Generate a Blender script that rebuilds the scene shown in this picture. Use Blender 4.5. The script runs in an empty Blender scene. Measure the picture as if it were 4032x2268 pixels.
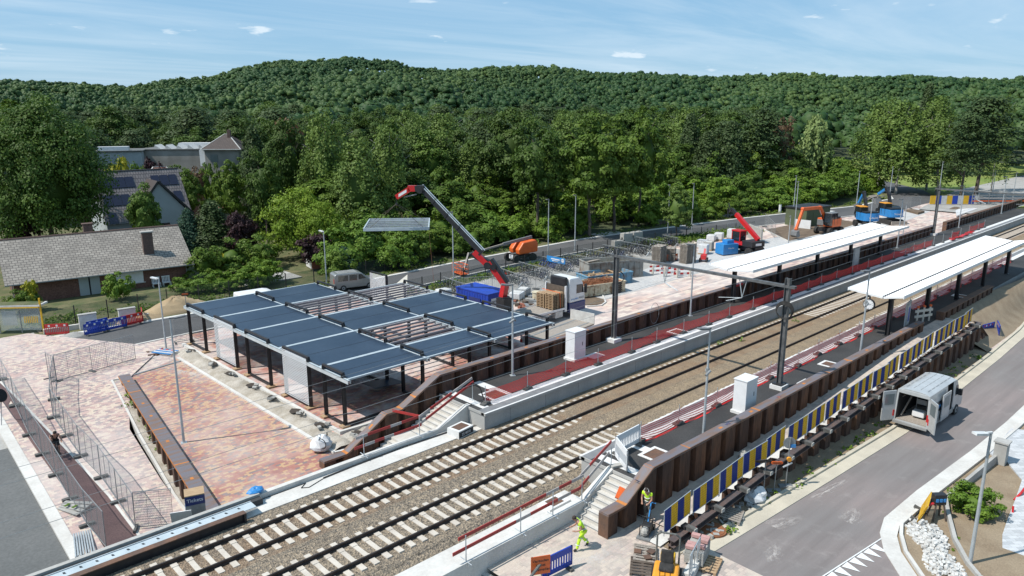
import bpy, bmesh, math, random
import numpy as np
from mathutils import Vector, Matrix
from math import radians as RAD, sin, cos, pi, sqrt, atan2, floor
random.seed(7)
rng = np.random.default_rng(7)
scene = bpy.context.scene
col = scene.collection
# ---------------------------------------------------------------- camera
FPX = 2920.0; VX = 5200.0; VY = 430.0; CAMH = 17.6
PITCH = math.atan((1134 - VY) / FPX); YAW = math.atan((VX - 2016) / math.hypot(FPX, 1134 - VY))
cd = Vector((cos(YAW) * cos(PITCH), sin(YAW) * cos(PITCH), -sin(PITCH)))
cr = Vector((sin(YAW), -cos(YAW), 0)); cu = cr.cross(cd)
camd = bpy.data.cameras.new('camera'); cam = bpy.data.objects.new('camera', camd); col.objects.link(cam)
camd.sensor_width = 36; camd.lens = FPX / 4032 * 36; camd.clip_end = 6000; camd.clip_start = 0.5
R3 = Matrix((cr, cu, -cd)).transposed(); m4 = R3.to_4x4(); m4.translation = Vector((0, 0, CAMH)); cam.matrix_world = m4
scene.camera = cam
# ---------------------------------------------------------------- light
SUN_EL = RAD(55); SUN_TO = RAD(-24)             # shadows fall towards -24 deg (measured from +X)
sd = bpy.data.lights.new('sun', 'SUN'); sd.energy = 4.6; sd.angle = RAD(0.53); sd.color = (1.0, 0.955, 0.88)
so = bpy.data.objects.new('sun', sd); col.objects.link(so)
ldir = Vector((cos(SUN_TO) * cos(SUN_EL), sin(SUN_TO) * cos(SUN_EL), -sin(SUN_EL)))
so.rotation_euler = ldir.to_track_quat('-Z', 'Y').to_euler()
w = bpy.data.worlds.new('World'); scene.world = w; w.use_nodes = True
nt = w.node_tree; N = nt.nodes; L = nt.links; N.clear()
out = N.new('ShaderNodeOutputWorld'); bg = N.new('ShaderNodeBackground'); bg.inputs[1].default_value = 0.1
sky = N.new('ShaderNodeTexSky'); sky.sky_type = 'NISHITA'; sky.sun_disc = False
sky.sun_elevation = SUN_EL; sky.sun_rotation = math.atan2(-ldir.x, -ldir.y)
sky.air_density = 1.0; sky.dust_density = 0.15; sky.ozone_density = 3.0; sky.altitude = 50
tc = N.new('ShaderNodeTexCoord'); sep = N.new('ShaderNodeSeparateXYZ'); L.new(tc.outputs['Generated'], sep.inputs[0])
def wmath(op, a, b=None, c=None):
    n = N.new('ShaderNodeMath'); n.operation = op
    for i, v in enumerate((a, b, c)):
        if v is None: continue
        if isinstance(v, (int, float)): n.inputs[i].default_value = v
        else: L.new(v, n.inputs[i])
    return n.outputs[0]
# project the direction on a high flat cloud deck
zz = wmath('MAXIMUM', sep.outputs[2], 0.012); zz = wmath('ADD', zz, 0.05)
px_ = wmath('DIVIDE', sep.outputs[0], zz); py_ = wmath('DIVIDE', sep.outputs[1], zz)
cmb = N.new('ShaderNodeCombineXYZ'); L.new(px_, cmb.inputs[0]); L.new(py_, cmb.inputs[1])
mp = N.new('ShaderNodeMapping'); mp.inputs['Rotation'].default_value = (0, 0, 0.9); mp.inputs['Scale'].default_value = (0.35, 1.0, 1); L.new(cmb.outputs[0], mp.inputs[0])
n1 = N.new('ShaderNodeTexNoise'); n1.inputs['Scale'].default_value = 0.55; n1.inputs['Detail'].default_value = 7; n1.inputs['Roughness'].default_value = 0.62; n1.inputs['Distortion'].default_value = 0.5
L.new(mp.outputs[0], n1.inputs['Vector'])
r1 = N.new('ShaderNodeValToRGB'); r1.color_ramp.elements[0].position = 0.42; r1.color_ramp.elements[1].position = 0.80
r1.color_ramp.elements[0].color = (0, 0, 0, 1); r1.color_ramp.elements[1].color = (0.8, 0.8, 0.8, 1); L.new(n1.outputs[0], r1.inputs[0])
# small fair-weather clouds low over the horizon
az = wmath('ARCTAN2', sep.outputs[1], sep.outputs[0]); cmb2 = N.new('ShaderNodeCombineXYZ')
L.new(wmath('MULTIPLY', az, 11.0), cmb2.inputs[0]); L.new(wmath('MULTIPLY', sep.outputs[2], 42.0), cmb2.inputs[1])
n2 = N.new('ShaderNodeTexNoise'); n2.inputs['Scale'].default_value = 1.15; n2.inputs['Detail'].default_value = 5; n2.inputs['Roughness'].default_value = 0.5
L.new(cmb2.outputs[0], n2.inputs['Vector'])
r2 = N.new('ShaderNodeValToRGB'); r2.color_ramp.elements[0].position = 0.66; r2.color_ramp.elements[1].position = 0.73; L.new(n2.outputs[0], r2.inputs[0])
lowb = wmath('SUBTRACT', 1.0, wmath('MULTIPLY', wmath('MAXIMUM', wmath('SUBTRACT', sep.outputs[2], 0.10), 0.0), 14.0))
lowm = wmath('MULTIPLY', wmath('MAXIMUM', lowb, 0.0), r2.outputs[0])
tot = wmath('MINIMUM', wmath('ADD', wmath('MULTIPLY', r1.outputs[0], 0.85), lowm), 0.95)
skyc = N.new('ShaderNodeMix'); skyc.data_type = 'RGBA'; L.new(tot, skyc.inputs[0]); skb = N.new('ShaderNodeMix'); skb.data_type = 'RGBA'; skb.inputs[0].default_value = 0.72; L.new(sky.outputs[0], skb.inputs[6]); skb.inputs[7].default_value = (2.35, 4.5, 6.7, 1); L.new(skb.outputs[2], skyc.inputs[6]); skyc.inputs[7].default_value = (6.3, 7.4, 8.3, 1)
L.new(skyc.outputs[2], bg.inputs[0]); L.new(bg.outputs[0], out.inputs[0])
vs = scene.view_settings; vs.view_transform = 'Standard'; vs.look = 'None'; vs.gamma = 1; vs.use_curve_mapping = False; vs.exposure = 0.28
scene.render.resolution_x = 1024; scene.render.resolution_y = 576
try:
    scene.cycles.max_bounces = 6; scene.cycles.transparent_max_bounces = 12; scene.cycles.diffuse_bounces = 3
except Exception: pass

# ---------------------------------------------------------------- measuring helpers: photo survey points on known level planes
def ray(x, y): return cd + cr * ((x - 2016) / FPX) - cu * ((y - 1134) / FPX)
def G(x, y, z=0.0):
    v = ray(x, y); t = (z - CAMH) / v.z; return Vector((v.x * t, v.y * t, z))
def zN(X): return -1.5 + 0.024 * max(0.0, X - 45) if X < 145 else 0.9
def NG(x, y, dz=0.0):
    v = ray(x, y); a = -1.5 + dz; t = (a - CAMH) / v.z
    if v.x * t > 45: t = (a - 0.024 * 45 - CAMH) / (v.z - 0.024 * v.x)
    p = v * t; return Vector((p.x, p.y, p.z + CAMH))
def zW(Y): return -1.5 - 1.7 * min(1.0, max(0.0, (56 - Y) / 23.0))
def zS(X):
    if X < 26: return -0.95
    if X < 46: return -0.95 - 0.55 * (X - 26) / 20
    return -1.5
def ramp(X): return -0.8 if X < 24 else min(0.74, -0.8 + (X - 24) * 0.0465)

# ---------------------------------------------------------------- materials
M = {}
def newmat(name):
    m = bpy.data.materials.new(name); m.use_nodes = True; M[name] = m
    nt = m.node_tree; b = nt.nodes['Principled BSDF']; return m, nt, b
def nn(nt, t, **kw):
    n = nt.nodes.new(t)
    for k, v in kw.items(): setattr(n, k, v)
    return n
def mth(nt, op, a, b=None):
    n = nt.nodes.new('ShaderNodeMath'); n.operation = op
    for i, v in enumerate((a, b)):
        if v is None: continue
        if isinstance(v, (int, float)): n.inputs[i].default_value = v
        else: nt.links.new(v, n.inputs[i])
    return n.outputs[0]
def mixc(nt, f, a, b):
    n = nt.nodes.new('ShaderNodeMix'); n.data_type = 'RGBA'
    for i, v in ((0, f), (6, a), (7, b)):
        if isinstance(v, (int, float)): n.inputs[i].default_value = v
        elif isinstance(v, tuple): n.inputs[i].default_value = v + (1,)
        else: nt.links.new(v, n.inputs[i])
    return n.outputs[2]
def noise(nt, vec, sc, det=4, rough=0.55, lo=0.35, hi=0.65):
    n = nn(nt, 'ShaderNodeTexNoise'); n.inputs['Scale'].default_value = sc; n.inputs['Detail'].default_value = det; n.inputs['Roughness'].default_value = rough
    nt.links.new(vec, n.inputs['Vector'])
    r = nn(nt, 'ShaderNodeMapRange'); r.inputs['From Min'].default_value = lo; r.inputs['From Max'].default_value = hi; nt.links.new(n.outputs[0], r.inputs[0]); r.clamp = True
    return r.outputs[0]
def bump(nt, b, h, s=0.3, d=0.02):
    bp = nn(nt, 'ShaderNodeBump'); bp.inputs['Strength'].default_value = s; bp.inputs['Distance'].default_value = d
    nt.links.new(h, bp.inputs['Height']); nt.links.new(bp.outputs[0], b.inputs['Normal'])
def mat(name, c, c2=None, sc=3.0, rough=0.7, metal=0.0, world=False, stretch=None, fine=0.12, fsc=40.0, bmp=0.0, lo=0.35, hi=0.65, spec=0.5, coat=0.0):
    m, nt, b = newmat(name)
    if world: vec = nn(nt, 'ShaderNodeNewGeometry').outputs['Position']
    else: vec = nn(nt, 'ShaderNodeTexCoord').outputs['Object']
    if stretch:
        mp = nn(nt, 'ShaderNodeMapping'); mp.inputs['Scale'].default_value = stretch; nt.links.new(vec, mp.inputs[0]); vec = mp.outputs[0]
    c2 = c2 or tuple(x * 0.8 for x in c)
    o = mixc(nt, noise(nt, vec, sc, lo=lo, hi=hi), c, c2)
    if fine:
        f = noise(nt, vec, fsc, det=2, lo=0.3, hi=0.7)
        o = mixc(nt, f, o, mixc(nt, fine * 2, o, (0.0, 0.0, 0.0)))
        if bmp: bump(nt, b, f, bmp)
    nt.links.new(o, b.inputs['Base Color']); b.inputs['Roughness'].default_value = rough; b.inputs['Metallic'].default_value = metal
    b.inputs['Specular IOR Level'].default_value = spec
    if coat: b.inputs['Coat Weight'].default_value = coat
    return m
def pavers(name, cols, sx=0.27, sy=0.18, rot=0.0, dust=0.35, dustc=(0.62, 0.58, 0.55), dsc=0.35, blob=1.0):
    m, nt, b = newmat(name); pos = nn(nt, 'ShaderNodeNewGeometry').outputs['Position']
    mp = nn(nt, 'ShaderNodeMapping'); mp.inputs['Rotation'].default_value = (0, 0, rot); nt.links.new(pos, mp.inputs[0])
    s = nn(nt, 'ShaderNodeSeparateXYZ'); nt.links.new(mp.outputs[0], s.inputs[0])
    v = mth(nt, 'DIVIDE', s.outputs[1], sy); row = mth(nt, 'FLOOR', v)
    u = mth(nt, 'ADD', mth(nt, 'DIVIDE', s.outputs[0], sx), mth(nt, 'MULTIPLY', row, 0.37)); cl = mth(nt, 'FLOOR', u)
    cb = nn(nt, 'ShaderNodeCombineXYZ'); nt.links.new(cl, cb.inputs[0]); nt.links.new(row, cb.inputs[1])
    wn = nn(nt, 'ShaderNodeTexWhiteNoise', noise_dimensions='2D'); nt.links.new(cb.outputs[0], wn.inputs['Vector'])
    rp = nn(nt, 'ShaderNodeValToRGB'); rp.color_ramp.interpolation = 'CONSTANT'
    e = rp.color_ramp.elements; k = len(cols)
    while len(e) < k: e.new(0.5)
    for i in range(k): e[i].position = i / k; e[i].color = cols[i] + (1,)
    nt.links.new(wn.outputs['Value'], rp.inputs[0])
    jx = mth(nt, 'LESS_THAN', mth(nt, 'FRACT', u), 0.035); jy = mth(nt, 'LESS_THAN', mth(nt, 'FRACT', v), 0.07)
    j = mth(nt, 'MAXIMUM', jx, jy)
    o = mixc(nt, mth(nt, 'MULTIPLY', j, 0.45), rp.outputs[0], (0.16, 0.14, 0.12))
    d = noise(nt, pos, dsc, det=6, rough=0.65, lo=0.42, hi=0.62)
    o = mixc(nt, mth(nt, 'MULTIPLY', d, dust), o, dustc)
    o = mixc(nt, mth(nt, 'MULTIPLY', noise(nt, pos, 14, det=3), 0.12), o, (0.08, 0.07, 0.06))
    nt.links.new(o, b.inputs['Base Color']); b.inputs['Roughness'].default_value = 0.85
    return m
def ballast(name, cols, rust=0.0):
    m, nt, b = newmat(name); pos = nn(nt, 'ShaderNodeNewGeometry').outputs['Position']
    vo = nn(nt, 'ShaderNodeTexVoronoi'); vo.inputs['Scale'].default_value = 13; nt.links.new(pos, vo.inputs['Vector'])
    sp = nn(nt, 'ShaderNodeSeparateColor'); nt.links.new(vo.outputs['Color'], sp.inputs[0])
    rp = nn(nt, 'ShaderNodeValToRGB'); e = rp.color_ramp.elements
    while len(e) < len(cols): e.new(0.5)
    for i, c in enumerate(cols): e[i].position = i / (len(cols) - 1); e[i].color = c + (1,)
    nt.links.new(sp.outputs[0], rp.inputs[0])
    s = nn(nt, 'ShaderNodeSeparateXYZ'); nt.links.new(pos, s.inputs[0])
    # browner the further along the line and near the rails
    fx = nn(nt, 'ShaderNodeMapRange'); fx.inputs['From Min'].default_value = 22; fx.inputs['From Max'].default_value = 38; nt.links.new(s.outputs[0], fx.inputs[0])
    tone = mixc(nt, mth(nt, 'MULTIPLY', fx.outputs[0], 0.55), rp.outputs[0], (0.29, 0.205, 0.115))
    t1 = mth(nt, 'LESS_THAN', mth(nt, 'ABSOLUTE', mth(nt, 'SUBTRACT', s.outputs[1], 27.6)), 1.25)
    tone = mixc(nt, mth(nt, 'MULTIPLY', mth(nt, 'MULTIPLY', t1, noise(nt, pos, 0.8, lo=0.3, hi=0.6)), 0.45), tone, (0.20, 0.105, 0.05))
    o = mixc(nt, mth(nt, 'MULTIPLY', noise(nt, pos, 1.3, det=5), 0.35), tone, (0.12, 0.10, 0.08))
    nt.links.new(o, b.inputs['Base Color']); b.inputs['Roughness'].default_value = 0.9
    bump(nt, b, vo.outputs['Distance'], 1.0, 0.05); return m
pavers('paver_pink', [(0.44, 0.31, 0.28), (0.56, 0.46, 0.37), (0.27, 0.225, 0.225), (0.49, 0.35, 0.31), (0.56, 0.46, 0.37), (0.43, 0.30, 0.27), (0.33, 0.25, 0.245)], dust=0.65, dustc=(0.53, 0.47, 0.44), dsc=0.12)
pavers('paver_red', [(0.34, 0.145, 0.115), (0.46, 0.29, 0.165), (0.20, 0.15, 0.15), (0.36, 0.165, 0.13), (0.44, 0.27, 0.16), (0.31, 0.15, 0.13)], dust=0.62, dustc=(0.50, 0.42, 0.375), dsc=0.16)
pavers('paver_kiosk', [(0.36, 0.16, 0.13), (0.46, 0.29, 0.19), (0.25, 0.17, 0.16), (0.42, 0.20, 0.16), (0.38, 0.17, 0.14)], dust=0.85, dustc=(0.60, 0.53, 0.50), dsc=0.45)
pavers('paver_far', [(0.46, 0.33, 0.29), (0.58, 0.48, 0.40), (0.36, 0.27, 0.25), (0.55, 0.40, 0.34)], sx=0.9, sy=0.45, dust=0.7, dustc=(0.60, 0.54, 0.50), dsc=0.15)
pavers('paver_grey', [(0.42, 0.42, 0.42), (0.46, 0.46, 0.455), (0.38, 0.385, 0.39)], sx=0.22, sy=0.22, dust=0.5, dustc=(0.50, 0.48, 0.46), dsc=0.3)
pavers('paver_light', [(0.44, 0.46, 0.48), (0.50, 0.52, 0.54), (0.38, 0.40, 0.42)], sx=0.44, sy=0.22, rot=0.7, dust=0.2, dustc=(0.5, 0.48, 0.46), dsc=0.3)
pavers('paver_dusty', [(0.44, 0.36, 0.32), (0.50, 0.42, 0.36), (0.36, 0.31, 0.28)], dust=1.0, dustc=(0.50, 0.435, 0.37), dsc=0.7)
ballast('ballast', [(0.06, 0.05, 0.04), (0.19, 0.155, 0.115), (0.38, 0.30, 0.21), (0.14, 0.12, 0.10), (0.29, 0.23, 0.16)])
mat('asphalt_new', (0.075, 0.076, 0.08), (0.105, 0.104, 0.105), 0.25, 0.85, world=True, fine=0.15, fsc=9)
mat('asphalt_street', (0.10, 0.105, 0.105), (0.14, 0.142, 0.14), 0.2, 0.85, world=True, fine=0.12, fsc=7)
mat('asphalt_patch', (0.05, 0.052, 0.055), None, 0.5, 0.85, world=True)
mat('platform_tar', (0.035, 0.034, 0.034), (0.055, 0.053, 0.052), 0.5, 0.8, world=True, fine=0.2, fsc=12)
def road_mat():
    m, nt, b = newmat('asphalt_road'); pos = nn(nt, 'ShaderNodeNewGeometry').outputs['Position']
    mp = nn(nt, 'ShaderNodeMapping'); mp.inputs['Scale'].default_value = (0.12, 1.6, 1); nt.links.new(pos, mp.inputs[0])
    st = noise(nt, mp.outputs[0], 1.0, det=6, lo=0.3, hi=0.7)
    big = noise(nt, pos, 0.13, det=3, lo=0.4, hi=0.6)
    o = mixc(nt, big, (0.26, 0.215, 0.205), (0.205, 0.19, 0.185)); o = mixc(nt, mth(nt, 'MULTIPLY', st, 0.75), o, (0.15, 0.13, 0.125))
    d = noise(nt, pos, 0.75, det=8, rough=0.7, lo=0.56, hi=0.76); o = mixc(nt, mth(nt, 'MULTIPLY', d, 0.3), o, (0.40, 0.37, 0.35))
    o = mixc(nt, mth(nt, 'MULTIPLY', noise(nt, pos, 30, det=2), 0.14), o, (0.05, 0.05, 0.05))
    nt.links.new(o, b.inputs['Base Color']); b.inputs['Roughness'].default_value = 0.85
road_mat()
mat('path_purple', (0.125, 0.075, 0.075), (0.155, 0.095, 0.09), 0.6, 0.9, world=True, fine=0.2, fsc=15)
mat('concrete', (0.42, 0.415, 0.395), (0.34, 0.33, 0.31), 0.9, 0.85, world=True, fine=0.08, fsc=9)
mat('concrete_pale', (0.60, 0.59, 0.56), (0.50, 0.48, 0.45), 0.7, 0.85, world=True, fine=0.06, fsc=8)
mat('concrete_wall', (0.36, 0.36, 0.35), (0.44, 0.43, 0.41), 0.8, 0.85, world=True, stretch=(1, 1, 0.3))
mat('concrete_floor', (0.44, 0.42, 0.39), (0.34, 0.325, 0.30), 1.2, 0.85, world=True, fine=0.15, fsc=6)
mat('sleeper_concrete', (0.50, 0.45, 0.39), (0.60, 0.55, 0.48), 1.6, 0.9, world=True)
mat('kerb_yellowish', (0.56, 0.51, 0.41), (0.46, 0.42, 0.34), 0.8, 0.85, world=True)
mat('stair_stone', (0.60, 0.585, 0.55), (0.50, 0.47, 0.42), 1.3, 0.8, world=True)
mat('white_tile', (0.74, 0.74, 0.73), (0.66, 0.66, 0.65), 2, 0.6, world=True)
mat('grey_tile', (0.16, 0.165, 0.175), (0.22, 0.225, 0.23), 1.5, 0.7, world=True)
mat('sand', (0.44, 0.33, 0.20), (0.34, 0.25, 0.15), 0.9, 0.95, world=True, bmp=0.6)
mat('trench_sand', (0.33, 0.29, 0.235), (0.48, 0.44, 0.385), 1.3, 0.95, world=True, bmp=0.8, fsc=12)
mat('soil', (0.115, 0.08, 0.055), (0.17, 0.125, 0.085), 1.2, 0.95, world=True, bmp=0.6, fsc=14)
mat('soil_light', (0.30, 0.235, 0.16), (0.235, 0.175, 0.115), 0.8, 0.95, world=True, bmp=0.5, fsc=14)
mat('verge', (0.15, 0.135, 0.065), (0.065, 0.09, 0.028), 0.7, 0.95, world=True, bmp=0.5, fsc=12)
mat('grass', (0.10, 0.16, 0.03), (0.15, 0.20, 0.045), 0.25, 0.95, world=True, fine=0.25, fsc=5, bmp=0.4)
mat('meadow_grass', (0.16, 0.23, 0.04), (0.23, 0.27, 0.06), 0.12, 0.95, world=True, fine=0.2, fsc=3)
mat('forest_floor', (0.035, 0.05, 0.018), (0.05, 0.065, 0.025), 0.1, 0.95, world=True)
mat('gravel', (0.38, 0.37, 0.35), (0.30, 0.29, 0.27), 0.6, 0.95, world=True, bmp=0.5, fsc=14)
mat('blue_chalk', (0.36, 0.52, 0.56), (0.42, 0.50, 0.50), 0.4, 0.9, world=True)
mat('rail_steel', (0.018, 0.013, 0.012), (0.045, 0.026, 0.02), 2, 0.6, world=True)
mat('rail_head', (0.045, 0.035, 0.032), (0.07, 0.055, 0.05), 2, 0.45, metal=0.5, world=True)
mat('pile_rust', (0.078, 0.042, 0.03), (0.19, 0.085, 0.04), 1.5, 0.85, world=True, stretch=(1, 1, 0.22), fine=0.25, fsc=8, lo=0.45, hi=0.75)
mat('mast_steel', (0.10, 0.105, 0.11), (0.17, 0.175, 0.18), 3, 0.5, metal=0.3)
mat('cap_rust', (0.16, 0.145, 0.16), (0.20, 0.115, 0.07), 1.2, 0.55, world=True, stretch=(0.6, 3, 1), lo=0.42, hi=0.66)
mat('waler_steel', (0.085, 0.075, 0.08), (0.13, 0.085, 0.07), 1.3, 0.6, world=True, fine=0.15, fsc=8)
mat('cap_dark', (0.10, 0.065, 0.05), (0.17, 0.085, 0.05), 1.3, 0.7, world=True, fine=0.15, fsc=8)
mat('rust_orange', (0.52, 0.19, 0.04), (0.42, 0.15, 0.04), 3, 0.8, world=True)
mat('rust_scrap', (0.22, 0.08, 0.035), (0.30, 0.12, 0.05), 5, 0.85)
mat('galv', (0.42, 0.46, 0.49), (0.52, 0.56, 0.58), 2.5, 0.45, metal=0.35)
mat('galv_dull', (0.30, 0.32, 0.33), (0.24, 0.25, 0.255), 4, 0.55, metal=0.3)
mat('galv_bright', (0.62, 0.68, 0.71), (0.50, 0.57, 0.60), 1.6, 0.4, metal=0.25)
mat('slat_grey', (0.36, 0.33, 0.34), (0.28, 0.26, 0.27), 3, 0.6, metal=0.2)
mat('fence_wire', (0.20, 0.21, 0.22), None, 4, 0.6, metal=0.3)
mat('black_steel', (0.018, 0.018, 0.021), (0.03, 0.03, 0.033), 3, 0.45)
mat('roof_navy', (0.020, 0.036, 0.065), (0.032, 0.052, 0.085), 0.35, 0.4, world=True, fine=0.1, fsc=4)
mat('canopy_white', (0.84, 0.845, 0.85), (0.80, 0.81, 0.82), 1.0, 0.5)
mat('white_paint', (0.78, 0.79, 0.80), (0.72, 0.73, 0.74), 2, 0.4, coat=0.2)
mat('white_dirty', (0.62, 0.62, 0.60), (0.50, 0.49, 0.47), 2, 0.6)
mat('van_paint', (0.47, 0.49, 0.50), (0.38, 0.395, 0.40), 1.2, 0.35, coat=0.4)
mat('van_lower', (0.30, 0.31, 0.31), (0.24, 0.24, 0.235), 1.5, 0.6)
mat('silver_paint', (0.30, 0.31, 0.31), (0.27, 0.28, 0.28), 1.2, 0.35, metal=0.4, coat=0.5)
mat('black_paint', (0.012, 0.013, 0.018), None, 2, 0.25, coat=0.6)
mat('navy_paint', (0.015, 0.03, 0.16), (0.02, 0.035, 0.13), 1.2, 0.4, coat=0.3)
mat('blue_paint', (0.012, 0.055, 0.42), (0.015, 0.05, 0.33), 1.2, 0.45)
mat('sky_blue', (0.03, 0.25, 0.62), (0.035, 0.22, 0.52), 1.5, 0.4, coat=0.3)
mat('red_paint', (0.58, 0.018, 0.02), (0.48, 0.015, 0.018), 1.5, 0.4, coat=0.3)
mat('orange_paint', (0.78, 0.14, 0.02), (0.65, 0.11, 0.02), 1.5, 0.45, coat=0.2)
mat('amber_paint', (0.80, 0.34, 0.03), None, 1.5, 0.5)
mat('yellow_paint', (0.75, 0.44, 0.02), (0.62, 0.36, 0.02), 1.5, 0.5)
mat('cream_rusty', (0.58, 0.52, 0.38), (0.24, 0.13, 0.07), 2.4, 0.7, lo=0.5, hi=0.68)
mat('blue_rusty', (0.13, 0.30, 0.44), (0.20, 0.16, 0.13), 1.8, 0.7, lo=0.48, hi=0.7)
mat('grey_rusty', (0.30, 0.30, 0.28), (0.18, 0.13, 0.10), 1.5, 0.75, lo=0.45, hi=0.7)
mat('red_plank', (0.42, 0.035, 0.03), (0.33, 0.03, 0.03), 2, 0.5)
mat('white_plank', (0.45, 0.43, 0.42), (0.34, 0.31, 0.30), 2, 0.6)
mat('rubber', (0.02, 0.02, 0.02), (0.045, 0.042, 0.04), 5, 0.9)
mat('dark_rubber_base', (0.07, 0.07, 0.068), (0.12, 0.12, 0.115), 4, 0.9)
mat('dark_plastic', (0.025, 0.025, 0.028), None, 3, 0.5)
mat('grey_plastic', (0.20, 0.205, 0.21), None, 3, 0.5)
mat('wood', (0.46, 0.32, 0.19), (0.36, 0.24, 0.14), 3, 0.8, stretch=(1, 6, 6))
mat('wood_grey', (0.36, 0.32, 0.28), (0.27, 0.235, 0.20), 3, 0.85, stretch=(1, 6, 6))
mat('wood_dark', (0.13, 0.10, 0.08), (0.09, 0.07, 0.055), 3, 0.85)
mat('glass_dark', (0.02, 0.025, 0.03), None, 2, 0.08, spec=0.8, fine=0)
mat('glass_pane', (0.16, 0.19, 0.20), None, 1, 0.1, spec=0.8, fine=0)
mat('brick_wall', (0.175, 0.085, 0.065), (0.21, 0.11, 0.085), 1.0, 0.9, world=True, fine=0.25, fsc=7)
mat('brick_chim', (0.15, 0.095, 0.08), (0.11, 0.075, 0.065), 3, 0.9, fine=0.2, fsc=10)
mat('render_grey', (0.36, 0.40, 0.41), (0.40, 0.44, 0.45), 0.6, 0.9)
mat('render_old', (0.34, 0.33, 0.31), (0.23, 0.22, 0.20), 0.35, 0.9)
mat('corrugated', (0.40, 0.45, 0.48), (0.34, 0.39, 0.42), 0.8, 0.6)
mat('solar_panel', (0.014, 0.015, 0.035), (0.018, 0.02, 0.045), 2, 0.2)
mat('green_cabin', (0.10, 0.125, 0.065), (0.085, 0.105, 0.055), 0.8, 0.8)
mat('red_terracotta', (0.30, 0.11, 0.07), (0.24, 0.09, 0.06), 2, 0.85)
mat('skin', (0.40, 0.22, 0.16), (0.36, 0.19, 0.13), 6, 0.6, fine=0)
mat('hair', (0.035, 0.022, 0.016), None, 9, 0.8)
mat('hivis', (0.55, 0.85, 0.04), (0.48, 0.76, 0.03), 7, 0.7, fine=0)
mat('reflective', (0.55, 0.58, 0.56), None, 8, 0.4, fine=0)
mat('work_grey', (0.10, 0.105, 0.10), (0.15, 0.155, 0.145), 9, 0.9)
mat('black_cloth', (0.015, 0.015, 0.017), None, 9, 0.9)
mat('shoe', (0.03, 0.028, 0.026), None, 9, 0.8)
mat('bag_white', (0.70, 0.71, 0.72), (0.58, 0.59, 0.60), 3, 0.7)
mat('tarp_cream', (0.68, 0.66, 0.58), (0.60, 0.58, 0.52), 2, 0.7)
mat('block_grey', (0.40, 0.395, 0.37), (0.33, 0.32, 0.30), 2, 0.9)
mat('cobble_white', (0.62, 0.62, 0.60), (0.52, 0.51, 0.49), 3, 0.9)
mat('trunk', (0.085, 0.065, 0.05), (0.13, 0.11, 0.09), 3, 0.95)
mat('birch_bark', (0.42, 0.41, 0.38), (0.18, 0.16, 0.15), 2.5, 0.9)
mat('lamp_white', (0.70, 0.71, 0.71), None, 3, 0.4)
mat('line_white', (0.72, 0.73, 0.73), (0.50, 0.50, 0.50), 4, 0.7, world=True, lo=0.55, hi=0.8)
mat('pink_brick', (0.52, 0.30, 0.28), None, 4, 0.9)
def tiles(name, c1, c2, sx, sz, mortar, rough=0.8, bstr=0.8):
    m, nt, b = newmat(name); tcn = nn(nt, 'ShaderNodeTexCoord'); br = nn(nt, 'ShaderNodeTexBrick')
    mp = nn(nt, 'ShaderNodeMapping'); nt.links.new(tcn.outputs['UV'], mp.inputs[0])
    br.inputs['Scale'].default_value = 1; br.inputs['Brick Width'].default_value = sx; br.inputs['Row Height'].default_value = sz; br.inputs['Mortar Size'].default_value = 0.035
    br.inputs['Color1'].default_value = c1 + (1,); br.inputs['Color2'].default_value = c2 + (1,); br.inputs['Mortar'].default_value = mortar + (1,)
    nt.links.new(mp.outputs[0], br.inputs['Vector'])
    o = mixc(nt, mth(nt, 'MULTIPLY', noise(nt, tcn.outputs['Object'], 0.6, det=6, rough=0.7), 0.45), br.outputs['Color'], mortar)
    nt.links.new(o, b.inputs['Base Color']); b.inputs['Roughness'].default_value = rough; bump(nt, b, br.outputs['Fac'], -bstr, 0.05)
tiles('slate_grey', (0.32, 0.29, 0.255), (0.23, 0.205, 0.18), 0.5, 0.36, (0.085, 0.078, 0.07))
tiles('tile_dark', (0.17, 0.15, 0.15), (0.22, 0.195, 0.19), 0.35, 0.5, (0.045, 0.04, 0.04), 0.4)
tiles('tile_brown', (0.06, 0.046, 0.04), (0.085, 0.065, 0.058), 0.35, 0.4, (0.04, 0.03, 0.028))
tiles('tile_red', (0.30, 0.12, 0.075), (0.23, 0.09, 0.06), 0.35, 0.4, (0.08, 0.04, 0.03))
def netmat(name, c, sx, thick):
    # woven net: see-through squares between strands, from real object coordinates
    m, nt, b = newmat(name); tcn = nn(nt, 'ShaderNodeTexCoord'); s = nn(nt, 'ShaderNodeSeparateXYZ'); nt.links.new(tcn.outputs['UV'], s.inputs[0])
    a = mth(nt, 'LESS_THAN', mth(nt, 'FRACT', mth(nt, 'DIVIDE', s.outputs[0], sx)), thick); c_ = mth(nt, 'LESS_THAN', mth(nt, 'FRACT', mth(nt, 'DIVIDE', s.outputs[1], sx)), thick)
    nt.links.new(mth(nt, 'MAXIMUM', a, c_), b.inputs['Alpha']); b.inputs['Base Color'].default_value = c + (1,); b.inputs['Roughness'].default_value = 0.7
netmat('red_net', (0.80, 0.03, 0.025), 0.09, 0.33)
netmat('heras_mesh', (0.26, 0.27, 0.28), 0.13, 0.13)
netmat('steel_lattice', (0.62, 0.64, 0.66), 0.12, 0.34)
netmat('fence_green', (0.03, 0.05, 0.04), 0.10, 0.16)
for nm in ('red_net', 'heras_mesh', 'steel_lattice', 'fence_green'): M[nm].node_tree.nodes['Principled BSDF'].inputs['Metallic'].default_value = 0
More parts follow.
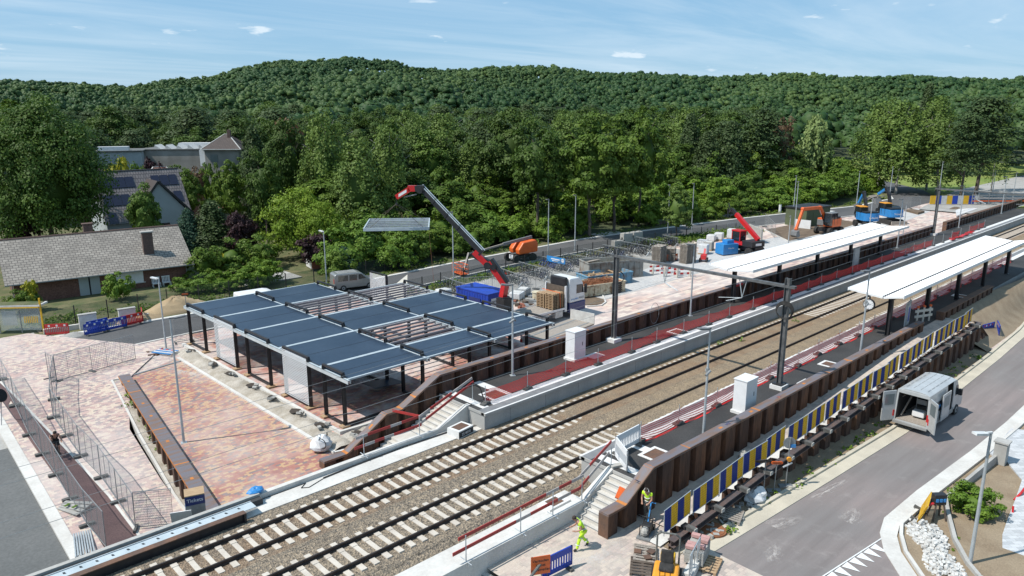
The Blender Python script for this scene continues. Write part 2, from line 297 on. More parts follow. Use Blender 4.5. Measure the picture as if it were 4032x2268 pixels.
def leafmat(name, a, b_, c, trans=0.25):
    m, nt, bs = newmat(name)
    at = nn(nt, 'ShaderNodeAttribute'); at.attribute_name = 'tint'
    oi = nn(nt, 'ShaderNodeObjectInfo')
    o = mixc(nt, at.outputs['Fac'], a, b_); r = mth(nt, 'MULTIPLY', oi.outputs['Random'], 0.55); o = mixc(nt, r, o, c)
    nt.links.new(o, bs.inputs['Base Color']); bs.inputs['Roughness'].default_value = 0.6; bs.inputs['Specular IOR Level'].default_value = 0.25
    tr = nn(nt, 'ShaderNodeBsdfTranslucent'); nt.links.new(o, tr.inputs[0]); mx = nn(nt, 'ShaderNodeMixShader'); mx.inputs[0].default_value = trans
    nt.links.new(bs.outputs[0], mx.inputs[1]); nt.links.new(tr.outputs[0], mx.inputs[2]); nt.links.new(mx.outputs[0], nt.nodes['Material Output'].inputs[0])
leafmat('leaf_dark', (0.040, 0.080, 0.010), (0.09, 0.15, 0.022), (0.06, 0.095, 0.02))
leafmat('leaf_mid', (0.07, 0.125, 0.012), (0.14, 0.205, 0.026), (0.07, 0.13, 0.022))
leafmat('leaf_bright', (0.095, 0.17, 0.014), (0.175, 0.26, 0.028), (0.10, 0.18, 0.03))
leafmat('leaf_birch', (0.09, 0.15, 0.03), (0.17, 0.24, 0.05), (0.10, 0.155, 0.035))
leafmat('leaf_pine', (0.042, 0.078, 0.026), (0.078, 0.12, 0.038), (0.06, 0.085, 0.03))
leafmat('leaf_willow', (0.18, 0.25, 0.08), (0.27, 0.34, 0.12), (0.2, 0.27, 0.1))
leafmat('leaf_purple', (0.028, 0.014, 0.017), (0.055, 0.024, 0.03), (0.04, 0.018, 0.02))
leafmat('leaf_yellow', (0.26, 0.27, 0.02), (0.36, 0.34, 0.03), (0.3, 0.3, 0.03))
leafmat('leaf_blue', (0.035, 0.08, 0.05), (0.06, 0.12, 0.075), (0.05, 0.1, 0.06))
leafmat('leaf_brown', (0.13, 0.075, 0.035), (0.17, 0.10, 0.06), (0.12, 0.08, 0.05))

def translucent(name, c):
    m, nt, b = newmat(name); b.inputs['Base Color'].default_value = c + (1,); b.inputs['Roughness'].default_value = .7; tr = nn(nt, 'ShaderNodeBsdfTranslucent'); tr.inputs[0].default_value = c + (1,); mx = nn(nt, 'ShaderNodeMixShader'); mx.inputs[0].default_value = .55
    nt.links.new(b.outputs[0], mx.inputs[1]); nt.links.new(tr.outputs[0], mx.inputs[2]); nt.links.new(mx.outputs[0], nt.nodes['Material Output'].inputs[0])
m_, nt_, b_ = newmat('hole_shade_disc'); b_.inputs['Base Color'].default_value = (.045, .035, .028, 1); b_.inputs['Roughness'].default_value = .95  # near-black colour standing in for the shade inside trench holes
translucent('yellow_net', (0.85, 0.62, 0.02)); translucent('panel_blue', (0.03, 0.07, 0.38))
m_, nt_, b_ = newmat('spill'); v_ = nn(nt_, 'ShaderNodeTexCoord').outputs['Object']; n_ = noise(nt_, v_, 2.4, det=9, rough=.75, lo=.47, hi=.62)
mp_ = nn(nt_, 'ShaderNodeMapping'); nt_.links.new(v_, mp_.inputs[0]); ln_ = nn(nt_, 'ShaderNodeVectorMath', operation='LENGTH'); nt_.links.new(v_, ln_.inputs[0])
nt_.links.new(mth(nt_, 'MULTIPLY', mth(nt_, 'MULTIPLY', n_, 0.75), mth(nt_, 'MAXIMUM', mth(nt_, 'SUBTRACT', 1.0, ln_.outputs['Value']), 0.0)), b_.inputs['Alpha']); b_.inputs['Base Color'].default_value = (.62, .58, .55, 1); b_.inputs['Roughness'].default_value = .9
# ---------------------------------------------------------------- mesh builder
class MB:
    def __init__(s): s.v = []; s.f = []; s.m = []; s.uv = {}
    def add(s, vs, fs, m=0):
        o = len(s.v); s.v += [tuple(p) for p in vs]; s.f += [tuple(i + o for i in f) for f in fs]; s.m += [m] * len(fs); return s
    def bx(s, x0, x1, y0, y1, z0, z1, m=0):
        return s.add([(x0, y0, z0), (x1, y0, z0), (x1, y1, z0), (x0, y1, z0), (x0, y0, z1), (x1, y0, z1), (x1, y1, z1), (x0, y1, z1)],
            [(0, 3, 2, 1), (4, 5, 6, 7), (0, 1, 5, 4), (1, 2, 6, 5), (2, 3, 7, 6), (3, 0, 4, 7)], m)
    def box(s, c, d, rz=0.0, m=0, ry=0.0, rx=0.0):
        R = Matrix.Rotation(rz, 3, 'Z') @ Matrix.Rotation(ry, 3, 'Y') @ Matrix.Rotation(rx, 3, 'X'); c = Vector(c)
        P = [c + R @ Vector((a * d[0] / 2, b * d[1] / 2, e * d[2] / 2)) for e in (-1, 1) for a, b in ((-1, -1), (1, -1), (1, 1), (-1, 1))]
        return s.add(P, [(0, 3, 2, 1), (4, 5, 6, 7), (0, 1, 5, 4), (1, 2, 6, 5), (2, 3, 7, 6), (3, 0, 4, 7)], m)
    def beam(s, a, b, wd, h, m=0):      # rectangular bar between two points
        a = Vector(a); b = Vector(b); d = (b - a); 
        if d.length < 1e-6: return s
        d.normalize(); up = Vector((0, 0, 1)) if abs(d.z) < 0.95 else Vector((1, 0, 0)); sx = d.cross(up).normalized(); sz = sx.cross(d)
        P = [q + sx * (i * wd / 2) + sz * (j * h / 2) for q in (a, b) for i, j in ((-1, -1), (1, -1), (1, 1), (-1, 1))]
        return s.add(P, [(0, 1, 2, 3), (7, 6, 5, 4), (0, 4, 5, 1), (1, 5, 6, 2), (2, 6, 7, 3), (3, 7, 4, 0)], m)
    def tube(s, a, b, r, n=8, m=0, r2=None, cap=True):
        a = Vector(a); b = Vector(b); d = (b - a).normalized(); up = Vector((0, 0, 1)) if abs(d.z) < 0.95 else Vector((1, 0, 0))
        sx = d.cross(up).normalized(); sy = sx.cross(d); r2 = r if r2 is None else r2
        P = [a + (sx * cos(2 * pi * i / n) + sy * sin(2 * pi * i / n)) * r for i in range(n)] + [b + (sx * cos(2 * pi * i / n) + sy * sin(2 * pi * i / n)) * r2 for i in range(n)]
        F = [(i, (i + 1) % n, n + (i + 1) % n, n + i) for i in range(n)]
        if cap: F += [tuple(range(n))[::-1], tuple(range(n, 2 * n))]
        return s.add(P, F, m)
    def path(s, pts, r, n=6, m=0):
        for a, b in zip(pts[:-1], pts[1:]): s.tube(a, b, r, n, m)
        return s
    def quad(s, a, b, c, d, m=0): return s.add([a, b, c, d], [(0, 1, 2, 3)], m)
    def prism(s, pts, z0, z1, m=0, mt=None):        # polygon in XY, CCW
        n = len(pts); P = [(p[0], p[1], z0) for p in pts] + [(p[0], p[1], z1) for p in pts]
        s.add(P, [tuple(range(n))[::-1]] + [(i, (i + 1) % n, n + (i + 1) % n, n + i) for i in range(n)], m)
        return s.add(P[n:], [tuple(range(n))], m if mt is None else mt)
    def side(s, pts, y0, y1, m=0):                  # polygon in XZ extruded in Y
        n = len(pts); P = [(p[0], y0, p[1]) for p in pts] + [(p[0], y1, p[1]) for p in pts]
        return s.add(P, [tuple(range(n)), tuple(range(n, 2 * n))[::-1]] + [(i, n + i, n + (i + 1) % n, (i + 1) % n) for i in range(n)], m)
    def disc(s, c, r, ax, th, n=20, m=0):
        c = Vector(c); ax = Vector(ax).normalized(); return s.tube(c - ax * th / 2, c + ax * th / 2, r, n, m)
    def sph(s, c, r, m=0, n=8, k=6):
        if not hasattr(r, '__len__'): r = (r, r, r)
        P = [(c[0], c[1], c[2] + r[2])]; F = []
        for j in range(1, k):
            t = pi * j / k
            for i in range(n): P.append((c[0] + r[0] * sin(t) * cos(2 * pi * i / n), c[1] + r[1] * sin(t) * sin(2 * pi * i / n), c[2] + r[2] * cos(t)))
        P.append((c[0], c[1], c[2] - r[2])); e = len(P) - 1
        for i in range(n):
            F.append((0, 1 + i, 1 + (i + 1) % n))
            for j in range(k - 2): a = 1 + j * n; F.append((a + i, a + n + i, a + n + (i + 1) % n, a + (i + 1) % n))
            F.append((e, 1 + (k - 2) * n + (i + 1) % n, 1 + (k - 2) * n + i))
        return s.add(P, F, m)
    def ring(s, c, R, r, ax=(0, 1, 0), n=16, m=0, k=5, mx=None):
        ax = Vector(ax).normalized(); up = Vector((0, 0, 1)) if abs(ax.z) < 0.9 else Vector((1, 0, 0)); u = ax.cross(up).normalized(); v_ = ax.cross(u)
        P = []; F = []; c = Vector(c)
        for i in range(n):
            t = 2 * pi * i / n; d = u * cos(t) + v_ * sin(t)
            for j in range(k): q = 2 * pi * j / k; P.append(c + d * (R + r * cos(q)) + ax * (r * sin(q)))
        for i in range(n):
            for j in range(k): F.append((i * k + j, ((i + 1) % n) * k + j, ((i + 1) % n) * k + (j + 1) % k, i * k + (j + 1) % k))
        return s.add(P, F, m)
    def mesh(s, name, mats, smooth=False):
        me = bpy.data.meshes.new(name); me.from_pydata(s.v, [], s.f)
        for k in ([mats] if isinstance(mats, str) else mats): me.materials.append(M[k])
        if len(me.materials) > 1: me.polygons.foreach_set('material_index', s.m)
        if smooth: me.polygons.foreach_set('use_smooth', [True] * len(me.polygons))
        me.update(); return me
    def obj(s, name, mats, parent=None, loc=None, smooth=False, bevel=0.0):
        o = bpy.data.objects.new(name, s.mesh(name, mats, smooth)); col.objects.link(o)
        if parent: o.parent = parent
        if loc is not None: o.location = loc
        if bevel:
            b = o.modifiers.new('bevel', 'BEVEL'); b.width = bevel; b.segments = 2; b.limit_method = 'ANGLE'
        return o
def planar_uv(o, fn):
    me = o.data; uv = me.uv_layers.new(name='UVMap')
    for l in me.loops: uv.data[l.index].uv = fn(me.vertices[l.vertex_index].co)
def tag(o, label=None, cat=None, group=None, kind=None):
    if label: o['label'] = label
    if cat: o['category'] = cat
    if group: o['group'] = group
    if kind: o['kind'] = kind
    return o
def thing(name, label, cat, loc=(0, 0, 0), rz=0.0, group=None, sc=None):
    o = bpy.data.objects.new(name, None); col.objects.link(o); o.location = loc; o.rotation_euler = (0, 0, rz); o.empty_display_size = 0.3
    if sc: o.scale = (sc, sc, sc) if not hasattr(sc, '__len__') else sc
    return tag(o, label, cat, group)
KIDS = {}
def dup(root, loc=None, rz=None, label=None, group=None, sc=None, name=None):
    def cp(o, par):
        c = o.copy(); col.objects.link(c)
        if par: c.parent = par
        for ch in o.children: cp(ch, c)
        return c
    r = cp(root, None)
    if loc is not None: r.location = loc
    if rz is not None: r.rotation_euler = (0, 0, rz)
    if label: r['label'] = label
    if group: r['group'] = group
    if sc is not None: r.scale = (sc, sc, sc) if not hasattr(sc, '__len__') else sc
    return r
def struct(name, mb, mats, smooth=False):
    return tag(mb.obj(name, mats, smooth=smooth), kind='structure')
ORD = ['first', 'second', 'third', 'fourth', 'fifth', 'sixth', 'seventh', 'eighth', 'ninth', 'tenth', 'eleventh', 'twelfth', 'thirteenth', 'fourteenth', 'fifteenth', 'sixteenth', 'seventeenth', 'eighteenth', 'nineteenth', 'twentieth', 'twenty-first', 'twenty-second', 'twenty-third', 'twenty-fourth', 'twenty-fifth', 'twenty-sixth', 'twenty-seventh', 'twenty-eighth', 'twenty-ninth', 'thirtieth']
def text_obj(txt, size, m, parent, loc, rot, name='lettering', ext=0.004):
    cu_ = bpy.data.curves.new(name, 'FONT'); cu_.body = txt; cu_.size = size; cu_.extrude = ext; cu_.align_x = 'CENTER'; cu_.align_y = 'CENTER'
    o = bpy.data.objects.new('tmp', cu_); col.objects.link(o); dg = bpy.context.evaluated_depsgraph_get(); dg.update()
    me = bpy.data.meshes.new_from_object(o.evaluated_get(dg)); bpy.data.objects.remove(o); me.materials.clear(); me.materials.append(M[m])
    q = bpy.data.objects.new(name, me); col.objects.link(q)
    if parent: q.parent = parent
    q.location = loc; q.rotation_euler = rot; return q
# ================================================================ SETTING
SKY = [(-600, 330), (0, 325), (340, 336), (515, 340), (670, 315), (850, 303), (1020, 256), (1190, 241), (1410, 226), (1560, 238), (1640, 264), (1880, 268), (2190, 262), (2350, 280), (2500, 287), (2790, 300), (3110, 297), (3290, 306), (4032, 312), (4700, 318)]
def skyrow(px):
    for (a, ya), (b, yb) in zip(SKY[:-1], SKY[1:]):
        if px <= b: t = max(0, (px - a) / (b - a)); return ya + (yb - ya) * t
    return SKY[-1][1]
def hill(x, y):
    R = math.hypot(x, y)
    if R < 240: return 0.0
    azr = atan2(y, x) - YAW; azr = max(-0.75, min(0.75, azr))
    px = 2016 - FPX / cos(PITCH) * math.tan(azr)
    row = skyrow(px); v = ray(px, row); el = v.z / math.hypot(v.x, v.y)
    Hp = CAMH + 860 * el - 13
    t = min(1.0, (R - 240) / 640); s = t * (0.7 + 0.3 * t)
    und = 3.0 * sin(x * 0.013 + 1.0) * cos(y * 0.011) + 2.2 * sin(azr * 26 + R * 0.01)
    return s * Hp + und * t * (1.0 - t) * 2.6 - (max(0, R - 960) * 0.03)
def terrain(x, y):
    b = zN(x) if x < 145 else 0.9
    if y < 30: b = -2.0 + max(0.0, min(1.0, (x - 80) / 60)) * 2.4
    return b - 0.12 + hill(x, y)
def gridsheet(name, xs, ys, zf, m):
    mb = MB(); nx, ny = len(xs), len(ys)
    for y in ys:
        for x in xs: mb.v.append((x, y, zf(x, y)))
    for j in range(ny - 1):
        for i in range(nx - 1): mb.f.append((j * nx + i, j * nx + i + 1, (j + 1) * nx + i + 1, (j + 1) * nx + i)); mb.m.append(0)
    return struct(name, mb, m, smooth=True)
# one ground sheet to the horizon (polar rings round the site, hills behind)
mb = MB(); NA = 220; rings = [0, 30, 60] + [60 + 12 * i for i in range(1, 90)] + [1300, 1700, 2400, 3600]
for k, R in enumerate(rings):
    for i in range(NA):
        a = 2 * pi * i / NA; x = R * cos(a); y = R * sin(a)
        z = terrain(x, y) if R < 1200 else terrain(1128 * cos(a), 1128 * sin(a)) - (R - 1128) * 0.03
        if y < 72 and R < 190 and not (y < 60 and x > 150): z = -4.2
        elif R < 100 and y < 84: z = -4.2
        mb.v.append((x, y, z))
for k in range(len(rings) - 1):
    for i in range(NA):
        j = (i + 1) % NA; mb.f.append((k * NA + i, (k + 1) * NA + i, (k + 1) * NA + j, k * NA + j)); mb.m.append(0)
struct('ground', mb, 'forest_floor', smooth=True)
gridsheet('garden_ground', [-60 + 4 * i for i in range(56)], [70.5 + 4 * i for i in range(30)], lambda x, y: zN(x) - 0.05 + 0.06 * sin(x * 1.3) * cos(y * 0.9) + hill(x, y), 'verge')
def clean(pts): return pts
def strip(name, A, B, zf, m, dz=0.0, step=3.0):
    "sheet between polyline A (one side) and B (other side), same number of points"
    mb = MB(); a = []; b = []
    for i in range(len(A) - 1):
        n = max(1, int(math.hypot(A[i + 1][0] - A[i][0], A[i + 1][1] - A[i][1]) / step))
        for k in range(n):
            t = k / n; a.append((A[i][0] + (A[i + 1][0] - A[i][0]) * t, A[i][1] + (A[i + 1][1] - A[i][1]) * t)); b.append((B[i][0] + (B[i + 1][0] - B[i][0]) * t, B[i][1] + (B[i + 1][1] - B[i][1]) * t))
    a.append(A[-1]); b.append(B[-1])
    for p, q in zip(a, b): mb.v += [(p[0], p[1], zf(*p) + dz), (q[0], q[1], zf(*q) + dz)]
    for i in range(len(a) - 1): mb.f.append((2 * i, 2 * i + 1, 2 * i + 3, 2 * i + 2)); mb.m.append(0)
    me_o = struct(name, mb, m)
    bmn = bmesh.new(); bmn.from_mesh(me_o.data); bmesh.ops.recalc_face_normals(bmn, faces=bmn.faces)
    if sum(f.normal.z for f in bmn.faces) < 0: bmesh.ops.reverse_faces(bmn, faces=bmn.faces)
    bmn.to_mesh(me_o.data); bmn.free(); return me_o
def kerb(name, P, wd, h, zf, m, dz=0.0, kind=True, mb=None):
    "raised kerb along polyline P"
    own = mb is None; mb = mb or MB()
    pts = []
    for i in range(len(P) - 1):
        n = max(1, int(math.hypot(P[i + 1][0] - P[i][0], P[i + 1][1] - P[i][1]) / 4))
        for k in range(n): t = k / n; pts.append((P[i][0] + (P[i + 1][0] - P[i][0]) * t, P[i][1] + (P[i + 1][1] - P[i][1]) * t))
    pts.append(P[-1]); o = len(mb.v); n = len(pts)
    for i, p in enumerate(pts):
        a = pts[max(0, i - 1)]; b = pts[min(n - 1, i + 1)]; d = Vector((b[0] - a[0], b[1] - a[1])).normalized(); nx, ny = -d.y * wd / 2, d.x * wd / 2; z = zf(*p) + dz
        mb.v += [(p[0] - nx, p[1] - ny, z - 0.3), (p[0] - nx, p[1] - ny, z + h), (p[0] + nx, p[1] + ny, z + h), (p[0] + nx, p[1] + ny, z - 0.3)]
    for i in range(n - 1):
        for j in range(3): q = o + i * 4 + j; mb.f.append((q, q + 1, q + 5, q + 4)[::-1]); mb.m.append(0)
    for q in (o, o + (n - 1) * 4): mb.f.append((q, q + 1, q + 2, q + 3)); mb.m.append(0)
    if own:
        o_ = mb.obj(name, m)
        if kind: tag(o_, kind='structure')
        return o_
fN = lambda x, y: zN(x)
fW = lambda x, y: zW(y)
fS = lambda x, y: zS(x)
# ---- north side: asphalt road behind the plaza
farE = [(12.1, 71.5), (24, 70.9), (48, 71.6), (60, 71.3), (80, 69.9), (86, 68.7), (110, 62.6), (121, 59.0), (136, 54.0), (150, 53.2), (165, 60), (182, 74)]
nearE = [(12.0, 64.1), (22, 64.6), (50, 65.2), (62, 65.2), (80, 63.4), (86, 62.2), (108, 56.0), (119, 52.3), (134, 46.6), (155, 46.2), (172, 55), (189, 70)]
strip('asphalt_road', nearE, farE, fN, 'asphalt_new', 0.02)
kerb('road_kerb', farE, 0.5, 0.10, fN, 'concrete_pale', 0.0)
kerb('road_kerb', nearE[:9], 0.22, 0.08, fN, 'concrete_pale', 0.0)
strip('plaza_paving', [(80, 34.5), (110, 34.5), (136, 34.5), (160, 34.5)], [(80, 63.3), (108, 55.9), (134, 46.5), (160, 46.5)], fN, 'paver_far', 0.004)
strip('wood_edge', [(p[0], p[1] + 0.1) for p in farE[2:12]], [(48, 78), (60, 78), (80, 78), (86, 78), (110, 78), (121, 78), (136, 78), (150, 78), (165, 80), (182, 84)], fN, 'forest_floor', -0.02)
strip('road_verge', [(p[0], p[1] + 0.2) for p in farE[:-1]], [(p[0] + (1.5 if i > 8 else 0), p[1] + 2.2) for i, p in enumerate(farE[:-1])], fN, 'verge', 0.005)
strip('plaza_paving', [(19.9, 34.4), (47, 34.4)], [(19.9, 64.2), (47, 64.9)], fN, 'paver_kiosk', 0.012)
strip('plaza_paving', [(47, 34.4), (137, 34.4), (142, 36)], [(47, 56), (137, 45.5), (142, 44)], fN, 'paver_far', 0.012)
strip('rack_apron', [(42.5, 52.2), (83, 51.0)], [(42.5, 60.6), (83, 59.6)], fN, 'gravel', 0.022)
strip('grey_paving', [(57, 46.5), (75, 46.0), (103, 43.0), (126, 42.0), (138, 42.5)], [(57, 49.5), (75, 52.5), (98, 50.5), (126, 46.2), (140, 45.5)], fN, 'paver_grey', 0.026)
strip('rack_apron', [(42.5, 60.5), (83, 59.5)], [(42.5, 62.6), (83, 60.8)], fN, 'gravel', 0.024)
strip('weed_strip', [(42, 62.5), (83, 60.7), (97, 57.4), (103, 54)], [(42, 64.8), (78, 63.3), (97, 58.8), (104, 56.6)], fN, 'verge', 0.018)
strip('blue_marking_strip', [(46.5, 34.45), (90, 34.45)], [(46.5, 35.5), (90, 36.4)], fN, 'blue_chalk', 0.03)
# planting bed by the truck, planting bed at the cabin, small bed
pb = [tuple(NG(*q)[:2]) for q in ((2213, 1148), (2304, 1150), (2374, 1192), (2384, 1200), (2312, 1208), (2238, 1190))]
mb = MB(); mb.prism([NG(2300, 1152)[:2], NG(2372, 1152)[:2], NG(2385, 1192)[:2], NG(2345, 1203)[:2], NG(2300, 1203)[:2]][::-1], -1.6, zN(56) + 0.05); struct('planting_bed', mb, 'soil')
kerb('bed_kerb', [NG(2302, 1150)[:2], NG(2366, 1150)[:2], NG(2385, 1192)[:2], NG(2368, 1205)[:2], NG(2310, 1210)[:2]], 0.15, 0.12, fN, 'concrete_pale')
mb = MB(); mb.prism([NG(2100, 1140)[:2], NG(2180, 1125)[:2], NG(2180, 1175)[:2], NG(2120, 1190)[:2]][::-1], -1.6, -1.42); struct('planting_bed', mb, 'soil')
strip('soil_bed', [(97.5, 47.4), (112, 46.4), (119, 46.5)], [(103.5, 54.3), (112, 53.4), (120, 51.5)], fN, 'soil', 0.05)
kerb('bed_kerb', [(103.5, 54.4), (97.4, 47.4), (101, 46.9)], 0.2, 0.12, fN, 'concrete_pale')
mb = MB(); mb.prism([NG(3560, 832)[:2], NG(3590, 829)[:2], NG(3640, 838)[:2], NG(3614, 846)[:2]][::-1], 0, 1.0); struct('planting_bed', mb, 'soil')
strip('gravel_track', [(138, 34.6), (175, 34.6), (260, 36)], [(138, 44.5), (176, 50), (262, 50)], lambda x, y: 0.9, 'gravel', 0.02)
# white tarpaulin-like slab behind the wall
mb = MB(); a = [NG(3765, 858)[:2], NG(3850, 822)[:2], NG(3835, 820)[:2], NG(3775, 826)[:2], NG(3762, 832)[:2]]
tag(MB().prism(a, 0.8, 0.98).obj('white_slab', 'white_paint'), 'white sheeted slab lying on the paving behind the far sheet pile wall', 'slab')
# ---- west street running under the railway bridge
ys = [33.2, 40, 48, 56, 64, 74, 90, 120]
def vs_(x): return [(x, y) for y in ys]
strip('street_asphalt', vs_(-14), vs_(6.05), fW, 'asphalt_street', 0.0)
strip('street_gutter', [(5.4, y) for y in (50, 56, 64, 74)], [(6.06, y) for y in (50, 56, 64, 74)], fW, 'concrete', 0.006)
kerb('street_kerb', vs_(6.33)[:7], 0.55, 0.14, fW, 'concrete_pale')
strip('footway_paving', vs_(6.5), vs_(7.5), fW, 'paver_pink', 0.11)
strip('cycle_path', [(7.55, 33.2), (7.5, 40), (7.25, 48), (7.1, 56), (6.9, 64), (6.7, 74), (6.5, 90)], [(9.05, 33.2), (8.95, 41), (8.5, 48), (8.05, 54), (7.6, 62), (7.2, 74), (7.0, 90)], fW, 'path_purple', 0.118)
strip('footway_paving', [(9.0, 33.2), (8.9, 41), (8.5, 48), (8.05, 54), (7.6, 62), (7.2, 74)], [(11.35, 33.2), (11.65, 41), (12.2, 48), (14.6, 56), (19.0, 62), (11.8, 74)], fW, 'paver_pink', 0.112)
strip('footway_paving', [(14.4, 56), (19, 56), (22, 56)], [(11.9, 64.1), (19, 64.4), (22, 64.5)], fN, 'paver_pink', 0.018)
kerb('path_kerb', [(9.1, 33.2), (9.0, 41), (8.57, 48), (8.12, 54), (7.67, 62), (7.3, 70)], 0.14, 0.13, fW, 'concrete_pale')
kerb('plaza_kerb', [(11.4, 33.3), (11.65, 39), (12.45, 47), (13.6, 56.4), (14.3, 56.3)], 0.14, 0.16, fW, 'concrete_pale')
strip('planting_strip', [(11.5, 33.3), (11.75, 39), (12.55, 47), (13.7, 56.3)], [(12.3, 33.3), (12.9, 42), (13.4, 48), (14.4, 56.2)], fW, 'trench_sand', 0.1)
# crossing in front of the give-way line
strip('crossing_paving', [(11.4, 74), (11.9, 71.6), (11.8, 64.0)], [(12.25, 74.2), (12.2, 71.5), (12.05, 64.1)], fN, 'concrete', 0.03)
mb = MB()
for i in range(4):
    y = 65.2 + i * 1.55; mb.add([(12.5, y, -1.47), (12.5, y + 0.85, -1.47), (14.4, y + 0.42, -1.47)], [(0, 2, 1)])
struct('give_way_marking', mb, 'line_white')
# ---- red plaza between kerb and trench
strip('red_plaza', [(11.45, 31.6), (12.95, 45), (14.3, 56.2)], [(19.4, 31.6), (19.35, 45), (18.9, 58.5)], fN, 'paver_red', 0.02)
strip('plaza_paving', [(19.3, 31.6), (28, 31.6)], [(19.3, 35.0), (28, 34.6)], lambda x, y: -1.52, 'trench_sand', 0.0)
# trench with dug-out sand
random.seed(3)
def tz(x, y):
    u = (x - 19.2) / 1.7; return -1.5 + 0.30 * sin(pi * max(0, min(1, u))) * (0.35 + 0.65 * abs(sin(y * 0.98 + 0.6))) - 0.2 * max(0, sin(y * 1.04 + 1.2)) ** 6 * sin(pi * max(0, min(1, u * 1.2))) + random.uniform(-0.03, 0.03)
gridsheet('trench_sand', [19.2 + 0.17 * i for i in range(11)], [35.4 + 0.25 * i for i in range(102)], tz, 'trench_sand')
rh = random.Random(6)
for k, (hx, hy) in enumerate(((20.1, 58.9), (20.2, 54.6), (20.25, 51.6), (20.3, 48.2), (20.3, 45.0), (20.35, 41.8), (20.4, 38.9), (21.4, 36.2))):
    m = MB(); m.v = [(hx + rh.uniform(.2, .42) * cos(a), hy + rh.uniform(.3, .6) * sin(a), -1.20) for a in [i * pi / 6 for i in range(12)]]; m.f = [tuple(range(12))]; m.m = [0]; struct('hole_shade_disc', m, 'hole_shade_disc'); m = MB(); [m.box((hx + rh.uniform(-.4, .4), hy - .4 + rh.uniform(-.3, .3), -1.2 + rh.uniform(0, .1)), (.3, .2, .14), rz=rh.uniform(0, 3), rx=rh.uniform(-.4, .4)) for _ in range(2)]; tag(m.obj('loose_rubble', 'block_grey'), kind='stuff')  # flat discs, nothing is dug: the holes' shade is only their dark colour
gridsheet('trench_sand', [20.6 + 0.25 * i for i in range(18)], [34.3 + 0.25 * i for i in range(12)], lambda x, y: -1.42 + random.uniform(-0.05, 0.06), 'trench_sand')
kerb('trench_kerb', [(18.95, 58.4), (19.35, 35.25), (22.2, 34.6)], 0.22, 0.12, fN, 'concrete_pale')
kerb('trench_kerb', [(20.45, 61.5), (20.95, 37.3), (25.6, 37.0)], 0.26, 0.22, fN, 'concrete_pale')
mb = MB(); mb.box((16.3, 57.0, -1.46), (5.5, 0.18, 0.07), rz=0.22); struct('drain_channel', mb, 'galv_dull')
# manhole pits and square drain grate on the red plaza
tag(MB().bx(-.38, .38, -.38, .38, 0, .02).obj('drain_cover', 'dark_rubber_base', loc=(17.2, 33.6, -1.475)), 'square dark drain cover set in the red block plaza', 'drain cover')
# ---- railway: ballast, concrete strips
mb = MB(); prof = [(20.9, -0.9), (21.9, -0.42), (22.5, -0.24), (23.3, -0.215), (25.1, -0.215), (26.05, -0.175), (27.0, -0.215), (28.8, -0.215), (29.5, -0.24), (30.1, -0.34), (30.7, -0.9)]
prof2 = [(21.9, -0.9), (22.2, -0.3), (22.5, -0.24), (23.3, -0.20), (23.6, -0.162), (26.05, -0.13), (27.0, -0.162), (28.8, -0.162), (29.4, -0.2), (29.9, -0.25), (30.2, -0.9)]
xs = [-20 + 2 * i for i in range(23)] + [26, 28, 30, 32, 35, 40, 60, 100, 150, 220, 300]
for x in xs:
    t = max(0, min(1, (x - 28) / 4)); 
    for a, b in zip(prof, prof2): mb.v.append((x, a[0] + (b[0] - a[0]) * t, a[1] + (b[1] - a[1]) * t))
for i in range(len(xs) - 1):
    for j in range(len(prof) - 1): q = i * len(prof) + j; mb.f.append((q, q + len(prof), q + len(prof) + 1, q + 1)); mb.m.append(0)
struct('ballast_bed', mb, 'ballast')
mb = MB(); mb.bx(9.2, 25.9, 30.0, 31.2, -0.9, -0.28); struct('concrete_strip', mb, 'concrete_pale')
mb = MB(); mb.bx(2, 24.2, 20.75, 21.95, -0.9, -0.30); struct('concrete_strip', mb, 'concrete_pale')
mb = MB(); mb.bx(10.5, 23.7, 31.2, 31.48, -1.6, -0.05); mb.side([(23.7, -1.6), (26.1, -1.6), (26.1, 0.80), (25.8, 0.80), (23.7, -0.05)], 31.2, 31.48)
tag(mb.obj('kerb_wall', 'concrete_pale'), 'long white concrete kerb wall between the ballast and the red plaza, rising beside the north stairs', 'kerb wall')
mb = MB(); mb.bx(2, 23.6, 20.38, 20.74, -3.3, -0.08); mb.side([(23.6, -1.6), (26.2, -1.6), (26.2, 0.80), (25.9, 0.80), (23.9, -0.08), (23.6, -0.08)], 20.38, 20.74)
tag(mb.obj('retaining_wall', 'concrete_pale'), 'low concrete retaining wall between the tracks and the lower works area, rising beside the south stairs', 'retaining wall')
# ---- south side: works area, ramp, road
S0 = [(17.9, 12.0), (24.0, 14.9)]
gridsheet('works_ground', [17.8 + 0.8 * i for i in range(11)], [12.0 + 1.07 * i for i in range(9)], lambda x, y: -0.8 - 0.15 * max(0, min(1, (17 - y) / 3)), 'paver_dusty')
strip('ramp_paving', [(25.6, 16.3), (58.5, 16.3), (67, 16.3)], [(25.6, 18.9), (58.5, 18.9), (67, 18.9)], lambda x, y: ramp(x), 'paver_dusty', 0.0)
strip('ramp_concrete_edge', [(24.2, 16.35), (58.5, 16.35), (62, 16.35)], [(24.2, 16.95), (58.5, 16.95), (62, 16.95)], lambda x, y: ramp(x), 'concrete_pale', 0.035)
lk = [(24.4, 15.15), (30, 14.85), (36, 14.6), (46, 14.25), (56, 14.3), (66, 14.35), (76, 14.6), (90, 15.6), (120, 20)]
rkk = [(30.2, 8.3), (31.7, 9.5), (33.0, 10.15), (34.4, 10.5), (38.5, 10.45), (46, 10.1), (52, 9.85), (60, 9.75), (76, 10.0), (90, 11), (120, 15)]
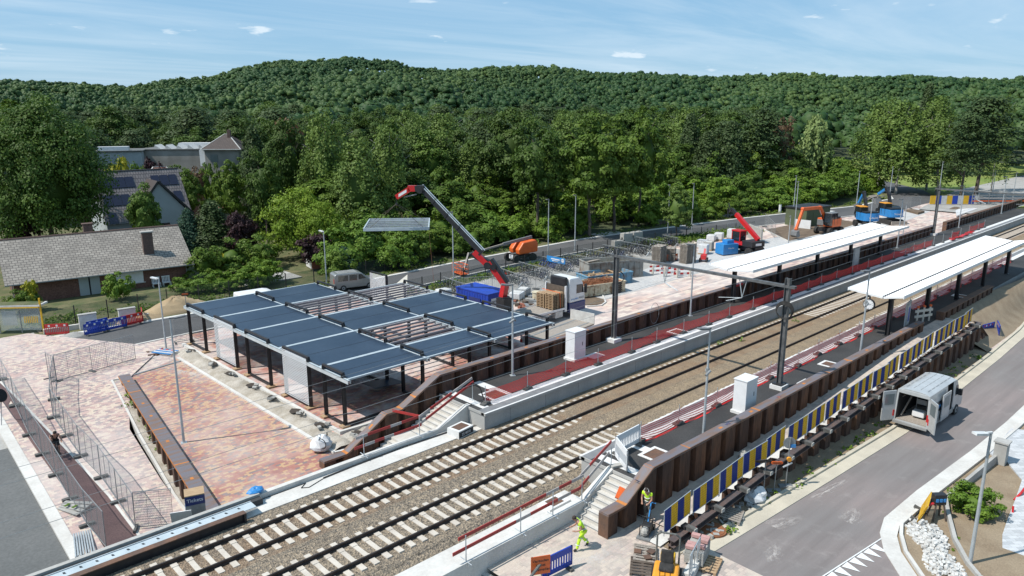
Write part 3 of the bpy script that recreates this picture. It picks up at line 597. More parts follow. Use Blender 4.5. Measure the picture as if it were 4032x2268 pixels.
strip('asphalt_road', [(8, 15.0), (24.4, 14.75), (29.3, 14.55), (31.4, 14.5), (33.0, 14.45), (36, 14.4), (46, 14.05), (56, 14.1), (66, 14.15), (76, 14.4), (90, 15.4), (120, 20)], [(8, 2), (24.4, 2), (29.3, 6.8), (31.4, 9.3), (33.0, 10.1), (36, 10.4), (46, 9.9), (56, 9.6), (66, 9.6), (76, 9.8), (90, 10.8), (120, 15)], fS, 'asphalt_road', 0.0)
kerb('road_kerb', lk, 0.75, 0.035, fS, 'kerb_yellowish'); kerb('road_kerb', [(p[0], p[1] + 0.46) for p in lk], 0.2, 0.14, fS, 'kerb_yellowish')
kerb('road_kerb', rkk, 0.7, 0.04, fS, 'concrete_pale'); kerb('road_kerb', [(p[0] + (0.35 if i < 3 else 0), p[1] - 0.42) for i, p in enumerate(rkk)], 0.15, 0.12, fS, 'concrete_pale')
gridsheet('verge_soil', [24.4 + 0.8 * i for i in range(59)], [14.9, 15.2, 15.5, 15.8, 16.1, 16.4], lambda x, y: zS(x) - 0.02 + (y - 14.9) * 0.10 + random.uniform(-0.03, 0.05), 'soil_light')
gridsheet('front_garden', [29 + 1.0 * i for i in range(60)], [-6 + 1.0 * i for i in range(15)] + [9.2, 9.9], lambda x, y: zS(x) - (0.02 if y > 9 else 0.12) + (0.08 if y < 9 else 0.0), 'soil_light')
mb = MB()      # give-way triangles
for i in range(9):
    x = 31.74 - i * 0.59; y = 10.24 + i * 0.06; z = zS(x) + 0.03
    mb.add([(x, y, z), (x - 0.5, y + 0.02, z), (x - 0.31, y - 0.68, z)], [(0, 1, 2)])
mb.bx(27, 34.0, 10.62, 10.70, -1.2, zS(30) + 0.001) if False else None
mb.add([(32.9, 10.15, zS(33) + .03), (32.9, 10.21, zS(33) + .03), (26.5, 10.86, zS(27) + .03), (26.5, 10.80, zS(27) + .03)], [(0, 1, 2, 3)])
struct('give_way_marking', mb, 'line_white')
# pale drive and paths of the front garden
mb = MB(); P = [G(3350 + a / 2.1686, 1600 + b / 2.1686, zS(44) + 0.03)[:2] for a, b in ((1479, 590), (1400, 820), (1330, 1000), (1290, 1120), (1290, 1250), (1380, 1449), (1900, 1500), (1900, 500))]
mb.prism(P[::-1], -1.7, zS(38) + 0.02); struct('garden_drive', mb, 'paver_light')
mb = MB(); P = [G(3350 + a / 2.1686, 1600 + b / 2.1686, -1.45)[:2] for a, b in ((1370, 190), (1180, 400), (1240, 430), (1330, 470), (1470, 640), (1700, 640), (1700, 230))]
mb.prism(P[::-1], -1.8, -1.43); struct('garden_path', mb, 'paver_light')
# bank at the far end of the ramp
mb = MB(); xs = [67, 71, 75, 80, 88, 98, 112, 130]
for i, x in enumerate(xs):
    z1 = 0.70; y1 = 18.5 - (0.15 * i if i > 3 else 0); y0 = lk[-1][1] if x > 118 else 15.1 + max(0, (x - 76)) * 0.09
    mb.v += [(x, y1 + 0.2, z1), (x, y1 - 0.6, z1 - 0.02), (x, (y1 + y0) / 2 - 0.2, z1 * 0.25 + zS(x) * 0.75 + 0.2), (x, y0, zS(x) + 0.05)]
for i in range(len(xs) - 1):
    for j in range(3): q = i * 4 + j; mb.f.append((q, q + 1, q + 5, q + 4)); mb.m.append(0)
struct('soil_bank', mb, 'soil_light', smooth=True)
mb = MB(); mb.prism([(67.5, 14.95), (77, 15.2), (76, 17.2), (71.8, 16.6)], -1.9, -1.42); struct('footway_paving', mb, 'paver_pink')
m = MB(); m.v = [(cos(k * pi / 12), sin(k * pi / 12), 0) for k in range(24)]; m.f = [tuple(range(24))]; m.m = [0]; spm = m.mesh('cement_spill', 'spill')
for x, y, z, sx, sy, a in ((29.7, 14.1, zS(30), 2.0, .7, -.3), (27.6, 12.9, zS(28), 1.0, .5, .4), (34.8, 13.9, zS(34), 2.6, .35, -.1), (33, 11.9, zS(33), 1.6, .6, .2), (21.5, 18.0, -.8, 2.6, 1.7, 0), (23.6, 15.8, -.86, 1.8, 1.3, 0), (17.5, 60.2, -1.48, 4.5, 2.6, .2), (14.5, 58.3, -1.485, 3, 1.8, .3), (18.4, 54.5, -1.48, 1.6, 4.5, 0), (19.5, 62.4, -1.48, 4, 1.7, 0), (27, 46, -1.488, 4, 5, 0), (50, 50, -1.36, 6, 3, .1), (70, 46, -.86, 9, 3, -.1)):
    o = bpy.data.objects.new('cement_spill', spm); col.objects.link(o); o.location = (x, y, z + .035 if x > 44 or (x < 26 and y > 30) else z + .008); o.scale = (sx, sy, 1); o.rotation_euler = (0, -.024 if x > 49 else 0, a); o['kind'] = 'structure'
mb = MB(); nx = 16
for j in range(9):
    for i in range(nx): a = YAW - .70 + .30 * i / (nx - 1); R = 158 + j * 14; x, y = R * cos(a), R * sin(a); mb.v.append((x, y, terrain(x, y) + .12))
for j in range(8):
    for i in range(nx - 1): mb.f.append((j * nx + i, (j + 1) * nx + i, (j + 1) * nx + i + 1, j * nx + i + 1)); mb.m.append(0)
struct('meadow', mb, 'meadow_grass', smooth=True)
strip('field', [(150, -20), (300, -40)], [(135, 19), (300, 21)], lambda x, y: 0.35, 'verge', 0.0)
# ---- platforms (deck + edge bands)
def platform(yedge, yback, x0, x1, name):
    s = 1 if yback > yedge else -1
    mb = MB(); a, b = sorted((yedge + s * 0.12, yback)); mb.bx(x0, x1, a, b, -0.9, 0.70)
    a, b = sorted((yedge, yedge + s * 0.35)); mb.bx(x0 - 0.05, x1, a, b, 0.60, 0.758)      # coping nose
    a, b = sorted((yedge + s * 0.12, yback)); mb.bx(x0 - 0.05, x0 + 0.2, a, b, 0.60, 0.757)
    body = struct(name, mb, 'concrete_wall')
    def band(nm, ya, yb, xa, xb, z, m):
        a, b = sorted((yedge + s * ya, yedge + s * yb)); q = MB(); q.quad((xa, a, z), (xb, a, z), (xb, b, z), (xa, b, z)); return struct(nm, q, m)
    W = abs(yback - yedge)
    band('platform_edge_line', 0.0, 0.13, x0 - 0.05, x1, 0.762, 'white_tile')
    band('platform_edge_tiles', 0.13, 0.68, x0 + 0.0, x1, 0.765, 'grey_tile')
    band('tactile_band', 0.68, 1.22, x0 + 1.2, x1, 0.768, 'white_tile')
    band('platform_surface', 0.68, W, x0, x1, 0.764, 'platform_tar')
    band('tactile_band', 0.68, W, x0 + 0.35, x0 + 0.85, 0.769, 'white_tile')
    band('tactile_band', 1.22, W, x0 + 2.6, x0 + 3.2, 0.7695, 'white_tile')
    j = MB()
    x = x0 + 2
    while x < min(x1, 120): j.bx(x, x + 0.03, min(yedge + s * 0.115, yedge + s * 0.125), max(yedge + s * 0.115, yedge + s * 0.125), -0.4, 0.6); x += 3.0
    struct('panel_joints', j, 'grey_tile')
platform(29.62, 33.85, 25.9, 262, 'platform_north')
platform(22.50, 18.76, 25.9, 130, 'platform_south')
# ---- stairs
def stairs(name, label, xt, zt, y0, y1, flights, m='stair_stone'):
    t = thing(name, label, 'stairs', (xt, (y0 + y1) / 2, zt)); h = (y1 - y0) / 2; mb = MB(); nz = mb; x = 0.0; z = 0.0
    for nst, land in flights:
        for k in range(nst):
            z -= 0.165; mb.bx(x - 0.30, x, -h, h, z - 0.5, z); nz.bx(x - 0.31, x - 0.27, -h, h, z - 0.001, z + 0.004, 1); x -= 0.30
        if land: mb.bx(x - land, x, -h, h, z - 0.5, z - 0.001); x -= land
    mb.obj('treads', [m, 'grey_tile'], t); return t
stairs('concrete_stairs', 'rust stained concrete stairs going down from the north platform beside the sheet pile wall', 26.05, 0.74, 31.48, 33.75, [(9, 1.3), (5, 0)])
stairs('concrete_stairs', 'clean concrete stairs going down from the south platform to the works area', 25.85, 0.74, 18.9, 20.38, [(9, 0)])
stairs('concrete_stairs', 'lower concrete stairs leading down out of the works area at the bottom edge', 17.8, -0.82, 16.5, 20.38, [(8, 2)])
# ---- tracks
def rail_mesh(x0, x1):
    mb = MB(); pr = [(-.07, -.17), (.07, -.17), (.07, -.155), (.012, -.13), (.012, -.045), (.036, -.035), (.036, 0), (-.036, 0), (-.036, -.035), (-.012, -.045), (-.012, -.13), (-.07, -.155)]
    n = len(pr); mb.v = [(x0, p[0], p[1]) for p in pr] + [(x1, p[0], p[1]) for p in pr]
    for i in range(n): mb.f.append((i, (i + 1) % n, n + (i + 1) % n, n + i)); mb.m.append(1 if i == 6 else 0)
    mb.f += [tuple(range(n))]; mb.m += [0]; return mb
RAILS = [28.63, 27.13, 24.95, 23.45]
sl = MB(); sl.bx(-.13, .13, -1.25, -0.42, -.30, -.165); sl.bx(-.11, .11, -0.42, 0.42, -.30, -.185); sl.bx(-.13, .13, 0.42, 1.25, -.30, -.165)
slm = sl.mesh('sleeper', 'sleeper_concrete')
for k, (a, b) in enumerate(((28.63, 27.13), (24.95, 23.45))):
    t = thing('railway_track', ['northern railway track with rust brown ballast between its rails', 'southern railway track with pale exposed sleepers, nearer to the white van'][k], 'railway track', (0, (a + b) / 2, 0), group=None)
    for y in (a, b): rail_mesh(-12, 290).obj('rail', ['rail_steel', 'rail_head'], t, (0, y - (a + b) / 2, 0))
    for i in range(96):
        o = bpy.data.objects.new('sleeper', slm); col.objects.link(o); o.parent = t; o.location = (5.2 + 0.6 * i, 0, 0.0 if i < 41 - 3 * k else (0.012 if k else -0.006))
    st = MB()
    for i in range(-20, 0): st.bx(5.2 + .6 * i - .13, 5.2 + .6 * i + .13, -1.25, 1.25, -.30, -.17)
    for i in range(96, 250): st.bx(5.2 + .6 * i - .13, 5.2 + .6 * i + .13, -1.25, 1.25, -.30, -.157)
    tag(st.obj('sleeper', 'sleeper_concrete', t), kind='stuff')
# loose ballast stones in front
def stones(name, n, x0, x1, y0, y1, zf, s0, s1, m):
    r = np.random.default_rng(11); base = np.array([[1, 0, 0], [-1, 0, 0], [0, 1, 0], [0, -1, 0], [0, 0, .7], [0, 0, -.7]], float)
    F0 = np.array([[0, 2, 4], [2, 1, 4], [1, 3, 4], [3, 0, 4], [2, 0, 5], [1, 2, 5], [3, 1, 5], [0, 3, 5]])
    px = r.uniform(x0, x1, n); py = r.uniform(y0, y1, n); s = r.uniform(s0, s1, n); V = np.zeros((n, 6, 3)); a = r.uniform(0, 6.28, n)
    j = base[None] * (1 + r.uniform(-.3, .3, (n, 6, 3))); V[:, :, 0] = (j[:, :, 0] * np.cos(a)[:, None] - j[:, :, 1] * np.sin(a)[:, None]); V[:, :, 1] = j[:, :, 0] * np.sin(a)[:, None] + j[:, :, 1] * np.cos(a)[:, None]; V[:, :, 2] = j[:, :, 2]
    V *= s[:, None, None]; V[:, :, 0] += px[:, None]; V[:, :, 1] += py[:, None]; V[:, :, 2] += np.array([zf(x, y) for x, y in zip(px, py)])[:, None]
    F = (F0[None] + (np.arange(n) * 6)[:, None, None]).reshape(-1, 3)
    me = bpy.data.meshes.new(name); me.from_pydata(V.reshape(-1, 3).tolist(), [], F.tolist()); me.materials.append(M[m]); o = bpy.data.objects.new(name, me); col.objects.link(o); return tag(o, kind='stuff')
def bz(x, y):
    t = max(0, min(1, (x - 28) / 4)); 
    for (a, az_), (b, bz_) in zip(prof[:-1], prof[1:]):
        if y <= b: return az_ + (bz_ - az_) * max(0, (y - a) / (b - a)) + 0.04 * t
    return -0.5
stones('loose_ballast', 26000, 6, 46, 21.8, 30.3, lambda x, y: bz(x, y) - 0.005, 0.018, 0.045, 'ballast')
# ================================================================ SHEET PILE WALLS
def pile_wall(label, x0, x1, yf, s, zb, zt, parent_name='sheet_pile_wall', capw=0.55, capm='cap_rust', caps=None, period=1.4, endface=True, marks=True):
    """corrugated steel wall along X. yf = front face, s = +1/-1 direction away from the front; zb, zt functions of x; caps = list of (x,z) for the cap beam"""
    t = thing(parent_name, label, 'retaining wall', (0, yf, 0)); mb = MB()
    pts = []; x = x0; k = 0; seg = [(0.0, 0), (0.72, 0), (0.82, 1), (1.12, 1), (1.22, 0)] if period == 1.4 else [(0, 0), (.25, 0), (.35, 1), (.6, 1), (.7, 0)]
    while x < x1:
        for dx, d in seg:
            if x + dx <= x1: pts.append((x + dx, d * 0.36 * s))
        x += period
    pts.append((x1, pts[-1][1])); o = 0
    for (x, y) in pts: mb.v += [(x, y, zb(x)), (x, y, zt(x) - 0.02)]
    for i in range(len(pts) - 1): mb.f.append((2 * i, 2 * i + 2, 2 * i + 3, 2 * i + 1)); mb.m.append(0)
    # thickness: second skin just behind
    o = len(mb.v)
    for (x, y) in pts: mb.v += [(x, y + 0.03 * s, zb(x)), (x, y + 0.03 * s, zt(x) - 0.02)]
    for i in range(len(pts) - 1): mb.f.append((o + 2 * i, o + 2 * i + 1, o + 2 * i + 3, o + 2 * i + 2)); mb.m.append(0)
    mb.obj('sheet_piles', 'pile_rust', t)
    cb = MB(); y0, y1 = sorted((-0.06 * s, (capw - 0.06) * s)); n = len(caps); h = 0.10
    for i, (x, z) in enumerate(caps): cb.v += [(x, y0, z - h), (x, y1, z - h), (x, y1, z), (x, y0, z)]
    for i in range(n - 1):
        q = 4 * i
        for j in range(4): cb.f.append((q + j, q + 4 + j, q + 4 + (j + 1) % 4, q + (j + 1) % 4)); cb.m.append(0)
    cb.f += [(0, 1, 2, 3), (4 * n - 1, 4 * n - 2, 4 * n - 3, 4 * n - 4)]; cb.m += [0, 0]
    cb.obj('cap_beam', capm, t)
    if endface:
        e = MB(); e.bx(caps[0][0] - 0.02, caps[0][0] + 0.02, y0, y1, zb(caps[0][0]), caps[0][1] - h); e.obj('end_plate', 'cap_dark', t)
    if marks:
        r_ = MB(); 
        def cz(x):
            for (a, za), (b, zb_) in zip(caps[:-1], caps[1:]):
                if x <= b: return za + (zb_ - za) * (x - a) / (b - a)
            return caps[-1][1]
        for i, (x, z) in enumerate(caps[1:-1]): r_.beam((x - .07, y0, cz(x - .07) + .004), (x - .07, y1, cz(x - .07) + .004), 0.10, 0.012) if False else r_.add([(x - .1, y0, cz(x - .1) + .004), (x + .06, y0, cz(x + .06) + .006), (x + .06, y1, cz(x + .06) + .006), (x - .1, y1, cz(x - .1) + .004)], [(0, 1, 2, 3)])
        x = caps[0][0] + 3
        while x < min(caps[-1][0] - 1, 110):
            if int(x * 7) % 4 == 0: a, b, c_ = x, x + 0.12, (y0, y1)
            else: a, b, c_ = x, x + 0.32, ((y0 + y1) / 2 - 0.09, (y0 + y1) / 2 + 0.08)
            r_.add([(a, c_[0], cz(a) + .004), (b, c_[0] + .02, cz(b) + .004), (b - .03, c_[1], cz(b) + .004), (a + .02, c_[1], cz(a) + .004)], [(0, 1, 2, 3)]); x += 3.1
        x = caps[0][0]
        r_.obj('weld_marks', 'rust_orange', t)
        ed = MB()
        for i in range(n - 1):
            (xa, za), (xb, zb_) = caps[i], caps[i + 1]; yy = y0 if s > 0 else y1
            ed.add([(xa, yy - .006 * s, za - .07), (xb, yy - .006 * s, zb_ - .07), (xb, yy - .006 * s, zb_ + .003), (xa, yy - .006 * s, za + .003), (xb, yy + .035 * s, zb_ + .004), (xa, yy + .035 * s, za + .004)], [(0, 1, 2, 3), (3, 2, 4, 5)])
        ed.obj('rust_edge', 'cap_dark', t)
    return t
lin = lambda P: (lambda x: next((a[1] + (b[1] - a[1]) * (x - a[0]) / (b[0] - a[0]) for a, b in zip(P[:-1], P[1:]) if x <= b[0]), P[-1][1]))
capN = [(17.9, -1.0), (19.35, -1.0), (22.0, 0.57), (23.1, 0.57), (25.9, 1.97), (50, 1.97), (80, 1.97), (112.7, 1.97)]
pile_wall('long rusty sheet pile wall behind the north platform, stepping down beside the stairs', 17.9, 112.7, 33.86, 1, lambda x: -1.8 if x < 26 else -0.5, lin(capN), caps=capN)
capN2 = [(117.2, 1.95), (140, 1.95), (180, 1.95), (262, 1.95)]
pile_wall('far dark sheet pile wall beyond the gap in the north platform wall', 117.2, 262, 33.86, 1, lambda x: 0.3, lin(capN2), caps=capN2, capm='cap_dark', marks=False)
capS = [(23.05, 0.38), (24.3, 0.38), (26.25, 1.52), (36, 1.52), (48, 1.52), (61.4, 1.52)]
tS = pile_wall('long sheet pile wall along the south platform above the ramp, marked in blue letters', 23.05, 61.4, 18.35, 1, lambda x: min(ramp(x), ramp(x)) - 0.35, lin(capS), caps=capS)
capS2 = [(65.8, 1.45), (79.7, 1.42)]
pile_wall('short dark sheet pile wall section beyond the top of the ramp', 65.8, 79.7, 18.35, 1, lambda x: -1.7, lin(capS2), caps=capS2, capm='cap_dark', marks=False)
text_obj('HH', 0.42, 'navy_paint', tS, (25.45, 0.22, 1.065), (0.0, -RAD(30), RAD(180)), 'painted_letters') 
text_obj('KH', 0.26, 'navy_paint', tS, (33.1, 0.22, 1.526), (0, 0, RAD(180)), 'painted_letters')
text_obj('KH', 0.26, 'navy_paint', tS, (38.6, 0.22, 1.526), (0, 0, RAD(180)), 'painted_letters')
# wall of the planting strip (runs across, by the red plaza)
t = thing('sheet_pile_wall', 'rusty sheet pile wall with broad cap beside the red plaza and planting strip', 'retaining wall', (14.35, 55.9, 0), rz=atan2(33.1 - 55.9, 11.55 - 14.35))
Lw = math.hypot(33.1 - 55.9, 11.55 - 14.35); mb = MB(); pts = []; x = 0
while x < Lw:
    for dx, d in [(0.0, 0), (0.42, 0), (0.58, 1), (1.00, 1), (1.16, 0)]: pts.append((x + dx, d * 0.34))
    x += 1.4
zbw = lambda u: zW(55.9 - u) - 0.2
for (x, y) in pts: mb.v += [(x, -0.02 - y, zbw(x)), (x, -0.02 - y, -1.12)]
for i in range(len(pts) - 1): mb.f.append((2 * i, 2 * i + 2, 2 * i + 3, 2 * i + 1)); mb.m.append(0)
mb.bx(0, Lw, 0.06, 0.30, -1.8, -1.12)
mb.obj('sheet_piles', 'pile_rust', t)
MB().bx(0, Lw, -0.42, 0.32, -1.13, -1.0).obj('cap_beam', 'cap_rust', t)
mb = MB()
for u in (4.0, 11.5, 17): mb.quad((u, -.42, -.996), (u + .12, -.42, -.996), (u + .15, .32, -.996), (u + .03, .32, -.996))
for u in (1.5, 6.5, 9, 13.5, 19, 21): mb.quad((u, -.1, -.996), (u + .3, -.12, -.996), (u + .28, .06, -.996), (u + .02, .05, -.996))
mb.bx(0, Lw, -.43, -.425, -1.12, -1.0); mb.obj('weld_marks', 'rust_orange', t)
# outer ramp wall with waler beam, brackets and net panels
t = thing('sheet_pile_wall', 'outer sheet pile wall between the ramp and the road, with a steel beam along its top', 'retaining wall', (0, 16.1, 0))
top = lin([(24.4, -0.32), (28, -0.12), (32, 0.10), (42, 0.32), (55, 0.72), (66.5, 0.92), (67.3, 0.4), (72, -2.0)])
mb = MB(); pts = []; x = 24.4
while x < 72:
    for dx, d in [(0.0, 0), (0.42, 0), (0.58, 1), (1.00, 1), (1.16, 0)]:
        if x + dx < 72: pts.append((x + dx, d * 0.36))
    x += 1.4
for (x, y) in pts: mb.v += [(x, y - 0.05, -2.1), (x, y - 0.05, top(x))]
for i in range(len(pts) - 1): mb.f.append((2 * i, 2 * i + 2, 2 * i + 3, 2 * i + 1)); mb.m.append(0)
mb.obj('sheet_piles', 'pile_rust', t)
mb = MB(); P = [(24.3, -0.30), (28, -0.12), (32, 0.12), (42, 0.34), (55, 0.74), (66.7, 0.94)]
for (a, za), (b, zb_) in zip(P[:-1], P[1:]):
    mb.beam((a, -0.22, za), (b, -0.22, zb_), 0.34, 0.03); mb.beam((a, -0.22, za - 0.28), (b, -0.22, zb_ - 0.28), 0.34, 0.03); mb.beam((a, -0.22, za - 0.14), (b, -0.22, zb_ - 0.14), 0.03, 0.26)
mb.beam((66.9, 0.1, 0.92), (72.1, 0.1, -1.95), 0.4, 0.05)
mb.obj('waler_beam', 'waler_steel', t)
bl = lin(P); x = 25.5; br = None; i = 0; BX = []
while x < 66.5:
    BX.append(x); b = MB(); b.box((0, -0.42, 0), (0.26, 0.42, 0.18), m=0); b.box((0, -0.65, 0), (0.24, 0.05, 0.17), m=1); b.box((0, -0.12, 0.0), (0.36, 0.24, 0.14), m=2)
    if br is None: br = b.mesh('fence_foot', ['dark_rubber_base', 'block_grey', 'dark_plastic'])
    o = bpy.data.objects.new('fence_foot', br); col.objects.link(o); o.parent = t; o.location = (x, 0, bl(x) + 0.10); x += 2.2
# warning net panels
def net_panel():
    t = thing('warning_panel', 'net panel', 'warning panel'); m = MB(); n = 4; Wd = 2.12; H = 1.12
    for k in range(n): m.bx(k * Wd / 4, (k + 1) * Wd / 4, -0.008, 0.008, 0.03, H - 0.03, k % 2)
    m.obj('striped_net', ['panel_blue', 'yellow_net'], t)
    g = MB()
    for k in range(1, 18): g.bx(k * Wd / 18 - .003, k * Wd / 18 + .003, -.012, .012, 0, H)
    for k in range(1, 9): g.bx(0, Wd, -.012, .012, k * H / 9 - .003, k * H / 9 + .003)
    g.obj('wire_grid', 'fence_wire', t)
    f = MB(); f.tube((0, 0, -.12), (0, 0, H + .02), .021, 6); f.tube((Wd, 0, -.12), (Wd, 0, H + .02), .021, 6); f.tube((0, 0, H), (Wd, 0, H), .018, 6); f.tube((0, 0, 0), (Wd, 0, 0), .018, 6); f.obj('frame', 'galv', t)
    return t
pt = net_panel()
for i in range(19):
    x = 24.35 + i * 2.2; zz = bl(x) + 0.13; sl_ = (bl(x + 2.2) - bl(x)) / 2.2
    pos = 'nearest the paver pallets' if i == 0 else ('at the far top end' if i == 18 else '%s from the camera end' % ORD[i])
    lab = 'blue and yellow striped net panel on the ramp wall, ' + pos
    o = pt if i == 0 else dup(pt)
    o.location = (x, 16.28 + (0.08 if i in (3, 4) else 0), zz); o.rotation_euler = (0, -math.atan(sl_), [0.05, 0, 0.02, -0.05, 0.04, 0, 0.02][i % 7]); tag(o, lab, 'warning panel', 'striped net panels along the ramp')

# ================================================================ CANOPIES ON THE PLATFORMS
def canopy(label, x0, x1, y0, y1, yr, ycol, z, cols):
    t = thing('platform_canopy', label, 'platform canopy', (x0, yr, 0.76)); Z = z - 0.76
    m = MB(); n = int((x1 - x0) / 0.42)
    for part, (a, b, za, zb_) in enumerate(((y0 - yr, -0.06, 0.30, 0.02), (0.06, y1 - yr, 0.02, 0.26))):
        m = MB(); pr = []
        for i in range(n + 1):
            for dx, dz in ((0, 0), (0.2, 0), (0.24, 0.05), (0.38, 0.05)): pr.append((i * 0.42 + dx, dz))
        pr = [p for p in pr if p[0] <= x1 - x0]
        for (x, dz) in pr: m.v += [(x, a, Z + za + dz), (x, b, Z + zb_ + dz)]
        for i in range(len(pr) - 1): m.f.append((2 * i, 2 * i + 2, 2 * i + 3, 2 * i + 1)); m.m.append(0)
        m.obj('roof_sheet', 'canopy_white', t)
    m = MB(); L_ = x1 - x0
    m.bx(-.05, L_ + .05, y0 - yr - .06, y0 - yr, Z + .12, Z + .36); m.bx(-.05, L_ + .05, y1 - yr, y1 - yr + .06, Z + .08, Z + .32)
    for xx in (-.07, L_ + .01): m.beam((xx + .03, y0 - yr, Z + .26), (xx + .03, -.03, Z - .02), .06, .16); m.beam((xx + .03, .03, Z - .02), (xx + .03, y1 - yr, Z + .22), .06, .16)
    m.obj('fascia', 'canopy_white', t)
    m = MB(); m.bx(-.02, L_ + .02, -.07, .07, Z - .1, Z + .0); 
    for i in range(int(L_ / .42)): m.bx(i * .42 + .1, i * .42 + .3, -.10, .10, Z + .03, Z + .075)
    m.obj('gutter', 'black_steel', t)
    for xc in cols:
        m = MB(); yy = ycol - yr
        for d in (-.13, .13): m.bx(xc - x0 - .17, xc - x0 + .17, yy + d - .012, yy + d + .012, 0, Z - .1)
        m.bx(xc - x0 - .012, xc - x0 + .012, yy - .12, yy + .12, 0, Z - .1); m.bx(xc - x0 - .25, xc - x0 + .25, yy - .25, yy + .25, 0, .03); m.obj('column', 'black_steel', t)
        m = MB(); m.beam((xc - x0, y0 - yr + .3, Z + .12), (xc - x0, yy, Z - .14), .14, .2); m.beam((xc - x0, yy, Z - .14), (xc - x0, y1 - yr - .3, Z + .1), .14, .2); m.obj('cross_arm', 'black_steel', t)
    return t
canopy('white ribbed platform roof on black columns over the north platform', 57.6, 93.6, 31.0, 35.2, 33.4, 33.2, 3.85, [58.5, 66.8, 74.9, 83.1, 91.4])
canopy('white ribbed platform roof on black columns over the south platform, nearer to the road', 57.4, 92.8, 18.75, 22.75, 20.15, 19.8, 3.85, [58.1, 66.4, 74.2, 82.1, 90.2])
t = thing('station_clock', 'round white station clock hanging under the near end of the south platform roof', 'clock', (57.1, 21.0, 3.2)); m = MB()
m.disc((0, 0, 0), .42, (1, 0, 0), .2, 28); m.obj('casing', 'dark_plastic', t); m = MB(); m.disc((-.105, 0, 0), .37, (1, 0, 0), .01, 28); m.obj('dial', 'white_paint', t)
m = MB()
for i in range(12): a = i * pi / 6; m.beam((-.115, sin(a) * .28, cos(a) * .28), (-.115, sin(a) * .35, cos(a) * .35), .035, .01)
m.beam((-.118, 0, 0), (-.118, -.2, .06), .04, .01); m.beam((-.118, 0, 0), (-.118, .24, -.14), .03, .01); m.obj('hands', 'black_steel', t)
MB().bx(-.05, .05, -.05, .05, .4, .62).obj('bracket', 'black_steel', t)
def info_board(label, loc, rz, front='sky_blue', blank=False):
    t = thing('information_board', label, 'information board', loc, rz); m = MB()
    for x in (-.62, .62): m = MB(); m.bx(x - .06, x + .06, -.06, .06, 0, 2.35); m.obj('post', 'galv_dull', t)
    MB().bx(-.75, .75, -.05, .05, .55, 2.4).obj('panel', 'galv', t)
    if not blank:
        m = MB(); m.bx(-.66, .66, -.058, -.052, .65, 2.1); m.obj('timetable', 'white_dirty', t); m = MB(); m.bx(-.08, .42, -.064, -.059, .8, 1.95); m.obj('blue_field', 'blue_paint', t)
        m = MB()
        for k in range(9): m.bx(-.58, -.2, -.064, -.059, .8 + k * .13, .85 + k * .13)
        for x in (-.4, 0, .4): m.bx(x - .06, x + .06, -.064, -.059, 2.18, 2.3)
        m.obj('print', 'grey_plastic', t)
    return t
info_board('blue and white timetable board under the south platform roof near the clock', (60.3, 19.25, .77), RAD(8))
info_board('blank grey board standing on the north platform by the sheet pile wall', (80.5, 31.5, .77), RAD(0), blank=True)

# ================================================================ STEEL ROOF STRUCTURE (bicycle shelter under construction)
KX = lambda u, v: 21.15 + u - (61.9 - v) * -0.0 # placeholder
def KP(c, y): return (21.10 + c * 5.95 + (61.9 - y) * 0.026, y)
YB = [61.9, 56.4, 51.2, 45.9, 40.6, 37.4]
Kt = thing('steel_shelter', 'large steel framed shelter with dark blue roof panels and open slatted bays, still being built', 'shelter', (0, 0, -1.46))
ZR = 1.75 + 1.46
panels = {(0, 0): 1, (0, 1): 1, (0, 2): 1, (0, 3): 1, (0, 4): 1, (1, 0): 1, (1, 1): 0, (1, 2): 1, (1, 3): 0, (1, 4): 1, (2, 1): 0, (2, 2): 1, (2, 3): 1, (2, 4): 1}
for (c, r_), solid in panels.items():
    ya, yb = YB[r_], YB[r_ + 1]; a = KP(c, ya); b = KP(c + 1, ya); e = KP(c + 1, yb); f = KP(c, yb); g = .14
    if solid:
        m = MB(); m.prism([(f[0] + g, f[1] + g), (e[0] - g, e[1] + g), (b[0] - g, b[1] - g), (a[0] + g, a[1] - g)], ZR - .03, ZR + .02); m.obj('roof_panel', 'roof_navy', Kt)
        m = MB()
        for k in (0.5,):
            m.beam((f[0] + g, f[1] + (a[1] - f[1]) * k, ZR + .022), (e[0] - g, e[1] + (b[1] - e[1]) * k, ZR + .022), .03, .012)
        m.obj('panel_joint', 'black_steel', Kt)
    else:
        n = 7
        for k in range(n): 
            m = MB(); q = (k + .5) / n; m.beam((f[0] + .1, f[1] + (a[1] - f[1]) * q, ZR - .05), (e[0] - .1, e[1] + (b[1] - e[1]) * q, ZR - .05), .10, .14)
            m.obj('purlin', 'slat_grey', Kt)
    m = MB()
    m.beam((a[0], a[1] - .07, ZR), (b[0], b[1] - .07, ZR), .13, .10); m.obj('edge_trim', 'galv_bright', Kt); m = MB(); m.beam((f[0], f[1] + .07, ZR), (e[0], e[1] + .07, ZR), .13, .10)
    m.obj('edge_trim', 'galv_bright', Kt)
for c, r0, r1 in ((0, 0, 5), (1, 0, 5), (2, 0, 5), (3, 1, 5)):
    m = MB(); a = KP(c, YB[r0]); b = KP(c, YB[r1])
    for d in (-.09, .09): m.beam((a[0] + d, a[1] + .1, ZR - .13), (b[0] + d, b[1] - .1, ZR - .13), .04, .24)
    m.beam((a[0], a[1] + .1, ZR - .02), (b[0], b[1] - .1, ZR - .02), .24, .02)
    m.obj('main_beam', 'galv_bright', Kt)
FR = [(61.35, 58.35), (56.1, 52.75), (50.85, 47.5), (45.3, 42.1), (40.2, 38.0)]
mesh_at = {(0, 1), (0, 3), (3, 0)}
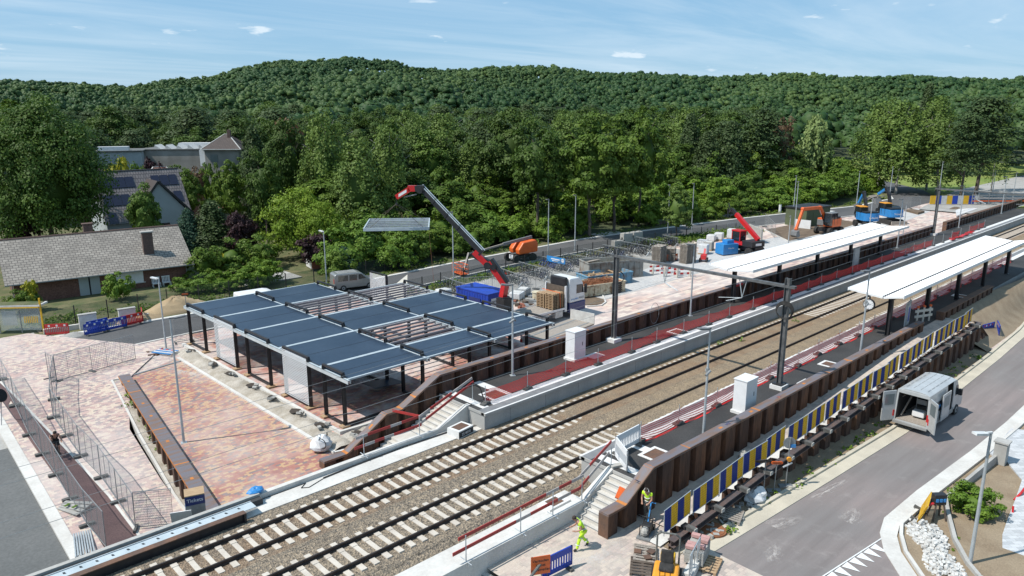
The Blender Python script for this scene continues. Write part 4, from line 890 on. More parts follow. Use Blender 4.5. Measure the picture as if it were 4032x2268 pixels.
for c in range(4):
    for k, (ya, yb) in enumerate(FR):
        if c == 3 and k == 0: ya, yb = 61.6, 59.0
        a = KP(c, ya); b = KP(c, yb); off = -.0
        m = MB()
        for p in (a, b):
            m.bx(p[0] - .11, p[0] + .11, p[1] - .075, p[1] - .055, 0.02, ZR + .22); m.bx(p[0] - .11, p[0] + .11, p[1] + .055, p[1] + .075, 0.02, ZR + .22); m.bx(p[0] - .012, p[0] + .012, p[1] - .055, p[1] + .055, 0.02, ZR + .22)
            m.obj('post', 'black_steel', Kt); m = MB()
        m = MB(); m.beam((a[0], a[1] + .08, ZR + .28), (b[0], b[1] - .08, ZR + .28), .16, .12); m.obj('top_rail', 'black_steel', Kt); m = MB(); m.beam((a[0], a[1], .12), (b[0], b[1], .12), .14, .14); m.obj('bottom_rail', 'black_steel', Kt)
        if (c, k) in mesh_at:
            m = MB(); z0, z1 = .22, ZR + .2; m.quad((a[0] - .14, a[1], z0), (b[0] - .14, b[1], z0), (b[0] - .14, b[1], z1), (a[0] - .14, a[1], z1)); o = m.obj('lattice_screen', 'steel_lattice', Kt); planar_uv(o, lambda co: (co.y, co.z))
# timber shutter boxes at the post feet, black plinth beam along the front
m = MB(); a = KP(0, 38.0); m.beam((a[0], a[1] - .1, .12), (a[0] + 5.5, a[1] + .1, .12), .16, .2); m.obj('plinth_beam', 'black_steel', Kt)
m = MB()
for k, (ya, yb) in enumerate(FR):
    for y in (ya, yb): p = KP(0, y); m.bx(p[0] - .34, p[0] + .2, y - .24, y + .24, 0.0, .10)
m.obj('timber_boxes', 'wood', Kt)
for c, k in ((1, 4), (2, 3)):
    a = KP(c, FR[k][1]); m = MB(); m.bx(a[0] + .3, a[0] + .55, a[1] - .6, a[1] + 1.0, 0.05, 1.0)
tag(MB().box((0, 0, .05), (2.6, 1.5, .03)).obj('steel_plate', 'roof_navy', loc=(26.9, 41.6, -1.0)), 'dark flat sheet lying under the front of the steel shelter', 'sheet').rotation_euler = (0, .12, .1)

# ================================================================ POLES, LAMPS, CATENARY
def lamp(label, loc, h, arm, rz, dark=True, cams=False, r=.065, group='street lamps', white=False):
    t = thing('street_lamp', label, 'street lamp', loc, rz, group); m = MB()
    m.tube((0, 0, 0), (0, 0, h * .45), r * 1.25, 10, 0, r); m.tube((0, 0, h * .45), (0, 0, h), r, 10, 0, r * .7); m.box((0, 0, .015), (.34, .34, .03)); m.obj('pole', 'galv', t)
    m = MB(); hm = 'lamp_white' if white else 'grey_plastic'
    m.box((arm / 2, 0, h + .02), (arm + .1, .09, .07)); m.box((arm / 2 + .25, 0, h + .03), (.62, .26, .09), ry=-.12); m.obj('lamp_head', hm, t)
    if cams:
        m = MB(); m.tube((-.08, .12, h * .63), (.25, .2, h * .6), .07, 8); m.tube((0, -.1, h * .63), (-.26, -.25, h * .6), .07, 8); m.tube((0, 0, h * .61), (0, 0, h * .65), .1, 8); m.obj('cameras', 'galv_dull', t)
    return t
R180 = RAD(180)
PL = [(31.28, 33.1, 'platform lamp with two cameras by the near end of the north platform', 1), (51.95, 33.3, 'platform lamp on the north platform short of the white roof', 0), (97.4, 33.3, 'platform lamp on the north platform just beyond the white roof', 0), (121.3, 33.4, 'platform lamp on the far north platform past the wall gap', 0), (143, 33.4, 'farthest platform lamp on the north platform', 0),
      (32.0, 19.3, 'platform lamp with cameras near the south end cabinet', 1), (51.9, 19.3, 'platform lamp with camera in front of the south platform roof', 1)]
for i, (x, y, lb, cm) in enumerate(PL): lamp('tall galvanised ' + lb, (x, y, .77), 6.05, .35, RAD(150) if y > 30 else RAD(160), cams=bool(cm), group='lamps on the platforms')
lamp('galvanised street lamp by the asphalt road beside the red and blue barriers', (19.14, 61.6, -1.5), 5.9, .25, RAD(120), white=True, r=.06)
lamp('tall galvanised lamp standing on the red block plaza', (13.62, 42.6, -1.5), 7.6, .5, RAD(-15))
RL = [(1786, 1105, 835, 'nearest the raised crane load'), (2158, 1015, 785, 'left of a pair behind the bicycle racks'), (2263, 985, 768, 'right of a pair behind the bicycle racks'), (2628, 928, 728, 'left of a pair beside the weedy corner'), (2722, 915, 722, 'right of a pair beside the weedy corner'), (3119, 885, 692, 'behind the green cabin'), (3125, 930, 715, 'in the soil bed before the green cabin'), (3368, 840, 675, 'behind the two blue excavators'), (3497, 822, 657, 'by the bend of the asphalt road'), (3555, 925, 808, 'beside the small dark planting bed'), (3690, 812, 637, 'beyond the striped barrier at the far end'), (3420, 925, 778, 'in front of the second blue excavator'), (3100, 1000, 850, 'between the red telehandler and the white roof'), (3905, 780, 670, 'far right behind the orange barriers'), (3985, 800, 680, 'nearest the right edge at the far end')]
for x, y, yt, lb in RL:
    p = NG(x, y); v = ray(x, yt); tt = math.hypot(p.x, p.y) / math.hypot(v.x, v.y); h = CAMH + v.z * tt - p.z
    lamp('slim galvanised lamp post along the back road, ' + lb, tuple(p), min(8.5, max(4.5, h)), .3, RAD(200), group='lamps along the back road')
p = NG(1283, 1118); lamp('galvanised street lamp behind the shelter by the silver car', (40.35, 73.0, -1.5), 6.0, .25, RAD(100), white=True)
lamp('galvanised street lamp with white head in the front garden at the right edge', (33.35, 6.95, -1.55), 6.35, .55, RAD(150), white=True, r=.07)
lamp('far street lamp half hidden among the trees', (178, 118, 2.0), 8.0, .4, RAD(200), group=None); lamp('short far lamp poking above the bushes', (190, 92, 2), 7, .4, RAD(0))
def mast(t, x, y, z0, z1):
    m = MB(); zz = z1 - z0
    for d in (-.14, .14): m.bx(x - .14, x + .14, y + d - .015, y + d + .015, z0, z1)
    m.bx(x - .015, x + .015, y - .13, y + .13, z0, z1)
    return m.obj('mast', 'mast_steel', t)
def portal(label, x, ya, yb, zt, name='catenary_portal'):
    t = thing(name, label, 'catenary portal', (x, 0, 0)); mast(t, 0, ya, .78, zt); mast(t, 0, yb, .78, zt)
    m = MB(); 
    for d in (-.1, .1): m.beam((d, ya - .5, zt - .5), (d, yb + .5, zt - .5), .05, .17)
    m.beam((0, ya - .5, zt - .44), (0, yb + .5, zt - .41), .24, .02); m.obj('cross_beam', 'mast_steel', t)
    [MB().bx(-.45, .45, y - .4, y + .4, .70, 1.02).obj('footing', 'white_tile', t) for y in (ya, yb)]
    m = MB(); m.bx(-.35, .35, ya - .3, ya + .3, 1.02, 1.12); m.obj('footing_cap', 'black_steel', t)
    m = MB()
    for yt in (24.2, 27.88):
        y2 = yt + (1.1 if yt > 26 else -1.1)
        m.tube((0, y2 - .25, zt - .6), (0, y2, 6.0), .03, 6); m.tube((0, y2 + .25, zt - .6), (0, y2, 6.0), .03, 6); m.tube((0, y2, 6.0), (0, yt, 5.6), .03, 6); m.tube((0, y2, 6.0), (-.6, yt + .2, 5.9), .02, 6)
    m.obj('drop_arms', 'galv', t); return t
tp = portal('near catenary portal: two steel masts and cross beam, black cable coil on one mast', 41.8, 20.15, 33.25, 7.75)
m = MB(); 
for k in range(5): m.ring((-.24 - .02 * k, 20.1, 5.85 - .03 * k), .52 - .02 * k, .03, (1, .2, 0), 24, k=5)
tag(m.obj('cable_coil', 'rubber', loc=(41.8, 0, 0)), 'black coil of cable hanging on the near catenary mast by the south platform', 'cable coil')
portal('far catenary portal beyond the white platform roofs', 111.3, 20.4, 33.6, 7.6)
m = MB(); [m.ring((0, 0, 0 - .02 * k), .42, .02, (1, .4, 0), 22, k=5) for k in range(3)]
tag(m.obj('cable_loop', 'rubber', loc=(42.3, 33.4, 5.6)), 'thin black cable loop hanging from the north catenary mast', 'cable loop')
m = MB(); m.ring((0, 0, 0), .85, .02, (0.1, 1, 0), 22, k=5); o = m.obj('cable_loop', 'galv_dull', loc=(47.5, 33.75, 1.75)); o.scale = (.55, 1, 1); tag(o, 'grey cable loop hanging on the north sheet pile wall right of the mast', 'cable loop')
# overhead wires
def wire(label, pts, r=.012, sag=0.0, m='black_steel', drops=False):
    mb = MB(); P = [Vector(p) for p in pts]; Q = []
    for a, b in zip(P[:-1], P[1:]):
        for k in range(10): t = k / 10; q = a.lerp(b, t); q.z -= sag * 4 * t * (1 - t); Q.append(q)
    Q.append(P[-1]); mb.path(Q, r, 4); return tag(mb.obj('overhead_wire', 'galv_dull'), label, 'overhead wire', 'overhead wires along the tracks')
for yt, nm in ((27.88, 'northern'), (24.2, 'southern')):
    wire('thin contact wire above the %s track' % nm, [(-30, yt, 5.45), (41.8, yt, 5.5), (111.3, yt, 5.5), (170, yt, 5.5)], .009)
    wire('sagging carrier wire above the %s track' % nm, [(-30, yt, 6.4), (41.8, yt, 6.6), (111.3, yt, 6.6), (170, yt, 6.6)], .008, .55)
# ================================================================ VEGETATION
def leafmesh(name, P, Nrm, S, T, m, core=None, coretint=0.0, asp=0.75):
    "P centres (n,3), Nrm normals, S sizes, T tint -> mesh of leaf-clump quads"
    n = len(P); r = rng; up = r.normal(size=(n, 3)); Nrm = Nrm / (np.linalg.norm(Nrm, axis=1)[:, None] + 1e-9)
    u = np.cross(Nrm, up); u /= (np.linalg.norm(u, axis=1)[:, None] + 1e-9); v = np.cross(Nrm, u)
    S = S[:, None]; a = r.uniform(.7, 1.3, (n, 4, 1))
    V = np.stack([P + u * S * a[:, 0], P + v * S * asp * a[:, 1], P - u * S * a[:, 2], P - v * S * asp * a[:, 3]], 1).reshape(-1, 3)
    F = np.arange(4 * n).reshape(-1, 4); tint = np.repeat(T, 1)
    if core is not None:
        cv, cf = core; o = len(V); V = np.vstack([V, cv]); 
    nf = n + (0 if core is None else len(core[1])); me = bpy.data.meshes.new(name)
    me.vertices.add(len(V)); me.vertices.foreach_set('co', V.astype(np.float32).ravel())
    loops = F.ravel()
    if core is not None: loops = np.concatenate([loops, (np.array(core[1]) + o).ravel()])
    me.loops.add(len(loops)); me.loops.foreach_set('vertex_index', loops.astype(np.int32))
    me.polygons.add(nf); me.polygons.foreach_set('loop_start', (np.arange(nf) * 4).astype(np.int32)); me.polygons.foreach_set('loop_total', np.full(nf, 4, np.int32))
    me.update(calc_edges=True); at = me.attributes.new('tint', 'FLOAT', 'FACE')
    tt = tint if core is None else np.concatenate([tint, np.full(len(core[1]), coretint)]); at.data.foreach_set('value', np.clip(tt, 0, 1).astype(np.float32))
    me.materials.append(M[m]); return me
def coreblob(rx, ry, rz, cz, k=0.72, n=10, m=7, r=rng):
    V = []; F = []
    for j in range(m + 1):
        t = pi * j / m
        for i in range(n):
            q = k * r.uniform(.8, 1.12) if 0 < j < m else k; V.append((rx * q * sin(t) * cos(2 * pi * i / n), ry * q * sin(t) * sin(2 * pi * i / n), cz + rz * q * cos(t)))
    for j in range(m):
        for i in range(n): F.append((j * n + i, j * n + (i + 1) % n, (j + 1) * n + (i + 1) % n, (j + 1) * n + i))
    return np.array(V), F
def crown_broad(seed, H=15.0, W=10.0, base=0.22, ncl=85, lf=120, ls=0.21, m='leaf_dark', flat=1.0, name='crown'):
    r = np.random.default_rng(seed); rx = W / 2; rz = H * (1 - base) / 2; cz = H - rz
    C = []; 
    while len(C) < ncl:
        d = r.normal(size=3); d /= np.linalg.norm(d)
        if d[2] < -0.75: continue
        k = r.uniform(.62, .98) if r.random() < .8 else r.uniform(.3, .6)
        az_ = atan2(d[1], d[0]); lob = 1 + .16 * sin(3 * az_ + seed) * (1 - abs(d[2])) + .10 * sin(5 * az_ + 2 * seed + 4 * d[2]); k *= lob
        C.append((d[0] * rx * k, d[1] * rx * k, cz + d[2] * rz * k * (1 if d[2] > 0 else .85)))
    C = np.array(C); P = []; Nn = []; T = []; S = []
    for c in C:
        cr_ = r.uniform(.55, 1.0) * W * .135; n = int(lf * r.uniform(.7, 1.3)); d = r.normal(size=(n, 3)); d /= np.linalg.norm(d, axis=1)[:, None]
        d[:, 2] = np.abs(d[:, 2]) * np.where(r.random(n) < .82, 1, -1); q = r.uniform(.55, 1.05, n)[:, None] * cr_
        P.append(c + d * q * np.array([1.15, 1.15, .8])); out = (c - np.array([0, 0, cz])); out = out / (np.linalg.norm(out) + .1)
        Nn.append(d * .8 + out * .5 + r.normal(size=(n, 3)) * .45 + np.array([0, 0, .35])); tc_ = r.uniform(0, .75); T.append(np.clip(tc_ + r.normal(size=n) * .16, 0, 1)); S.append(r.uniform(.6, 1.35, n) * ls)
    return leafmesh(name, np.vstack(P), np.vstack(Nn), np.concatenate(S), np.concatenate(T), m, coreblob(rx, rx, rz, cz, .56 if H > 8 else .42, r=r))
def crown_birch(seed, H=16.0, W=7.0, base=0.18, m='leaf_birch', n=190, ls=0.14, name='crown'):
    r = np.random.default_rng(seed); P = []; Nn = []; T = []; S = []
    for k in range(n):
        h = r.uniform(base, 1.0) ** .85; rad = W / 2 * (1 - ((h - .45) / .62) ** 2) if h > .45 else W / 2 * (.72 + .28 * h / .45); rad = max(.35, rad) * r.uniform(.35, 1.0) ** .6
        a = r.uniform(0, 6.28); x, y, z = rad * cos(a), rad * sin(a), h * H; L_ = r.uniform(1.0, 2.8); q = int(L_ * 17); t = r.uniform(0, 1, q)
        xx = x + r.normal(size=q) * .28 + t * cos(a) * .25; yy = y + r.normal(size=q) * .28 + t * sin(a) * .25; zz = z - t * L_ + r.normal(size=q) * .1 + .3
        P.append(np.stack([xx, yy, zz], 1)); Nn.append(np.stack([np.full(q, cos(a)), np.full(q, sin(a)), np.full(q, .35)], 1) + r.normal(size=(q, 3)) * .5); T.append(np.clip(r.uniform(0, .8) + r.normal(size=q) * .15, 0, 1)); S.append(r.uniform(.6, 1.3, q) * ls)
    return leafmesh(name, np.vstack(P), np.vstack(Nn), np.concatenate(S), np.concatenate(T), m, coreblob(W * .36, W * .36, H * .36, H * .56, .62, r=r), asp=1.1)
def crown_pine(seed, H=17.0, W=8.0, base=0.35, m='leaf_pine', n=80, ls=0.2, name='crown'):
    r = np.random.default_rng(seed); P = []; Nn = []; T = []; S = []
    for k in range(n):
        h = base + (1 - base) * (k + .5) / n + r.uniform(-.02, .02); rad = W / 2 * (1.02 - ((h - base) / (1 - base)) ** 2.2 * .8) * r.uniform(.25, 1.05); a = k * 2.4 + r.uniform(-.5, .5)
        c = np.array([rad * cos(a), rad * sin(a), h * H]); q = int(r.uniform(60, 100)); d = r.normal(size=(q, 3)); P.append(c + d * np.array([.85, .85, .26]) * r.uniform(.7, 1.25)); Nn.append(np.array([0, 0, 1.0]) + d * .55); T.append(np.clip(r.uniform(0, .8) + d[:, 2] * .2, 0, 1)); S.append(r.uniform(.6, 1.3, q) * ls)
    return leafmesh(name, np.vstack(P), np.vstack(Nn), np.concatenate(S), np.concatenate(T), m, coreblob(W * .3, W * .3, H * .27, H * .66, .62, r=r))
def crown_cone(seed, H=14.0, W=6.0, base=0.04, m='leaf_pine', n=190, ls=0.18, name='crown'):
    r = np.random.default_rng(seed); P = []; Nn = []; T = []; S = []
    for k in range(n):
        h = base + (1 - base) * (k / n) ** .9; rad = W / 2 * (1 - (h - base) / (1 - base)) ** .75 * r.uniform(.8, 1.08) + .1; a = k * 2.4 + r.uniform(-.4, .4); q = 50
        c = np.array([rad * cos(a), rad * sin(a), h * H]); d = r.normal(size=(q, 3)) * np.array([.38, .38, .5]) * (0.6 + rad * .25); d[:, 2] -= .25; P.append(c + d); Nn.append(np.array([cos(a), sin(a), .5]) + r.normal(size=(q, 3)) * .5); T.append(np.clip(r.uniform(0, .9) + d[:, 2] * .25, 0, 1)); S.append(r.uniform(.6, 1.3, q) * ls)
    cv = []; cf = []
    for j in range(6):
        for i in range(9): q = (1 - j / 6) * .72 * W / 2 + .05; cv.append((q * cos(i * .698), q * sin(i * .698), H * (base + (1 - base) * j / 5 * .92)))
    for j in range(5):
        for i in range(9): cf.append((j * 9 + i, j * 9 + (i + 1) % 9, (j + 1) * 9 + (i + 1) % 9, (j + 1) * 9 + i))
    return leafmesh(name, np.vstack(P), np.vstack(Nn), np.concatenate(S), np.concatenate(T), m, (np.array(cv), cf))
def trunk_mesh(H, r0, m='trunk', seed=1, lean=.4, limbs=6, top=.8):
    r = random.Random(seed); mb = MB(); P = [Vector((0, 0, -.3))]; k = 6
    for i in range(1, k + 1): P.append(Vector((r.uniform(-1, 1) * lean * i / k, r.uniform(-1, 1) * lean * i / k, H * top * i / k)))
    for i in range(k): mb.tube(P[i], P[i + 1], r0 * (1 - i / k * .8), 7, 0, r0 * (1 - (i + 1) / k * .8), cap=False)
    for j in range(limbs):
        i = r.randint(2, k - 1); a = r.uniform(0, 6.28); l = H * r.uniform(.12, .24); p = P[i]; q = p + Vector((cos(a) * l, sin(a) * l, l * r.uniform(.5, 1.1))); mb.tube(p, q, r0 * .38 * (1 - i / k * .5), 5, 0, r0 * .1, cap=False)
    return mb.mesh('trunk', m)
TR = {}
def reg(k, crowns, trunk, H, W): TR[k] = (crowns, trunk, H, W)
reg('oak', [crown_broad(i + 1, m='leaf_dark') for i in range(4)], trunk_mesh(15, .3, seed=1), 15, 10)
reg('ash', [crown_broad(i + 11, H=15, W=8.5, m='leaf_mid', ncl=70, base=.15) for i in range(3)], trunk_mesh(15, .26, seed=2), 15, 8.5)
reg('bush', [crown_broad(i + 31, H=4.2, W=5.2, base=-.1, ncl=50, lf=80, ls=.14, m='leaf_bright') for i in range(4)], trunk_mesh(3.0, .09, seed=4, limbs=8), 4.2, 5.2)
reg('shrub', [crown_broad(i + 41, H=5.2, W=5.6, base=-.1, ncl=50, lf=85, ls=.15, m='leaf_mid') for i in range(3)], trunk_mesh(3.6, .1, seed=5, limbs=8), 5.2, 5.6)
reg('birch', [crown_birch(i + 51) for i in range(3)], trunk_mesh(16, .17, 'birch_bark', seed=6, lean=.9, limbs=11, top=.96), 16, 7)
reg('pine', [crown_pine(i + 61) for i in range(3)], trunk_mesh(17, .24, seed=7, top=.92), 17, 8)
reg('cypress', [crown_cone(i + 71) for i in range(2)], trunk_mesh(14, .22, seed=8, lean=.1), 14, 6)
reg('willow', [crown_birch(81, H=13, W=9, m='leaf_willow', n=150, ls=.24, base=.3)], trunk_mesh(13, .3, seed=9), 13, 9)
reg('chestnut', [crown_broad(91, H=24, W=23, base=.04, ncl=250, lf=92, ls=.42, m='leaf_chestnut', name='crown')] if False else [], None, 24, 23)
leafmat('leaf_chestnut', (0.032, 0.075, 0.010), (0.125, 0.20, 0.024), (0.05, 0.10, 0.015))
reg('chestnut', [crown_broad(91, H=24, W=22, base=.04, ncl=300, lf=190, ls=.20, m='leaf_chestnut')], trunk_mesh(22, .55, seed=10), 24, 22)
reg('purple', [crown_broad(95, H=6, W=6, base=.1, ncl=60, lf=60, ls=.22, m='leaf_purple')], trunk_mesh(5.5, .12, seed=11), 6, 6)
reg('yellow', [crown_broad(96, H=2.6, W=3.2, base=-.1, ncl=40, lf=45, ls=.14, m='leaf_yellow')], trunk_mesh(2, .07, seed=12), 2.6, 3.2)
reg('bamboo', [crown_birch(97, H=7.5, W=10, m='leaf_lime', n=200, ls=.2, base=.25)] if False else [], None, 7.5, 10)
leafmat('leaf_lime', (0.12, 0.20, 0.015), (0.21, 0.29, 0.03), (0.16, 0.24, 0.02))
reg('bamboo', [crown_broad(98, H=6.5, W=8, base=-.05, ncl=150, lf=80, ls=.12, m='leaf_lime')], trunk_mesh(5, .1, seed=13), 6.5, 8)
reg('bluefir', [crown_cone(75, H=9, W=7, m='leaf_blue', n=120)], trunk_mesh(8, .15, seed=14, lean=.1), 9, 7)
reg('brown', [crown_broad(99, H=12, W=7, base=.3, ncl=40, lf=35, ls=.25, m='leaf_brown')], trunk_mesh(12, .2, seed=15, limbs=14), 12, 7)
reg('lime', [crown_broad(77, H=9, W=5, base=.02, ncl=80, lf=90, ls=.15, m='leaf_birch')], trunk_mesh(8, .12, seed=23), 9, 5)
NAMES = {'lime': 'broadleaf_tree', 'oak': 'broadleaf_tree', 'ash': 'broadleaf_tree', 'bush': 'bush', 'shrub': 'bush', 'birch': 'birch_tree', 'pine': 'pine_tree', 'cypress': 'conifer', 'willow': 'willow_tree', 'chestnut': 'chestnut_tree', 'purple': 'copper_leaved_tree', 'yellow': 'yellow_shrub', 'bamboo': 'bamboo_thicket', 'bluefir': 'conifer', 'brown': 'dead_tree'}
tcount = {}
def tree(kind, x, y, z, h, wd, label, group=None, seed=None, cat=None):
    crowns, tm, H, W = TR[kind]; r = random.Random(seed if seed is not None else int(x * 31 + y * 17)); sz = h / H; sx = wd / W
    t = thing(NAMES[kind], label, cat or ('bush' if kind in ('bush', 'shrub', 'yellow') else 'tree'), (x, y, z), r.uniform(0, 6.28), group, (sx, sx, sz))
    c = bpy.data.objects.new('crown' if kind not in ('bush', 'shrub', 'yellow', 'bamboo') else 'foliage', r.choice(crowns)); col.objects.link(c); c.parent = t
    b = bpy.data.objects.new('trunk' if kind not in ('bush', 'shrub', 'yellow', 'bamboo') else 'stem', tm); col.objects.link(b); b.parent = t
    return t
def ttop(px, row, x, y):
    v = ray(px, row); return CAMH + v.z * math.hypot(x, y) / math.hypot(v.x, v.y)
def ftree(kind, px, top, R, wpx, label, group=None, base=None):
    "tree seen in the column px of the survey photo, R metres away, crown top at image row top"
    v = ray(px, 500); k = R / math.hypot(v.x, v.y); x, y = v.x * k, v.y * k; z = terrain(x, y) if base is None else base
    return tree(kind, x, y, z - .1, max(1.0, ttop(px, top, x, y) - z), wpx * R / FPX, label, group)
FT = [  # kind, px, top row, distance, width px, label
 ('chestnut', 140, 395, 108, 400, 'huge dark chestnut tree behind the long bungalow at the left edge'),
 ('ash', 40, 395, 150, 240, 'broad green tree behind the huge chestnut at the left edge'),
 ('cypress', 990, 500, 122, 150, 'dark conifer right of the solar panelled house'),
 ('birch', 1270, 430, 112, 200, 'tall drooping birch with white trunk left of the crane tip'), ('birch', 1400, 545, 103, 230, 'large leaning birch just above the hanging steel frame'), ('birch', 1520, 500, 108, 180, 'birch with bent white trunk right of the crane tip'),
 ('birch', 1640, 450, 130, 170, 'slender pale birch behind the crane tip'), ('birch', 1740, 520, 125, 150, 'pale birch right above the crane knuckle'),
 ('bamboo', 1150, 735, 100, 260, 'bright lime green bamboo thicket behind the parked cars'), ('bamboo', 1240, 790, 96, 170, 'smaller lime green thicket right of the bamboo'),
 ('purple', 1215, 915, 92, 135, 'dark purple leaved tree over the white shed'), ('purple', 570, 622, 150, 80, 'purple leaved tree behind the red tiled roof'), ('purple', 620, 640, 145, 70, 'lower purple leaved tree beside the grey wall'), ('purple', 30, 860, 108, 110, 'purple bush at the left end of the bungalow'), ('purple', 905, 830, 100, 120, 'dark purple shrub right of the bungalow ridge'),
 ('yellow', 858, 985, 93, 80, 'yellow green shrub at the right end of the bungalow'), ('yellow', 10, 1100, 84, 60, 'yellow green shrub at the lower left edge'), ('ash', 530, 700, 98, 120, 'young green tree before the solar panelled house'),
 ('bluefir', 1330, 975, 88, 130, 'blue green conifer left of the hanging steel frame cable'), ('bluefir', 700, 830, 104, 130, 'blue green conifer behind the bungalow roof'), ('cypress', 800, 790, 104, 170, 'spreading dark conifer behind the right end of the bungalow'),
 ('willow', 3215, 455, 165, 130, 'pale weeping willow right of the brown tree'), ('pine', 3010, 430, 155, 190, 'large rounded pine left of the brown tree'), ('brown', 3085, 440, 160, 90, 'half dead brown tree left of the weeping willow'),
 ('cypress', 2720, 450, 150, 130, 'tall cypress left of three near the hidden brick house'), ('cypress', 2790, 520, 146, 150, 'middle cypress of three near the hidden brick house'), ('cypress', 2880, 480, 148, 150, 'right cypress of three near the hidden brick house'),
 ('birch', 3480, 385, 175, 190, 'tall pale birch left of the dark pyramid conifer'), ('birch', 3560, 400, 170, 180, 'wide pale birch below the dark pyramid conifer'), ('birch', 3680, 380, 180, 170, 'tall pale birch right of the dark pyramid conifer'), ('birch', 3720, 450, 172, 180, 'broad pale birch above the meadow edge'), ('cypress', 3640, 335, 230, 90, 'dark pyramid shaped conifer at the skyline right'),
 ('pine', 3880, 380, 170, 220, 'dark pine on bare trunks standing on the meadow'), ('pine', 3820, 450, 160, 150, 'lower dark pine at the left of the meadow'), ('birch', 3940, 370, 185, 90, 'yellowish birch behind the meadow pines'),
 ('oak', 2000, 420, 118, 260, 'large dark oak left of centre behind the back road'), ('oak', 2120, 470, 108, 230, 'large dark oak in the middle behind the back road'), ('ash', 2330, 460, 108, 230, 'large green maple behind the bicycle racks'), ('ash', 2430, 470, 112, 210, 'large light green maple right of the oak'), ('ash', 2530, 420, 118, 170, 'green tree with rounded top by the brick house'), ('lime', 2685, 725, 108, 110, 'pale yellowish tree behind the lamp pair'),
 ('oak', 1120, 480, 118, 170, 'dark green tree left of the tall birches'), ('brown', 1130, 440, 130, 110, 'brownish tree behind the tall birches'), ('bush', 1000, 1010, 86, 140, 'round bush right of the bungalow'), ('oak', 1020, 590, 108, 150, 'dark tree right of the hip roofed house'), ('ash', 880, 640, 118, 110, 'green tree below the hip roofed white house'), ('ash', 720, 655, 128, 90, 'green tree beside the grey wall'), ('brown', 755, 640, 135, 50, 'small rust brown tree beside the grey wall'),
 ('yellow', 440, 600, 132, 110, 'yellow green shrubs before the blue corrugated shed'), ('bush', 385, 1075, 84.5, 105, 'leafy bush against the bungalow wall beside the door'),
]
for i, (px, top) in enumerate([(450, 622), (520, 640), (600, 648), (660, 638), (710, 650), (790, 640), (840, 632), (900, 628), (950, 620)]): FT.append((['ash', 'bush', 'shrub', 'ash'][i % 4], px, top, 146 + i % 3 * 3, 75, 'green garden tree in front of the warehouse and the hip roofed house', 'garden trees before the warehouse'))
for f in FT: ftree(*f)
# filler woods: individual trees behind the back road
used = []
def roadfar(x):
    for a, b in zip(farE[:-1], farE[1:]):
        if x <= b[0]: return a[1] + (b[1] - a[1]) * max(0, (x - a[0])) / (b[0] - a[0])
    return 74 + (x - 182) * .6
rf = random.Random(5)
def proj(x, y, z):
    q = Vector((x, y, z - CAMH)); w_ = q.dot(cd)
    return (2016 + FPX * q.dot(cr) / w_, 1134 - FPX * q.dot(cu) / w_) if w_ > 1 else (-9999, 0)
CLEAR = [(-100, 960, 520, 1300), (960, 1290, 860, 1200)]   # gardens and houses: only chosen trees
GRP = {'oak': ('dark broadleaf tree in the woods behind the back road', 'dark trees of the near woods'), 'ash': ('mid green broadleaf tree in the woods behind the back road', 'green trees of the near woods'), 'birch': ('pale drooping birch in the woods behind the back road', 'birches of the near woods'), 'pine': ('blue grey pine in the woods behind the back road', 'pines of the near woods'),
       'bush': ('bright green bush at the edge of the back road', 'bushes along the back road'), 'shrub': ('mid green shrub at the edge of the back road', 'shrubs along the back road')}
cand = []
gx = 4.0; x = -10
pts = []
tries = 0
while tries < 60000 and len(pts) < 620:
    tries += 1; x = rf.uniform(-20, 300); y = rf.uniform(60, 262); R = math.hypot(x, y)
    if R > 262: continue
    yr = roadfar(x) if x > 12 else 71.5; s = y - yr
    if x > 150: s = min(s, 60 + 0) if y > 60 else y - 50
    if s < 2.4: continue
    p = proj(x, y, terrain(x, y))
    if p[0] < -350 or p[0] > 4350: continue
    small = s < 11; mind = 3.6 if small else (6.0 if s < 30 else 8.2)
    if any((x - a) ** 2 + (y - b) ** 2 < mind * mind for a, b, _, _, _ in pts): continue
    if (R < 172 and any(c0 < p[0] < c1 and c2 < p[1] < c3 for c0, c1, c2, c3 in CLEAR)) or (p[0] < 960 and R < 150): continue
    if 2280 < p[0] < 2500 and 880 < p[1] < 960: continue
    if 3560 < p[0] < 3760 and 700 < p[1] < 800: pass
    if 3730 < p[0] < 4100 and 620 < p[1] < 790: continue     # meadow
    if 2560 < p[0] < 2700 and 560 < p[1] < 720: 
        if s < 60 and rf.random() < .5: continue
    pts.append((x, y, s, p[0], R))
for (x, y, s, px, R) in pts:
    z = terrain(x, y)
    if s < 11: k = rf.choice(['bush', 'bush', 'shrub']); h = rf.uniform(2.2, 3.6) + s * .33; wd = h * rf.uniform(1.0, 1.35)
    elif s < 26:
        k = rf.choice(['ash', 'shrub', 'oak', 'shrub', 'bush']) ; h = rf.uniform(6, 8.5) + (s - 11) * .25; wd = h * rf.uniform(.7, .95)
    else:
        k = rf.choice(['oak', 'oak', 'ash', 'birch', 'pine', 'oak', 'pine']); h = rf.uniform(13, 18) + (1.5 if px < 1200 else 0); wd = h * rf.uniform(.5, .68)
        if 1500 < px < 2400 and R > 150: k = rf.choice(['birch', 'birch', 'oak', 'pine'])
        if px < 1000: k = rf.choice(['pine', 'oak', 'oak', 'pine'])
    tree(k, x, y, z - .1, h, wd, *GRP[k])
